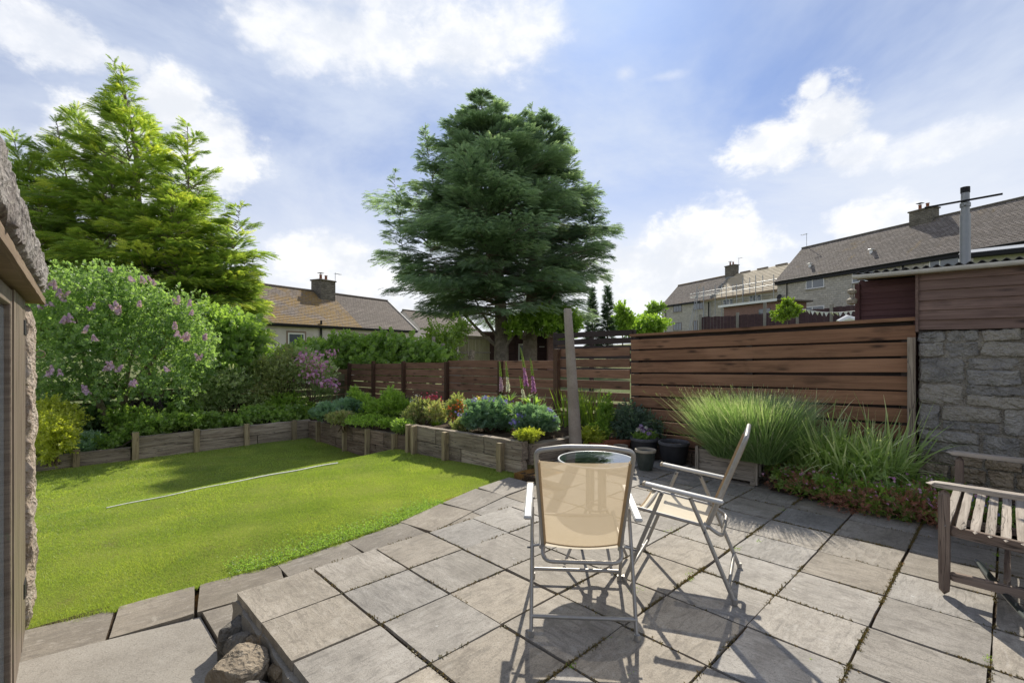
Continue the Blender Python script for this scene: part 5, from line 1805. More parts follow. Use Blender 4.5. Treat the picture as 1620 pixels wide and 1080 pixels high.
def add_conifer(name, label, axes, trunks, leaf, bark, root):
    o = thing(name, label, 'tree', root)
    parts, lm = [], MB()
    for i, kw in enumerate(axes):
        g = np.random.default_rng(kw.pop('seed'))
        f, l_ = conifer_axis(g, **kw)
        parts.append(f)
        b = len(lm.v); lm.v += l_.v; lm.f += [[b + k for k in ff] for ff in l_.f]; lm.m += l_.m
    V, T, a = join(parts)
    V = V - np.array(root)
    me = np_mesh(V, T, M[leaf], a)
    link('crown', me, o, loc=(0, 0, 0))
    ml = lm.mesh(M[bark]); ml.transform(Matrix.Translation(-Vector(root)))
    link('limbs', ml, o, loc=(0, 0, 0))
    tm = trunks; tm.transform(Matrix.Translation(-Vector(root)))
    link('trunk', tm, o, loc=(0, 0, 0))
    return o


def V3(p):
    return (p[0], p[1], p[2])


# the big dark conifer
c1 = at(793, 575, 23.00)
b1 = (c1.x, c1.y, 2.4)
t1 = V3(at(760, 150, 23.00))
rf = lambda q: 6.3 * (max(0.0, 1 - q ** 1.2)) ** .88 * min(1, .60 + q * 2.2) + .12
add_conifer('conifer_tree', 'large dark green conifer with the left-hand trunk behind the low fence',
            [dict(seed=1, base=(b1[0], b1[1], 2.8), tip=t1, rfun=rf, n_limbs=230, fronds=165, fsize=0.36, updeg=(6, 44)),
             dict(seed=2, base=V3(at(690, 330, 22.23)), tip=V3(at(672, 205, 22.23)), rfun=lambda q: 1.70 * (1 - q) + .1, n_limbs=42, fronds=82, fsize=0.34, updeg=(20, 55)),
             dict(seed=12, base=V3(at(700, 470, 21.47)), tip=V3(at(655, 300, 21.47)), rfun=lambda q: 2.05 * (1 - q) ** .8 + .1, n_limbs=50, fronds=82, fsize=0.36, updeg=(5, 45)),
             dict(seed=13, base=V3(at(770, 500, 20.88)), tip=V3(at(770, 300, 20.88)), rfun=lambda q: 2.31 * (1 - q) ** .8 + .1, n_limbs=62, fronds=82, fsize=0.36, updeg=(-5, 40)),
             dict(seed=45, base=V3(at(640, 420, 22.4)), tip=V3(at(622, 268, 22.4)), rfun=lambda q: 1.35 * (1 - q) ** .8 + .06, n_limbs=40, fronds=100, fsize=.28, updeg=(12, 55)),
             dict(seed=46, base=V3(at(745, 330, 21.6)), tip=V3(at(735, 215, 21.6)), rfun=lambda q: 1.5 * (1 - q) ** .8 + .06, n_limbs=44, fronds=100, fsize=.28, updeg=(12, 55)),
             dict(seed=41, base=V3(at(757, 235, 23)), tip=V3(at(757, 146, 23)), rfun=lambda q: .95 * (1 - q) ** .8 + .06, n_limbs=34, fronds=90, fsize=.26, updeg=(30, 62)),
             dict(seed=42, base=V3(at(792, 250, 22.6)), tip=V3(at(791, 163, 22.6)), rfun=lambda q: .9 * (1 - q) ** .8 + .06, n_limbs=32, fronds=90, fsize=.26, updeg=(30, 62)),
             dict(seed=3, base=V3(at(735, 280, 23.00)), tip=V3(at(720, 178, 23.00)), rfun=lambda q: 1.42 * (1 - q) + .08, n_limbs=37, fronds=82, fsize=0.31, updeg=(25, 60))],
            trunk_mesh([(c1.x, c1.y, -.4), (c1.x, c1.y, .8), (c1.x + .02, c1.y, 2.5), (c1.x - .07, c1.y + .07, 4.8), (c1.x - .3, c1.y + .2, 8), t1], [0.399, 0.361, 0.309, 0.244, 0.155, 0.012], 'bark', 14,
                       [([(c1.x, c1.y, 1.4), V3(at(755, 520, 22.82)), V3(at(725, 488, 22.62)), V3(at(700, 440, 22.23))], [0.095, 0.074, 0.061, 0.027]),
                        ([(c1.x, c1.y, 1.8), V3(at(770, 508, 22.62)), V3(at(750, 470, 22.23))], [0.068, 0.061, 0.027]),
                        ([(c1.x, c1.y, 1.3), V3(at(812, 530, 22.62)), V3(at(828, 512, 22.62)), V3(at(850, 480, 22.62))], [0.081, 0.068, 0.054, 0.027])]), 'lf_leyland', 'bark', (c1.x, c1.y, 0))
c2 = at(838, 575, 23.77)
t2 = V3(at(862, 182, 23.77))
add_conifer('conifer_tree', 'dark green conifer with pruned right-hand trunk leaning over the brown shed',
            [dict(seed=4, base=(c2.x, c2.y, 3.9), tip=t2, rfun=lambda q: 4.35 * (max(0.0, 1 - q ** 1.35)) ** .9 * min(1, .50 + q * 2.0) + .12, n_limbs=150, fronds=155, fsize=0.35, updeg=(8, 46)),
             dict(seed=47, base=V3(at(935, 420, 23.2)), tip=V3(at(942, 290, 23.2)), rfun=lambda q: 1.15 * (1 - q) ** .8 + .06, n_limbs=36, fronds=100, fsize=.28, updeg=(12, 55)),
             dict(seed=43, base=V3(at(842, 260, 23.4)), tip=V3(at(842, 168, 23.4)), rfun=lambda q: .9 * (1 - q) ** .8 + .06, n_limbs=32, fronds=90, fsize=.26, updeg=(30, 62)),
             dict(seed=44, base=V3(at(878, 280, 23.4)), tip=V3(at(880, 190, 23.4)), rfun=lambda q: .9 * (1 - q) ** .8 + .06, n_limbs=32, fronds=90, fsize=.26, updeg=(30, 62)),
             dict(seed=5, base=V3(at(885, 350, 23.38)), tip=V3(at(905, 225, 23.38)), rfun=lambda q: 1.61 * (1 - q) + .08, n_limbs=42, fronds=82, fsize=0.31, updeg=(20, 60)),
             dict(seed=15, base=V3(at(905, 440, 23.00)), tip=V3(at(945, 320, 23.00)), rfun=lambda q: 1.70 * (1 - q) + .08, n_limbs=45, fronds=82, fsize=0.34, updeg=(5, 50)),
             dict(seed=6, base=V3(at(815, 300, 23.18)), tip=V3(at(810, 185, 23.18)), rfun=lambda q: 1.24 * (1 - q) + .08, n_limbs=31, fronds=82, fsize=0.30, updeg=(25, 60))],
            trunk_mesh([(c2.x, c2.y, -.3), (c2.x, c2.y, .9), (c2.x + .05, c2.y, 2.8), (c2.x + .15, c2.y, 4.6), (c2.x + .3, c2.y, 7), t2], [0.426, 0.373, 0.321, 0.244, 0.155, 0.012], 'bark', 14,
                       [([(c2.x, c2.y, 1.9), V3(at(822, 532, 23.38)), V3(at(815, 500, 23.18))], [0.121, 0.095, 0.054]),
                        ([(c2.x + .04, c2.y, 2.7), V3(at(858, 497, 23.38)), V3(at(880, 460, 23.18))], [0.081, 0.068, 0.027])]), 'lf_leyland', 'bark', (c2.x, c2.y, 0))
for (px, py) in ((846, 509), (846, 551)):
    pass

# golden cypress on the left, wind-combed
g0 = at(235, 600, 17.28)
wd = (0, 0, 0)
lw = np.array(cam_uv(-1, 0) + (0.0,))
wv = tuple(lw * .22 + np.array([0, 0, .02]))


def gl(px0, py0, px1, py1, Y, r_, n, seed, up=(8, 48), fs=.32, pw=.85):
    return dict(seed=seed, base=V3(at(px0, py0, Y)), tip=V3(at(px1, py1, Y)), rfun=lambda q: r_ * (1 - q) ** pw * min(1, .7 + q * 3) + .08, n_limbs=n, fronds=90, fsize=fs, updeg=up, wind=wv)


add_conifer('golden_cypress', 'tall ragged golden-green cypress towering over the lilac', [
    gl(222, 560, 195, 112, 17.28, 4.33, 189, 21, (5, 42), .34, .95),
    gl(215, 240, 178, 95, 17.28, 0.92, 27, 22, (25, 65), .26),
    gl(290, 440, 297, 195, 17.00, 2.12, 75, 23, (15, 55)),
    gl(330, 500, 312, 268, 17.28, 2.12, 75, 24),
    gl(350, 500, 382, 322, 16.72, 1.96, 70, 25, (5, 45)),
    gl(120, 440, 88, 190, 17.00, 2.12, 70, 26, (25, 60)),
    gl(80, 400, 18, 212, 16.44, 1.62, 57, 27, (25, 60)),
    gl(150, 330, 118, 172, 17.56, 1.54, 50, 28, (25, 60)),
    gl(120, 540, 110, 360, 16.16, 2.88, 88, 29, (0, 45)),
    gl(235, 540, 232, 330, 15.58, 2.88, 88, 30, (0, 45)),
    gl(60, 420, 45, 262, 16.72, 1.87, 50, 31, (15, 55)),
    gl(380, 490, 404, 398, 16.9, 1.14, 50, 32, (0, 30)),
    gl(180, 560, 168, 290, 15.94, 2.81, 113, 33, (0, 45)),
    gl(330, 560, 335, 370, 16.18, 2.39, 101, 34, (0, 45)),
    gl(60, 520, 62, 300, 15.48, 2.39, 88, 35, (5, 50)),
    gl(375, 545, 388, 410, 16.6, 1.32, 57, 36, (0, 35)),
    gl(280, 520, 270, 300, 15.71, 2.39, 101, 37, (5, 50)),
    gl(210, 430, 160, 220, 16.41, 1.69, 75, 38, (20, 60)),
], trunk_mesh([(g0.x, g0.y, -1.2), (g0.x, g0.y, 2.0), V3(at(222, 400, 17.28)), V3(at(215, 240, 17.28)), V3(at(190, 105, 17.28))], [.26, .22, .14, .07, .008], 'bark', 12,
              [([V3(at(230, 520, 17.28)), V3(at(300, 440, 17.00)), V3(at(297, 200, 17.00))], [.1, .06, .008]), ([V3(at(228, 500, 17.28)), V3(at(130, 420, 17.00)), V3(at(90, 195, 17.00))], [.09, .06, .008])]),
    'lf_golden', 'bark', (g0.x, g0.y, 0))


def bush(name, label, cat, root, blobs, n, tmpl, size, leaf, stems=(), seed=1, flowers=None, group=None, **kw):
    o = thing(name, label, cat, tuple(root), group=group)
    R0 = Vector(root)
    bl = [((c_[0] - R0.x, c_[1] - R0.y, c_[2] - R0.z), r_) for c_, r_ in blobs]
    link('foliage', foliage(bl, n, tmpl, size, M[leaf], seed, **kw), o, loc=(0, 0, 0))
    if stems is not None:
        mb = MB()
        if stems == ():
            g = random.Random(seed)
            for (c_, r_) in bl:
                for k in range(4):
                    e_ = Vector(c_) + Vector((g.uniform(-.6, .6) * r_[0], g.uniform(-.6, .6) * r_[1], g.uniform(-.2, .6) * r_[2]))
                    m_ = e_ * .5 + Vector((g.uniform(-.1, .1), g.uniform(-.1, .1), 0)) * r_[0]
                    mb.tube([(g.uniform(-.1, .1), g.uniform(-.1, .1), -.05), tuple(m_), tuple(e_)], [.012 + .01 * r_[2], .009, .003], 5)
        else:
            for (p_, r_) in stems:
                mb.tube([tuple(Vector(q) - R0) for q in p_], r_, 8)
        link('stem', mb.mesh(M['stem_brown'] if stems == () else M['bark_pale'], True), o, loc=(0, 0, 0))
    if flowers:
        for (pts, fm, fs, cnt, spreadr) in flowers:
            g = np.random.default_rng(seed + 5)
            P, D = [], []
            for q in pts:
                b_ = np.array(q) - np.array(R0)
                k = cnt
                off = g.normal(0, 1, (k, 3)) * np.array(spreadr)
                P.append(b_ + off); D.append(nrm(off + np.array([0, 0, .6]) * np.mean(spreadr)) + g.normal(0, .3, (k, 3)))
            P = np.concatenate(P); D = np.concatenate(D)
            V, T, a = scatter(*FLOWER, P, frames(D, g.normal(size=(len(P), 3))), fs * g.uniform(.7, 1.2, len(P)), g.uniform(.1, .9, len(P)))
            link('flowers', np_mesh(V, T, M[fm], a), o, loc=(0, 0, 0))
    return o


def pb(px, py, Y, rx, ry, rz_=None):
    """ellipsoid seen at px,py with pixel radii rx,ry at distance Y"""
    k = Y / 763.0
    return (tuple(at(px, py, Y)), (rx * k, (rz_ if rz_ else rx * k), ry * k))


# lilac ---------------------------------------------------------------------
Yl = 9.6
rt = at(195, 690, Yl)
lil = [pb(150, 490, Yl, 85, 62, 1.0), pb(90, 560, 9.2, 55, 75, .9), pb(210, 560, Yl, 80, 60, 1.0), pb(255, 500, 9.9, 60, 58, .9), pb(110, 500, 9.6, 60, 50, .9),
       pb(160, 606, 9.2, 70, 30, .8), pb(300, 560, 9.9, 42, 55, .8), pb(75, 620, 9.0, 30, 40, .6), pb(170, 445, 9.8, 55, 30, .6), pb(262, 610, 9.4, 45, 30, .6)]
st_ = [([tuple(at(190, 690, Yl)), tuple(at(180, 665, Yl)), tuple(at(160, 645, Yl)), tuple(at(130, 560, 9.5)), tuple(at(120, 500, 9.5))], [.085, .08, .07, .04, .015]),
       ([tuple(at(192, 685, Yl)), tuple(at(195, 640, Yl)), tuple(at(205, 575, 9.6)), tuple(at(230, 500, 9.8))], [.05, .045, .03, .01]),
       ([tuple(at(194, 685, Yl)), tuple(at(199, 630, Yl)), tuple(at(185, 600, 9.5)), tuple(at(170, 470, 9.7))], [.04, .035, .03, .01]),
       ([tuple(at(188, 670, Yl)), tuple(at(205, 610, Yl)), tuple(at(250, 560, 9.8)), tuple(at(280, 520, 9.9))], [.035, .03, .02, .008]),
       ([tuple(at(175, 655, Yl)), tuple(at(188, 640, 9.5)), tuple(at(190, 600, 9.4))], [.03, .02, .01])]
lilac = bush('lilac_bush', 'big leafy lilac with pale purple flower clusters beside the stone shed', 'shrub', rt, lil, 6000, t_cluster(6, .40, 1.2, 11, stem=.6, leaf=.46), .125, 'lf_lilac', st_, 41, rough=.42, inner=.2, jit=.85, vspread=.35)
g = np.random.default_rng(77)
for (px, py, sz, Y_) in [(222, 445, 1.5, 9.0), (97, 472, 1.3, 8.7), (85, 458, 1.1, 8.7), (185, 495, 1.1, 8.8), (103, 507, 1.0, 8.4), (146, 530, 1.2, 8.4), (174, 587, 1.2, 8.5), (135, 624, 1.2, 8.4), (214, 611, .9, 8.6), (81, 591, .9, 8.2),
                       (282, 530, 1.3, 9.0), (323, 540, .9, 9.3), (220, 480, .9, 8.9), (300, 490, 1.0, 9.3), (143, 487, .7, 8.8), (280, 475, 1.0, 9.2), (312, 566, 1.0, 9.2), (268, 588, .9, 8.9), (175, 430, .7, 9.3), (124, 458, .7, 9.2), (240, 452, .9, 9.0), (70, 485, .9, 8.6)]:
    c_ = at(px, py, Y_) - rt
    P, D = [], []
    for lobe in range(g.integers(2, 5)):                     # each cluster is a few leaning cones
        ax = np.array([g.normal(0, .5), g.normal(0, .5), 1.0]); ax /= np.linalg.norm(ax)
        o0 = np.array([g.normal(0, .035), g.normal(0, .035), g.normal(0, .03)]) * sz * 1.3
        k = int(34 * sz)
        q = g.uniform(0, 1, k)
        r_ = (.040 * (1 - q) + .010) * sz * np.sqrt(g.uniform(.3, 1, k))
        th = g.uniform(0, 6.28, k)
        rad = np.stack([np.cos(th), np.sin(th), 0 * th], 1)
        P.append(np.array(c_) + o0 + ax * (q * .12 * sz)[:, None] + rad * r_[:, None]); D.append(rad + [0, 0, .3])
    P = np.concatenate(P); D = np.concatenate(D); k = len(P)
    V, T, a = scatter(*FLOWER, P, frames(D, g.normal(size=(k, 3))), .019 * g.uniform(.7, 1.3, k), g.uniform(0, 1, k))
    link('flower_cluster', np_mesh(V, T, M['fl_lilac'], a), lilac, loc=(0, 0, 0))

# shrubs of the far left corner ----------------------------------------------
CLW = t_cluster(6, .5, 1.35, 13, stem=.5)
CLS = t_cluster(8, .34, 1.2, 14, stem=.7, leaf=.34)
bush('leafy_shrub', 'broad bright green shrub between the lilac and the cottage', 'shrub', at(350, 640, 12.0), [pb(330, 520, 12.0, 52, 48), pb(368, 545, 11.8, 42, 42), pb(345, 590, 11.5, 60, 38), pb(396, 568, 12.2, 26, 26)], 2300, CLW, .19, 'lf_mid', seed=51, rough=.3)
bush('leafy_shrub', 'dense green shrub at the fence corner behind the pink-flowered bush', 'shrub', at(450, 640, 12.6), [pb(440, 590, 12.6, 42, 34), pb(400, 600, 12.4, 34, 34), pb(470, 570, 13.2, 30, 28)], 1200, CLW, .17, 'lf_mid', seed=52, rough=.3)
bush('variegated_shrub', 'cream-edged variegated shrub above the back sleeper wall', 'shrub', at(370, 665, 11.2), [pb(360, 618, 11.2, 52, 34), pb(330, 635, 11.0, 40, 26), pb(400, 628, 11.3, 34, 28), pb(350, 590, 11.4, 36, 24)], 2400, CLS, .12, 'lf_varieg', seed=53, rough=.35)
bush('bronze_shrub', 'olive and bronze small-leaved shrub near the fence corner', 'shrub', at(450, 655, 11.5), [pb(440, 598, 11.5, 42, 36), pb(462, 572, 11.7, 32, 24), pb(425, 620, 11.3, 26, 20)], 1900, CLS, .11, 'lf_bronze', seed=54, rough=.35)
kf_ = [tuple(at(px, py, 11.2)) for px, py in [(475, 572), (495, 575), (508, 578), (488, 585), (512, 580), (502, 563), (480, 562), (500, 590), (518, 602), (528, 610), (510, 606), (522, 560), (485, 596)]]
bush('weigela_shrub', 'pink-flowered shrub leaning towards the first fence boards', 'shrub', at(495, 650, 11.6), [pb(492, 595, 11.6, 36, 30), pb(515, 618, 11.5, 18, 20), pb(478, 570, 11.8, 22, 18)], 1000, CLS, .12, 'lf_varieg', seed=55, rough=.35,
     flowers=[(kf_, 'fl_pink', .032, 26, (.10, .10, .06)), (kf_[5:10], 'fl_magenta', .030, 14, (.07, .07, .05))])
bush('layered_shrub', 'flat-branched fresh green shrub in the corner bed', 'shrub', at(460, 665, 11.4), [pb(455, 632, 11.3, 30, 7), pb(470, 645, 11.2, 26, 8), pb(440, 640, 11.2, 20, 8)], 420, CL6, .11, 'lf_bright', seed=56, up=.9)
bush('ground_cover', 'round-leaved green ground cover spilling over the back sleepers', 'ground cover', at(420, 665, 11.15), [pb(380, 665, 11.15, 45, 8, .35), pb(440, 662, 11.2, 42, 9, .35), pb(480, 660, 11.2, 20, 8, .3), pb(335, 672, 11.1, 25, 8, .3)], 1500, t_cluster(4, .55, 1.4, 15, stem=.2), .085, 'lf_mid', seed=57, up=1.4, stems=None)
bush('purple_shrub', 'dark purple-leaved shrub beside the lilac stems', 'shrub', at(240, 690, 9.9), [pb(240, 658, 9.9, 26, 28), pb(225, 640, 10, 14, 14)], 700, CLS, .11, 'lf_purple', seed=58, rough=.3)
bush('yellow_flowered_plant', 'green clump with yellow flowers above the back sleeper wall', 'plant', at(300, 680, 10.6), [pb(300, 672, 10.6, 30, 12, .3), pb(270, 680, 10.4, 22, 8, .25)], 900, t_cluster(5, .4, 1.3, 16, stem=.3), .09, 'lf_bright', seed=59, up=1.1, stems=None,
     flowers=[([tuple(at(px, py, 10.5)) for px, py in [(290, 657), (300, 660), (310, 658), (296, 664), (285, 652)]], 'fl_yellow', .022, 14, (.09, .09, .025))])
bush('green_shrub', 'low dark green shrub between the purple bush and the ferns', 'shrub', at(268, 668, 10.7), [pb(270, 650, 10.7, 26, 22), pb(310, 645, 11.2, 24, 22)], 800, CLW, .12, 'lf_dark', seed=60, rough=.3)
bush('golden_privet', 'golden-green shrub against the stone shed corner', 'shrub', at(85, 730, 7.6), [pb(85, 690, 7.7, 24, 40, .35), pb(105, 665, 8.2, 28, 22, .35), pb(75, 655, 8.0, 20, 20, .3), pb(70, 715, 7.5, 10, 18, .2)], 1500, CLS, .11, 'lf_gold', seed=61, rough=.35)
bush('geranium_clump', 'blue-green round-leaved clump at the foot of the lilac', 'plant', at(135, 712, 8.5), [pb(140, 700, 8.5, 26, 14, .3), pb(120, 708, 8.3, 14, 10, .2), pb(165, 695, 8.8, 14, 8, .2)], 380, PALM, .06, 'lf_blue', seed=62, up=1.2, stems=None)
bush('green_undergrowth', 'dark leafy undergrowth below the mossy fence boards', 'shrub', at(110, 690, 9.2), [pb(110, 670, 9.4, 40, 22, .3), pb(160, 660, 9.8, 20, 22, .3), pb(145, 675, 9.8, 30, 14, .3)], 900, CLW, .12, 'lf_dark', seed=63, rough=.3)


def blade_plant(name, label, cat, root, bases, n, length, width, leaf, seed, extra=None, **kw):
    o = thing(name, label, cat, tuple(root))
    bs = [tuple(Vector(b) - Vector(root)) for b in bases]
    me, _ = blades(bs, n, length, width, M[leaf], seed, **kw)
    link('leaves', me, o, loc=(0, 0, 0))
    return o


h = at(182, 708, 8.8)
blade_plant('hosta', 'white-edged hosta beside the sleeper post below the lilac', 'plant', h, [tuple(h), tuple(h + Vector((.1, .05, 0)))], 46, .22, .07, 'lf_hosta', 65, spread=.75, droop=.6, seg=5, rad=.08)
# ferns
for i, (px, py, Y_, L_, lb) in enumerate([(298, 648, 11.2, .75, 'tall pale fern fronds behind the yellow flowers'), (322, 648, 11.4, .7, 'arching green fern at the left edge of the variegated shrub'), (155, 672, 9.9, .55, 'dark fern at the left of the lilac stems')]):
    o = thing('fern', lb, 'fern', tuple(at(px, py + 10, Y_)))
    g = np.random.default_rng(80 + i)
    P, D, Sz = [], [], []
    for k in range(9):
        th = g.uniform(0, 6.28); ev = g.uniform(.9, 1.3)
        for s in np.linspace(.15, 1, 22):
            zz = L_ * (s * math.sin(ev) - .35 * s * s)
            rr = L_ * (s * math.cos(ev) + .15 * s * s)
            for sd_ in (-1, 1):
                P.append((math.cos(th) * rr, math.sin(th) * rr, zz)); D.append((-math.sin(th) * sd_ + .3 * math.cos(th), math.cos(th) * sd_ + .3 * math.sin(th), -.1))
                Sz.append(.16 * L_ * (1.15 - s) + .02)
    P, D, Sz = np.array(P), np.array(D), np.array(Sz)
    V, T, a = scatter(*t_leaf(.16), P, frames(D, np.tile([0, 0, 1.], (len(P), 1))), Sz, g.uniform(.2, .8, len(P)))
    link('fronds', np_mesh(V, T, M['lf_fern'], a), o, loc=(0, 0, 0))

# hedge behind the left end of the fence -------------------------------------
hb = [pb(px, py, Y_, rx, ry, .7) for px, py, Y_, rx, ry in [(510, 570, 15.2, 30, 25), (548, 558, 15.0, 36, 28), (595, 555, 14.8, 36, 27), (640, 560, 14.5, 32, 25), (672, 566, 14.2, 22, 22), (520, 580, 14.8, 40, 22), (600, 578, 14.4, 50, 22), (660, 585, 14.0, 34, 22)]]
bush('leafy_hedge', 'bushy mid-green hedge filling the gap between cottage and board fence', 'hedge', at(590, 600, 14.8), hb, 3600, CLW, .20, 'lf_mid', seed=71, rough=.3, inner=.5)
bush('yellow_green_shrub', 'yellow-green loose shrub at the right end of the hedge', 'shrub', at(705, 580, 15.6), [pb(702, 540, 15.8, 30, 26), pb(725, 520, 16.5, 22, 20), pb(690, 560, 15.2, 24, 20), pb(712, 565, 15, 14, 16)], 800, CLS, .22, 'lf_lime', seed=72, rough=.4, inner=.1)
# trees and bushes farther off
def small_tree(name, label, px, py, Y_, blobs, n, size, leaf, seed, trunk=.06, tmpl=None, **kw):
    p = at(px, py, Y_)
    zb = land_z(p.x, p.y)
    root = (p.x, p.y, zb)
    o = thing(name, label, 'tree', root)
    R0 = Vector(root)
    bl = [((c_[0] - R0.x, c_[1] - R0.y, c_[2] - R0.z), r_) for c_, r_ in blobs]
    link('crown', foliage(bl, n, tmpl or CL6, size, M[leaf], seed, **kw), o, loc=(0, 0, 0))
    mb = MB()
    ztop = max(c_[2] for c_, r_ in bl)
    mb.tube([(0, 0, -.3), (.03, .02, ztop * .5), (0, 0, ztop)], [trunk, trunk * .7, .01], 7)
    for c_, r_ in bl:
        mb.tube([(0, 0, max(.3, c_[2] - r_[2] * 1.5)), ((c_[0]) * .6, c_[1] * .6, c_[2] - r_[2] * .3), (c_[0], c_[1], c_[2] + r_[2] * .5)], [trunk * .5, trunk * .35, .008], 5)
    link('trunk', mb.mesh(M['bark'], True), o, loc=(0, 0, 0))
    return o


small_tree('garden_tree', 'light green small tree showing under the conifer right of its trunks', 880, 545, 22, [pb(870, 505, 22, 26, 22), pb(898, 515, 22, 18, 22), pb(845, 512, 22, 20, 16), pb(815, 515, 22, 16, 14)], 1300, .28, 'lf_bright', 82, rough=.35)
small_tree('garden_tree', 'dark leafy tree between the concrete post and the slender conifers', 905, 545, 26, [pb(900, 512, 26, 16, 20), pb(888, 525, 26, 16, 16)], 700, .28, 'lf_mid', 83, rough=.35)
small_tree('garden_tree', 'rounded pale green tree left of the far stone house', 1020, 560, 42, [pb(1022, 514, 42, 26, 13), pb(1000, 522, 42, 22, 10), pb(1036, 520, 42, 14, 12)], 1400, .42, 'lf_bright', 84, rough=.3)
small_tree('garden_tree', 'thin open tree with sparse tufts against the sky by the far house', 1036, 560, 46, [pb(1038, 492, 46, 9, 5), pb(1028, 497, 46, 7, 4), pb(1046, 486, 46, 6, 4), pb(1033, 484, 46, 7, 4), pb(1024, 504, 46, 6, 4)], 330, .40, 'lf_mid', 85, trunk=.12, rough=.35)
small_tree('garden_tree', 'loose light tree right of the slender conifer pair', 985, 560, 34, [pb(982, 496, 34, 9, 16), pb(992, 510, 34, 12, 14), pb(976, 512, 34, 10, 14)], 700, .34, 'lf_bright', 86, rough=.5)
small_tree('yellow_bush', 'bright yellow-green bush above the tall fence panel', 1246, 545, 17.5, [pb(1243, 492, 17.5, 13, 9), pb(1255, 490, 17.5, 10, 7), pb(1234, 500, 17.5, 12, 6), pb(1246, 481, 17.5, 7, 6)], 560, .16, 'lf_lime', 87, rough=.5, trunk=.03)
for i, (px, w_, top) in enumerate(((937, 12, 459), (961, 12, 456))):
    p = at(px, 553, 28)
    zb = land_z(p.x, p.y)
    k_ = 28 / 763
    g = np.random.default_rng(90 + i)
    Ht = at(px, top, 28).z
    rr_ = w_ * k_
    f, l_ = conifer_axis(g, (p.x, p.y, zb + .3), (p.x, p.y, Ht), lambda q: rr_ * (1 - q) ** .6 * 1.05 + .03, 260, 34 if False else 120, .30, updeg=(35, 62))
    o = thing('slender_conifer', ['left tree of the two slim blue-green conifers on the skyline', 'right tree of the two slim blue-green conifers on the skyline'][i], 'tree', (p.x, p.y, zb), group='slim conifers on the skyline')
    V, T, a = f
    link('crown', np_mesh(V - np.array([p.x, p.y, zb]), T, M['lf_conif'], a), o, loc=(0, 0, 0))
    link('trunk', MB().tube([(0, 0, -.2), (0, 0, (Ht - zb) * .9)], [.09, .01], 7).mesh(M['bark'], True), o, loc=(0, 0, 0))

# ------------------------------------------------------------------ the flower bed, left to right
def on_bed(px, py):
    """bed point seen at this pixel"""
    z_ = .05
    for _ in range(12):
        p = gr(px, py, z_)
        z_ = bed_z(p.x, p.y)
    return p


def mound(name, label, px, py, Y_, rx, ry, n, tmpl, size, leaf, seed, flowers=None, ex=(), cat='plant', depth=None, **kw):
    p = at(px, py, Y_)
    zb = bed_z(p.x, p.y)
    blobs = [pb(px, py, Y_, rx, ry, depth)] + [pb(*e_) for e_ in ex]
    kw.setdefault('up', .9)
    return bush(name, label, cat, (p.x, p.y, zb), blobs, n, tmpl, size, leaf, seed=seed, flowers=flowers, **kw)


def fl(pts, Y_):
    return [tuple(at(px, py, Y_)) for px, py in pts]


mound('geranium_clump', 'large glaucous green clump spilling over the corner sleepers', 535, 648, 9.9, 34, 15, 1300, PALM, .065, 'lf_blue', 101, ex=[(512, 655, 10.0, 20, 12), (560, 645, 9.8, 22, 14)], rough=.2)
p = at(560, 640, 10.6)
blade_plant('iris_clump', 'upright narrow sword leaves behind the corner clump', 'plant', (p.x, p.y, bed_z(p.x, p.y)), [(p.x + dx, p.y + dy, bed_z(p.x, p.y)) for dx, dy in ((0, 0), (.15, -.15), (-.1, .2), (.1, .1))], 90, .62, .022, 'lf_blue', 102, spread=.12, droop=.06, rad=.16)
mound('euphorbia', 'leafy lime-topped plant right of the iris leaves', 572, 640, 9.9, 14, 18, 500, CLN, .13, 'lf_bright', 103, ex=[(583, 650, 9.7, 12, 10), (563, 625, 10, 8, 10)], rough=.3)
mound('euphorbia', 'yellow-green leafy shrub before the third fence post', 620, 645, 9.3, 22, 21, 1000, CLN, .12, 'lf_bright', 104, ex=[(600, 648, 9.4, 12, 14), (634, 650, 9.2, 12, 14)], rough=.25)
mound('low_herb', 'low brownish-green herb trailing by the corner sleepers', 543, 662, 9.2, 22, 8, 900, CLN, .07, 'lf_bronze', 105, rough=.3)
mound('low_herb', 'fresh green low leaves along the sleeper edge', 585, 666, 8.9, 30, 7, 700, CL6, .07, 'lf_bright', 106, ex=[(615, 670, 8.6, 18, 6), (562, 664, 9.1, 14, 6)], rough=.3)
mound('low_herb', 'soft green herb clump where the taller sleepers begin', 636, 674, 8.1, 16, 10, 600, CLN, .07, 'lf_mid', 107, rough=.3)
mound('grey_herb', 'grey-green bushy herb below the crimson flowers', 668, 652, 8.5, 22, 18, 1100, CLN, .085, 'lf_bronze', 108, ex=[(655, 660, 8.4, 16, 12), (690, 655, 8.3, 16, 14)], rough=.3,
      flowers=[(fl([(680, 628), (672, 630), (690, 629), (683, 634)], 8.7), 'fl_crimson', .018, 22, (.06, .06, .03)), (fl([(660, 625), (655, 632)], 8.8), 'fl_white', .014, 16, (.04, .04, .05))])
p = on_bed(691, 676)
blade_plant('lime_plant', 'bright lime strap-leaved plant behind the taller sleepers', 'plant', p, [tuple(p)], 34, .22, .04, 'lf_lime', 109, spread=.6, droop=.4, rad=.05)
mound('orange_flowered_plant', 'loose plant dotted with orange-red flowers by the fourth post', 722, 650, 8.0, 16, 18, 600, CLN, .08, 'lf_bronze', 110, rough=.3,
      flowers=[(fl([(722, 642), (730, 650), (716, 655), (727, 637), (735, 645), (740, 656), (712, 646), (722, 660)], 7.8), 'fl_orange', .016, 16, (.05, .05, .04))])
mound('low_herb', 'grey-green feathery herb under the orange flowers', 735, 672, 7.3, 16, 12, 700, CLN, .06, 'lf_bronze', 111, rough=.3)
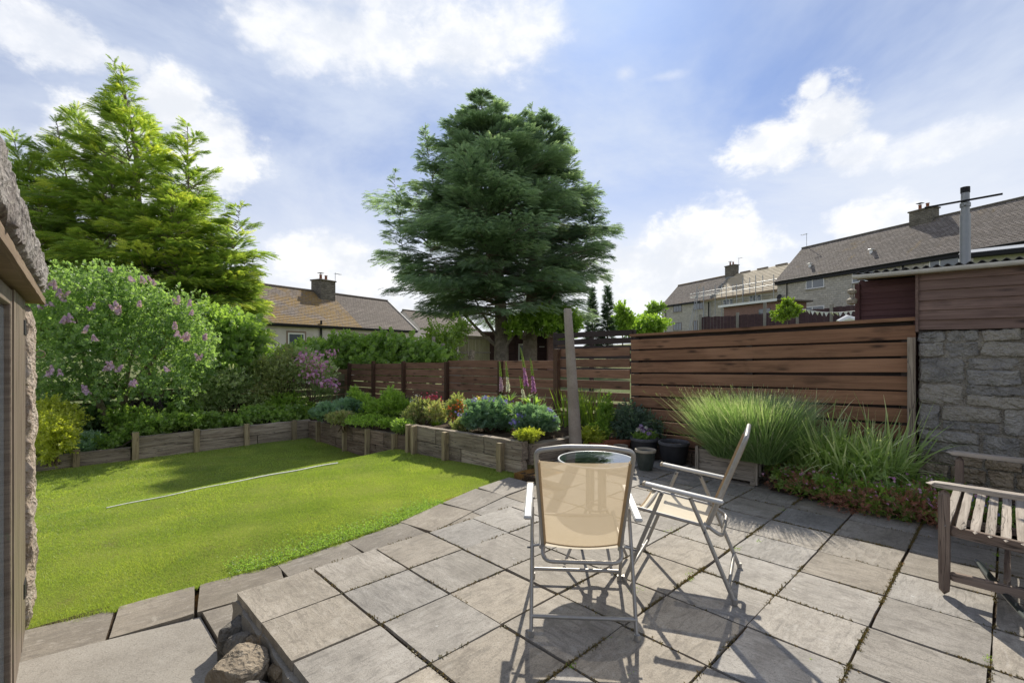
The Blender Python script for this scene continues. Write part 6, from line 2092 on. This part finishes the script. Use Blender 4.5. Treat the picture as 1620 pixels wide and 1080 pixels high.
mound('geranium_clump', 'big rounded geranium clump with blue flowers beside the foxgloves', 773, 655, 7.2, 38, 25, 2100, PALM, .050, 'lf_blue', 112, ex=[(750, 662, 7.1, 22, 17), (798, 662, 7.1, 20, 18), (770, 642, 7.3, 26, 14)], rough=.22,
      flowers=[(fl([(749, 632), (767, 628), (777, 632), (729, 655), (801, 634)], 7.0), 'fl_blue', .017, 12, (.035, .035, .02)), (fl([(757, 628), (762, 632), (773, 630)], 7.3), 'fl_yellow', .017, 10, (.03, .03, .03))])
mound('geranium_clump', 'blue-flowered geranium clump left of the concrete post', 845, 660, 6.6, 30, 22, 1500, PALM, .045, 'lf_blue', 113, ex=[(868, 668, 6.5, 18, 16), (828, 668, 6.6, 14, 14)], rough=.25,
      flowers=[(fl([(870, 648), (879, 660), (815, 667), (824, 657), (813, 668)], 6.4), 'fl_blue', .018, 11, (.03, .03, .018))])
mound('low_herb', 'yellow-green tufted herb at the bed edge', 838, 688, 6.1, 18, 9, 900, CLN, .05, 'lf_gold', 114, rough=.35)
p = on_bed(893, 705)
p = Vector((5.05, 4.75, bed_z(5.05, 4.75)))
blade_plant('crocosmia', 'bright green sword leaves left of the concrete post', 'plant', p, [(p.x - .05, p.y + .15, p.z), (p.x, p.y, p.z), (p.x + .15, p.y + .1, p.z)], 80, .46, .020, 'lf_bright', 115, spread=.5, droop=.35, rad=.08)
p = Vector((5.72, 4.5, bed_z(5.5, 4.5)))
blade_plant('crocosmia', 'dense bright green sword leaves right of the concrete post', 'plant', p, [(p.x + dx, p.y + dy, p.z) for dx, dy in ((0, 0), (.12, -.12), (-.12, .1), (.05, .1), (.1, -.25))], 170, .56, .020, 'lf_lime', 116, spread=.22, droop=.15, rad=.12)

# foxgloves
def foxglove(label, px, ptop, pbase, Y_, seed, lean, col='fl_pink'):
    g = np.random.default_rng(seed)
    b = at(px, pbase, Y_); t_ = at(px + lean, ptop, Y_)
    o = thing('foxglove', label, 'flower', (b.x, b.y, bed_z(b.x, b.y)), group='foxgloves in front of the low fence')
    R0 = Vector((b.x, b.y, bed_z(b.x, b.y)))
    H = t_.z - R0.z
    side = (t_ - b); side.z = 0
    def pos(q):
        return Vector((side.x * q * q, side.y * q * q, H * q))
    link('stem', MB().tube([tuple(pos(k / 8)) for k in range(9)], [.008 - .0007 * k for k in range(9)], 6).mesh(M['stem_green'], True), o, loc=(0, 0, 0))
    # bells hang all round the upper part, opening from the bottom up
    bv, bf = [], []
    for (r_, y_) in ((.25, 0), (.42, .35), (.50, .8), (.62, 1.0)):
        for k in range(6):
            bv.append((r_ * math.cos(k * math.pi / 3), y_, r_ * math.sin(k * math.pi / 3)))
    for i in range(3):
        for k in range(6):
            k2 = (k + 1) % 6
            bf += [(i * 6 + k, i * 6 + k2, (i + 1) * 6 + k2), (i * 6 + k, (i + 1) * 6 + k2, (i + 1) * 6 + k)]
    bv, bf = np.array(bv) * np.array([.6, 1, .6]), np.array(bf)
    def bells(q0, q1, n, s, m_, nm, dz):
        P, D, Sz = [], [], []
        for k in range(n):
            q = q0 + (q1 - q0) * k / n
            th = k * 2.4 + g.normal(0, .3)
            P.append(tuple(pos(q))); D.append((math.cos(th), math.sin(th), dz)); Sz.append(s * (1 - .5 * (k / n)))
        V, T, a = scatter(bv, bf, np.zeros(len(bv)), np.array(P), frames(np.array(D), np.tile([0, 0, 1.], (n, 1))), np.array(Sz), g.uniform(.2, .9, n))
        link(nm, np_mesh(V, T, M[m_], a), o, loc=(0, 0, 0))
    bells(.55, .76, 34, .042, col, 'bells', -.7)
    bells(.76, .99, 46, .022, 'lf_lime', 'buds', -.1)
    me, _ = blades([(0, 0, .0), (0, 0, .12)], 26, .34, .055, M['lf_mid'], seed + 3, spread=.7, droop=.55, rad=.03)
    link('leaves', me, o, loc=(0, 0, 0))
    me, _ = blades([(0, 0, .3), (0, 0, .4)], 12, .16, .03, M['lf_mid'], seed + 4, spread=.8, droop=.5, rad=.02)
    link('leaves', me, o, loc=(0, 0, 0))


foxglove('leftmost foxglove, a pale lilac spike by the fence post', 795, 570, 660, 7.55, 201, -5, 'fl_lilac')
foxglove('foxglove spike mostly in cream bud, second from the left', 806, 570, 662, 7.45, 202, -6, 'fl_white')
foxglove('tallest pink foxglove with its tip bent left', 837, 548, 662, 7.0, 203, -14, 'fl_magenta')
foxglove('rightmost pink foxglove of the four tall spikes', 847, 565, 664, 6.9, 204, -8, 'fl_magenta')
foxglove('short pale foxglove below the tallest pink one', 832, 594, 664, 7.2, 205, -10, 'fl_white')

bush('leafy_plant', 'mixed low green leaves between lilac stems and the yellow flowers', 'plant', (1.8, 11.25, -.18), [((u_, 11.2 + .12 * (k_ % 2), -.06 + .05 * (k_ % 3)), (.30, .20, .15 + .05 * (k_ % 2))) for k_, u_ in enumerate((1.3, 1.7, 2.1, 2.5, 2.9, 3.3, 3.7, 4.0, 1.5, 2.3))] + [((1.2, 11.8, .05), (.4, .3, .3)), ((2.0, 11.9, .05), (.4, .3, .3))], 2600, CLW, .11, 'lf_mid', seed=160, rough=.3, stems=None)

bush('shade_plant', 'low dark-green leaves along the single sleeper below the lilac', 'plant', (.3, 11.3, -.3), [((u_, 11.2 + .1 * (k_ % 2), -.22), (.26, .2, .13)) for k_, u_ in enumerate((-.6, -.2, .2, .55, .9))], 1000, CLW, .10, 'lf_mid', seed=161, rough=.3, stems=None)
# ------------------------------------------------------------------ concrete clothes post
b = at(912, 712, 6.35)
cp = thing('concrete_post', 'tall weathered round concrete post at the end of the flower bed', 'post', (b.x, b.y, 0))
top = at(898, 488, 6.35)
dx, dy = top.x - b.x, top.y - b.y
mb = MB().tube([(0, 0, -.05), (dx * .25, dy * .25, .55), (dx * .6, dy * .6, 1.25), (dx, dy, top.z - .02), (dx, dy, top.z)], [.092, .078, .064, .052, .045], 20)
me = mb.mesh(M['concrete_post'], True)
link('shaft', me, cp, loc=(0, 0, 0))
link('hook', MB().tube([(dx - .075, dy - .0, top.z - .045), (dx, dy, top.z - .045)], .006, 5).tube([(dx, dy, top.z - .05), (dx + .07, dy - .03, top.z - .05)], .006, 5).mesh(M['zinc'], True), cp, loc=(0, 0, 0))

# ------------------------------------------------------------------ folding chairs
def arc(pts, r_, n=5):
    """polyline with its inner corners rounded to radius r_"""
    pts = [Vector(p) for p in pts]
    out = [pts[0]]
    for a, b_, c_ in zip(pts, pts[1:], pts[2:]):
        d1, d2 = (a - b_), (c_ - b_)
        rr = min(r_, d1.length * .45, d2.length * .45)
        p1, p2 = b_ + d1.normalized() * rr, b_ + d2.normalized() * rr
        for k in range(n + 1):
            q = k / n
            out.append(p1 * (1 - q) ** 2 + b_ * 2 * q * (1 - q) + p2 * q * q)
    out.append(pts[-1])
    return out


def make_chair(label, loc, rz):
    """local +y is where the sitter faces; feet spread .625 front to back; numbers in metres"""
    t_ = thing('folding_chair', label, 'chair', loc, rz, 'folding garden chairs on the patio')
    A, Wt = M['alu'], M['alu_white']
    hw = .272
    yb, yf = -.31, .315
    for s in (-1, 1):
        x_ = s * hw
        link('leg', MB().tube([(x_, yf, .01), (x_, yf - .228, .585)], .0125, 10, flat=.8).mesh(A, True), t_, loc=(0, 0, 0))
        link('leg', MB().tube([(x_ - s * .008, yb, .01), (x_ - s * .008, yb + .157, .384), (x_ - s * .008, yb + .24, .575)], .0125, 10, flat=.8).mesh(A, True), t_, loc=(0, 0, 0))
        for y_ in (yf + .003, yb - .003):
            link('foot', MB().tube([(x_ - (s * .008 if y_ < 0 else 0), y_, 0), (x_ - (s * .008 if y_ < 0 else 0), y_, .03)], .0155, 10).mesh(A, True), t_, loc=(0, 0, 0))
        # armrest: flat bar, slightly wider in front
        ar = MB()
        xa = s * (hw + .012)
        ar.bar((xa, yb + .055, .575), (xa, yb + .50, .628), .042, .022, .007)
        link('armrest', ar.mesh(Wt, True), t_, loc=(0, 0, 0))
        # hinge link from the seat side to the leg
        link('bracket', MB().tube([(s * .225, yb + .16, .40), (x_, yb + .16, .392)], .009, 8).mesh(A, True), t_, loc=(0, 0, 0))
        link('seat_rail', MB().tube([(s * .215, yb + .13, .398), (s * .222, yb + .56, .452)], .011, 10).mesh(A, True), t_, loc=(0, 0, 0))
        for (y_, z_) in ((yb + .157, .384), (yb + .24, .570), (yf - .222, .575)):
            link('rivet', MB().tube([(x_ - .018 * s, y_, z_), (x_ + .018 * s, y_, z_)], .0055, 8).mesh(M['rim_plastic'], True), t_, loc=(0, 0, 0))
        link('end_cap', MB().box(xa - .022, xa + .022, yb + .495, yb + .512, .616, .640, .004).mesh(M['rim_clay'], True), t_, loc=(0, 0, 0))
    link('crossbar', MB().tube([(-hw, yb + .030, .085), (hw, yb + .030, .085)], .011, 10).mesh(A, True), t_, loc=(0, 0, 0))
    link('crossbar', MB().tube([(-hw, yf - .028, .07), (hw, yf - .028, .07)], .011, 10).mesh(A, True), t_, loc=(0, 0, 0))
    link('crossbar', MB().tube([(-.215, yb + .52, .440), (.215, yb + .52, .440)], .010, 8).mesh(A, True), t_, loc=(0, 0, 0))
    # back frame: one bent tube, arched top
    bz, tz = .385, .955
    by, ty = yb + .155, yb - .065
    pts = [(-.200, by, bz), (-.232, ty + .004, tz - .012)]
    topb = [(-.226 + .452 * k / 8, ty, tz + .028 * math.sin(math.pi * k / 8)) for k in range(9)]
    path = arc([(-.203, by, bz), (-.240, ty + .003, tz - .004), (-.10, ty, tz + .016), (.10, ty, tz + .016), (.240, ty + .003, tz - .004), (.203, by, bz)], .035)
    # soften the middle of the arch
    link('back_frame', MB().tube(path, .0135, 12, flat=.9).mesh(A, True), t_, loc=(0, 0, 0))
    # U loop under the seat at the back
    link('support_loop', MB().tube(arc([(-.205, by + .015, .415), (-.205, by - .085, .350), (.205, by - .085, .350), (.205, by + .015, .415)], .06), .0115, 10).mesh(A, True), t_, loc=(0, 0, 0))
    # sling of the back
    V, T = [], []
    nx, nz_ = 12, 14
    for j in range(nz_ + 1):
        q = j / nz_
        z_ = bz + .035 + (tz - .058 - bz - .035) * q
        f_ = (z_ - bz) / (tz - bz)
        yc = by + (ty - by) * f_
        wx = .192 + .032 * f_
        for i in range(nx + 1):
            p_ = i / nx * 2 - 1
            sag = -.016 * (1 - p_ * p_) * math.sin(math.pi * min(1, q * .9 + .1))
            V.append((wx * p_, yc + sag + .0, z_ - (.010 * (1 - p_ * p_) if j == nz_ else 0) - (.018 * (1 - p_ * p_) if j == 0 else 0)))
    n = nx + 1
    T = [(j * n + i, j * n + i + 1, (j + 1) * n + i + 1, (j + 1) * n + i) for j in range(nz_) for i in range(nx)]
    link('back_sling', np_mesh(V, T, M['fabric'], smooth=True), t_, loc=(0, 0, 0))
    # sewn sleeves either side and hems
    for s in (-1, 1):
        link('sleeve', MB().tube([(s * .196, by - .010, bz + .03), (s * .2265, ty + .026, tz - .062)], .0160, 8, flat=.55).mesh(M['hem'], True), t_, loc=(0, 0, 0))
    hem = [V[i] for i in range(nx + 1)]
    link('hem', MB().tube(hem, .0045, 6).mesh(M['hem'], True), t_, loc=(0, 0, 0))
    # seat
    V, T = [], []
    for j in range(13):
        q = j / 12
        y_ = yb + .15 + .415 * q
        zc_ = .402 + .052 * q + (-.020 * max(0, q - .86) / .14)
        for i in range(nx + 1):
            p_ = i / nx * 2 - 1
            V.append((.215 * p_, y_, zc_ - .018 * (1 - p_ * p_) * (1 - .3 * q)))
    T = [(j * n + i, j * n + i + 1, (j + 1) * n + i + 1, (j + 1) * n + i) for j in range(12) for i in range(nx)]
    link('seat', np_mesh(V, T, M['fabric_seat'], smooth=True), t_, loc=(0, 0, 0))
    link('hem', MB().tube([V[12 * n + i] for i in range(nx + 1)], .006, 6).mesh(M['hem'], True), t_, loc=(0, 0, 0))
    return t_


def face(X, Y, dX, dY):
    u, v = cam_uv(X, Y)
    du, dv = cam_uv(dX, dY)
    return (u, v, .002), math.atan2(-du, dv)


l1, r1_ = face(.382, 2.735, .07, .997)
make_chair('beige sling folding chair seen from behind, back to the viewer', l1, r1_)
l2, r2_ = face(1.115, 3.125, -.885, .465)
make_chair('beige sling folding chair turned side-on in front of the lavender', l2, r2_)

# ------------------------------------------------------------------ glass table
tu, tv = cam_uv(.575, 3.30)
tb = thing('glass_table', 'small round glass-topped garden table behind the nearer folding chair', 'table', (tu, tv, 0), rz=.3)
rr = .255
link('glass_top', MB().lathe([(rr - .006, .695), (rr - .002, .698), (rr - .002, .702), (rr - .006, .705)], 48).mesh(M['table_glass'], False), tb, loc=(0, 0, 0))
link('rim', MB().tube([(rr * math.cos(a_), rr * math.sin(a_), .700) for a_ in [2 * math.pi * k / 48 for k in range(49)]], .0065, 8, False).mesh(M['rim_white'], True), tb, loc=(0, 0, 0))
ins = MB()
for k in range(4):
    a_ = math.pi / 2 * k + .78
    link('slat', MB().bar((.060 * math.cos(a_), .060 * math.sin(a_), .36), (.060 * math.cos(a_), .060 * math.sin(a_), .692), .030, .008, .002).mesh(M['alu'], False), tb, loc=(0, 0, 0))
    link('leg', MB().tube(arc([(.055 * math.cos(a_), .055 * math.sin(a_), .40), (.10 * math.cos(a_), .10 * math.sin(a_), .30), (.235 * math.cos(a_), .235 * math.sin(a_), .012)], .05), .010, 8).mesh(M['alu'], True), tb, loc=(0, 0, 0))
link('ring', MB().tube([(.075 * math.cos(a_), .075 * math.sin(a_), .37) for a_ in [2 * math.pi * k / 24 for k in range(25)]], .008, 6).tube([(.075 * math.cos(a_), .075 * math.sin(a_), .682) for a_ in [2 * math.pi * k / 24 for k in range(25)]], .008, 6).mesh(M['alu'], True), tb, loc=(0, 0, 0))

# ------------------------------------------------------------------ garden bench at the right edge
bn = thing('garden_bench', 'weathered grey wooden garden bench with curved slats at the right', 'bench', (3.83, .27, 0))
BW = 1.26


def plank(nm, L, h_, w, m_, seed, loc, rot=(0, 0, 0), n=8, amp=.0025, c_=0.0):
    return link(nm, rough_box(L, w, h_, n, 2, 2, amp, seed, M[m_], .04, 6), bn, loc=loc, rot=rot)


for i, x_ in enumerate((0, BW)):
    plank('leg', .63, .062, .055, 'teak_dark', 801 + i, (x_, 0, .315), (0, -math.pi / 2, 0))
    plank('leg', .92, .062, .055, 'teak_dark', 803 + i, (x_, -.52, .46), (0, -math.pi / 2 + .0, 0))
    plank('armrest', .66, .032, .068, 'teak', 805 + i, (x_, -.245, .647), (0, 0, math.pi / 2))
    plank('side_rail', .50, .062, .035, 'teak_dark', 807 + i, (x_, -.26, .375), (0, -.05, math.pi / 2))
    plank('stretcher', .50, .055, .03, 'teak_dark', 809 + i, (x_, -.26, .12), (0, 0, math.pi / 2))
plank('front_rail', BW - .03, .075, .03, 'teak_dark', 811, (BW / 2, -.01, .37), n=14)
plank('back_rail', BW - .03, .075, .03, 'teak_dark', 812, (BW / 2, -.50, .36), n=14)
plank('stretcher', BW - .03, .05, .03, 'teak_dark', 813, (BW / 2, -.26, .12), n=14)
for k in range(8):
    y_ = -.005 - .063 * k
    z_ = .425 - .012 * math.sin(min(1, k / 7) * math.pi) - .004 * k + (-.008 if k == 0 else 0)
    plank('slat', BW + .10, .018, .046, 'teak', 820 + k, (BW / 2 - .0, y_, z_), (rnd.gauss(0, .03), 0, rnd.gauss(0, .004)), 16, .0022)
for z_ in (.88, .52):
    plank('back_board', BW - .05, .06, .03, 'teak', 832, (BW / 2, -.54, z_), n=14)
for k in range(11):
    plank('back_slat', .34, .05, .015, 'teak', 835 + k, (.12 + (BW - .24) * k / 10, -.54, .69), (0, -math.pi / 2, 0), 4)

# dark green metal support leg lying under the bench
a = at(1544, 882, 3.25); a.z = .012
c0 = at(1562, 902, 3.05); c1_ = at(1600, 945, 2.8); c2_ = at(1660, 1010, 2.5)
gt = thing('metal_stand', 'dark green metal stand leg with pale worn tip poking out under the bench', 'stand', tuple(a))
pa = [Vector(q) - a for q in (a, a.lerp(c1_, .25), c1_, c2_)]
b_ = gr(1544, 882, .03); pts = [gr(1544, 884, .02), gr(1563, 908, .05), gr(1600, 950, .10), gr(1660, 1015, .16)]
gt.location = pts[0]
loc_ = [tuple(q - pts[0]) for q in pts]
link('leg', MB().tube([tuple(Vector(loc_[0]).lerp(Vector(loc_[1]), .25)), loc_[1], loc_[2], loc_[3]], [.017, .022, .02, .02], 10, flat=.6).mesh(M['dark_green_steel'], True), gt, loc=(0, 0, 0))
link('tip', MB().tube([loc_[0], tuple(Vector(loc_[0]).lerp(Vector(loc_[1]), .3))], [.008, .018], 8, flat=.5).mesh(M['steel'], True), gt, loc=(0, 0, 0))
br_ = [gr(1588, 935, .09), gr(1600, 930, .11), gr(1660, 938, .14)]
link('branch', MB().tube([tuple(q - pts[0]) for q in br_], .014, 8).mesh(M['dark_green_steel'], True), gt, loc=(0, 0, 0))

# ------------------------------------------------------------------ pots
def pot(name, label, px, py, z_top, r_top, r_bot, mats, lip=.02, soil=True, Y_=None):
    p = gr(px, py, 0)
    if Y_:
        p = at(px, py, Y_); p.z = 0
    o = thing(name, label, 'plant pot', (p.x, p.y, .001))
    h_ = z_top
    w = .012
    prof = [(r_bot * .96, 0), (r_bot, .008), (r_bot + (r_top - r_bot) * .55, h_ * .5), (r_top - lip * .5, h_ - lip * 1.4), (r_top - lip * .5, h_ - lip * 1.2), (r_top - lip - w, h_ - lip * 1.2), (r_top - lip - w * 2, h_ - .05), (.01, h_ - .05)]
    link('body', MB().lathe(prof, 32).mesh(M[mats[0]], True), o, loc=(0, 0, 0))
    rim = [(r_top - lip * .9, h_ - lip * 1.5), (r_top - lip * .1, h_ - lip * 1.4), (r_top, h_ - lip * .7), (r_top - lip * .2, h_ - .001), (r_top - lip, h_), (r_top - lip * 1.35, h_ - lip * .5), (r_top - lip * 1.3, h_ - lip * 1.5)]
    link('rim', MB().lathe(rim, 32).mesh(M[mats[1]], True), o, loc=(0, 0, 0)) if False else None
    vs = []
    mb = MB()
    n = 32
    for (r_, z_) in rim:
        for k in range(n):
            vs.append((r_ * math.cos(6.28319 * k / n), r_ * math.sin(6.28319 * k / n), z_))
    fs = [(i * n + k, i * n + (k + 1) % n, ((i + 1) % len(rim)) * n + (k + 1) % n, ((i + 1) % len(rim)) * n + k) for i in range(len(rim)) for k in range(n)]
    link('rim', mb.add(vs, fs).mesh(M[mats[1]], True), o, loc=(0, 0, 0))
    me = rough_box((r_top - lip) * 1.95, (r_top - lip) * 1.95, .05, 10, 10, 1, .012, int(px), M['soil'], 1.0, 22)
    link('soil', me, o, loc=(0, 0, h_ - lip * 1.5 - .022))
    return o


pot('glazed_pot', 'small grey-green glazed pot with pale rim, nearest of the pots', 1021, 742, .245, .128, .085, ('glazed', 'rim_clay'), .022)
pot('plastic_pot', 'wide black plastic pot of bare soil beside the planter box', 1066, 733, .285, .195, .140, ('black_plastic', 'rim_plastic'), .026)
P2 = pot('plastic_pot', 'black plastic pot planted with violet and white pansies', 1019, 726, .29, .185, .135, ('black_plastic', 'rim_plastic'), .026)
pot('terracotta_pot', 'low round terracotta pot seen past the chair back', 946, 722, .20, .125, .09, ('terracotta', 'terracotta'), .02)
pot('small_clay_pot', 'small pale-rimmed pot between terracotta and black pots', 982, 724, .17, .10, .07, ('black_plastic', 'rim_clay'), .015)
# terracotta trough
p = gr(972, 719, 0)
tr_ = thing('terracotta_trough', 'rectangular terracotta trough behind the small pots', 'trough', (p.x, p.y, .001), rz=R(-42))
mb = MB()
V = []
for (sx, sy, z_) in ((.17, .085, 0), (.19, .10, .19), (.205, .112, .192), (.205, .112, .225), (.18, .09, .225), (.175, .085, .17)):
    V += [(-sx, -sy, z_), (sx, -sy, z_), (sx, sy, z_), (-sx, sy, z_)]
Fc = [(3, 2, 1, 0), (20, 21, 22, 23)]
for i in range(5):
    for k in range(4):
        k2 = (k + 1) % 4
        Fc.append((i * 4 + k, i * 4 + k2, (i + 1) * 4 + k2, (i + 1) * 4 + k))
link('body', mb.add(V, Fc).mesh(M['terracotta']), tr_, loc=(0, 0, 0))
link('soil', rough_box(.35, .17, .04, 10, 6, 1, .01, 5, M['soil'], 0, 25), tr_, loc=(0, 0, .178))

# pansies
q = P2.location
bush('pansies', 'violet and white pansies in the black pot', 'flowers', (q.x, q.y, .26), [((q.x, q.y, .30), (.13, .13, .055))], 330, CL6, .045, 'lf_mid', seed=301, stems=None, up=1.2,
     flowers=[([(q.x + dx, q.y + dy, .37 + dz) for dx, dy, dz in ((-.06, -.03, .02), (.05, -.05, .0), (.0, .05, .05), (.09, .02, .01), (-.03, -.09, -.02))], 'fl_violet', .026, 7, (.028, .028, .016)),
              ([(q.x + .03, q.y - .0, .42), (q.x - .08, q.y + .04, .38)], 'fl_white', .022, 5, (.02, .02, .012))])
q = tr_.location
bush('heather_plant', 'upright feathery heather growing in the terracotta trough', 'plant', (q.x + .1, q.y, .2), [((q.x + .16, q.y - .1, .42), (.2, .2, .24)), ((q.x + .26, q.y - .30, .38), (.22, .22, .20))], 1300, CLN, .085, 'lf_conif', seed=302, rough=.4)
bush('small_shrub', 'slim light-green shrub behind the terracotta trough', 'shrub', (q.x - .02, q.y + .14, .15), [((q.x, q.y + .16, .48), (.09, .09, .30)), ((q.x - .06, q.y + .2, .30), (.14, .14, .14))], 700, CLS, .08, 'lf_bright', seed=303, rough=.3)
bush('trailing_plant', 'yellow-green trailing leaves left of the trough', 'plant', (q.x - .25, q.y + .18, .12), [((q.x - .24, q.y + .20, .25), (.17, .17, .10))], 420, CLS, .07, 'lf_gold', seed=304, rough=.3, stems=None)
p_ = at(1085, 690, 6.55)
bush('mossy_ground_plant', 'low mossy green mat between pots and fence', 'ground cover', (p_.x, p_.y, .13), [((p_.x + .1, p_.y, .17), (.22, .45, .07)), ((p_.x + .1, p_.y + .5, .17), (.16, .4, .06))], 1500, CLN, .035, 'lf_bright', seed=305, up=1.3, stems=None)
g = np.random.default_rng(44)
tp = at(1030, 640, 6.8)
blade_plant('grass_wisp', 'thin dry grass wisps before the fence boards', 'grass tuft', (tp.x, tp.y, .14), [(tp.x + g.uniform(-.2, .2), tp.y + g.uniform(-.5, .5), .14) for _ in range(8)], 70, .62, .004, 'lf_lavender', 306, spread=.35, droop=.3, rad=.05)

# ------------------------------------------------------------------ planter with the lavender
px0, py0 = 5.62, 2.20
pl = thing('planter_box', 'weathered wooden planter box on short feet', 'planter', (px0, py0, 0), rz=R(90) + .02)
# local x runs along v (away-left), local -y... front faces the camera
PLn, PD, PH = .62, .36, .30
for k in range(5):
    h_ = .052
    for (y_, ) in ((PD / 2,), (-PD / 2,)):
        link('board', rough_box(PLn, .016, h_, 8, 1, 1, .002, 851 + k, M['crate'], 0, 5), pl, loc=(0, y_, .065 + .055 * k))
    for x_ in (-PLn / 2, PLn / 2):
        link('board', rough_box(PD - .02, .016, h_, 6, 1, 1, .002, 861 + k, M['crate'], 0, 5), pl, loc=(x_, 0, .065 + .055 * k), rot=(0, 0, math.pi / 2))
for sx in (-1, 1):
    for sy in (-1, 1):
        link('corner_post', rough_box(.33, .035, .035, 4, 1, 1, .002, 871, M['crate'], 0, 5), pl, loc=(sx * (PLn / 2 + .01), sy * (PD / 2 + .012), .175), rot=(0, -math.pi / 2, 0))
for sy in (-1, 1):
    link('foot', MB().box(-PLn / 2 - .0, -PLn / 2 + .05, sy * PD / 2 - .025, sy * PD / 2 + .025, 0, .04, .004).box(PLn / 2 - .05, PLn / 2, sy * PD / 2 - .025, sy * PD / 2 + .025, 0, .04, .004).mesh(M['crate']), pl, loc=(0, 0, 0))
fr = MB()
x_ = -PLn / 2 - .035
for (a0, a1, b0, b1) in ((-.13, .13, .09, .115), (-.13, .13, .295, .32), (-.13, -.10, .115, .295), (.10, .13, .115, .295), (-.03, -.01, .115, .295)):
    fr.box(x_, x_ + .02, a0, a1, b0, b1, .003)
link('end_frame', fr.mesh(M['teak']), pl, loc=(0, 0, 0))
link('soil', rough_box(PLn - .03, PD - .03, .04, 14, 8, 1, .012, 9, M['soil'], 0, 20), pl, loc=(0, 0, .27))
bs = [(5.50 + dx, 1.98 + dy * .8, .28) for dx in (-.12, 0, .12) for dy in (-.26, -.13, 0, .13, .26)]
lv = thing('lavender_bush', 'huge rounded lavender bush full of upright stems overflowing the planter', 'lavender', (5.50, 1.98, .28))
loc_b = [(b_[0] - 5.50, b_[1] - 1.98, 0) for b_ in bs]
me, info = blades(loc_b, 9500, .66, .0055, M['lf_lavender'], 311, spread=.55, droop=.14, seg=5, rad=.12, lj=.35)
link('stems', me, lv, loc=(0, 0, 0))
me, _ = blades(loc_b, 5000, .46, .0075, M['lf_lavender'], 312, spread=.8, droop=.3, seg=4, rad=.14, lj=.45)
link('leaves', me, lv, loc=(0, 0, 0))
p0, outv, Ls, sp_, dr_ = info
tips = p0 + outv * (Ls * (sp_ + dr_ * .5))[:, None] * .8
tips[:, 2] += Ls * (1 - dr_ * .75)
sel = g.choice(len(tips), 1500, replace=False)
dirs = outv[sel] * sp_[sel][:, None] * .6 + np.array([0, 0, 1.])
V, T, a = scatter(*t_cluster(5, .3, .35, 21, stem=.9, leaf=.3), tips[sel] - nrm(dirs) * .018, frames(dirs, g.normal(size=(1500, 3))), np.full(1500, .032), g.uniform(.55, 1, 1500))
link('buds', np_mesh(V, T, M['lf_lavender'], a), lv, loc=(0, 0, 0))
link('wood', MB().tube([(0, 0, -.05), (.02, .05, .12)], [.03, .015], 6).tube([(0, .1, -.05), (-.05, .18, .15)], [.02, .01], 6).tube([(0, -.1, -.05), (-.03, -.2, .15)], [.02, .01], 6).mesh(M['stem_brown'], True), lv, loc=(0, 0, 0))

# ------------------------------------------------------------------ variegated grass and pink geranium at the right
gb = [Vector((u_, v_, .06)) for u_, v_ in ((5.75, 1.48), (5.7, 1.35), (5.85, 1.2), (5.7, 1.05), (5.85, .95), (5.8, .85), (5.85, 1.45), (5.9, 1.05), (5.65, 1.2))]
blade_plant('variegated_grass', 'cream-striped variegated grass clump against the tall fence panel', 'ornamental grass', tuple(gb[2]), [tuple(b_) for b_ in gb], 1300, .72, .023, 'lf_ribbon', 321, spread=.36, droop=.5, seg=7, rad=.13, lj=.5)
tb2 = [Vector((5.85, .75, .06)), Vector((5.85, 1.5, .06))]
blade_plant('tall_grass', 'few tall pale grass blades rising above the variegated clump', 'ornamental grass', tuple(tb2[0]), [tuple(b_) for b_ in tb2], 26, 1.12, .018, 'lf_ribbon', 322, spread=.28, droop=.22, seg=8, rad=.12)
cc = [gr(px, py, .05) for px, py in ((1245, 765), (1270, 775), (1300, 782), (1335, 790), (1370, 798), (1405, 806), (1440, 810), (1470, 815), (1290, 765), (1330, 770), (1400, 785), (1450, 790), (1475, 770), (1478, 790), (1500, 775), (1530, 780))]
for c_ in cc:
    if c_.x > 5.8:
        c_.x = 5.55 + .25 * rnd.random()
root = cc[5]
gc = thing('geranium_patch', 'sprawling geranium with pink flowers and reddish seed heads edging the patio', 'ground cover', tuple(root))
bl = [((c_.x - root.x, c_.y - root.y, .07), (.22, .20, .16)) for c_ in cc]
link('foliage', foliage(bl, 1700, PALM, .055, M['lf_mid'], 331, up=1.2, rough=.25), gc, loc=(0, 0, 0))
bl2 = [((c_.x - root.x - .06, c_.y - root.y - .05, .06), (.22, .22, .14)) for c_ in cc]
link('seed_heads', foliage(bl2, 4200, t_cluster(8, .12, .9, 23, stem=.5, leaf=.5), .05, M['lf_red'], 332, up=.8, rough=.3), gc, loc=(0, 0, 0))
P, O = blob_points(bl, 900, np.random.default_rng(9), .25, .9, .06)
P = P[P[:, 2] > .08]
V, T, a = scatter(*FLOWER, P + np.array([0, 0, .015]), frames(O[:len(P)] * 0 + np.array([-.5, -.5, .8]) + g.normal(0, .3, (len(P), 3)), g.normal(size=(len(P), 3))), g.uniform(.010, .017, len(P)), g.uniform(0, 1, len(P)))
link('flowers', np_mesh(V, T, M['fl_pink'], a), gc, loc=(0, 0, 0))
bc = [gr(px, py, .05) for px, py in ((1545, 800), (1575, 805), (1600, 815))]
bush('campanula', 'small violet flowers under the bench slats against the stone wall', 'plant', (4.9, .1, .03), [((5.55, .0, .10), (.25, .3, .10)), ((5.5, -.5, .10), (.25, .3, .1))], 520, PALM, .04, 'lf_mid', seed=341, up=1.1, stems=None,
     flowers=[([(5.45, .1, .2), (5.5, -.1, .2), (5.4, -.3, .2), (5.5, -.5, .2)], 'fl_blue', .014, 16, (.09, .09, .02))])
for o in list(bpy.data.objects):
    if o.type == 'EMPTY' and o.parent is None:
        o.empty_display_size = .1
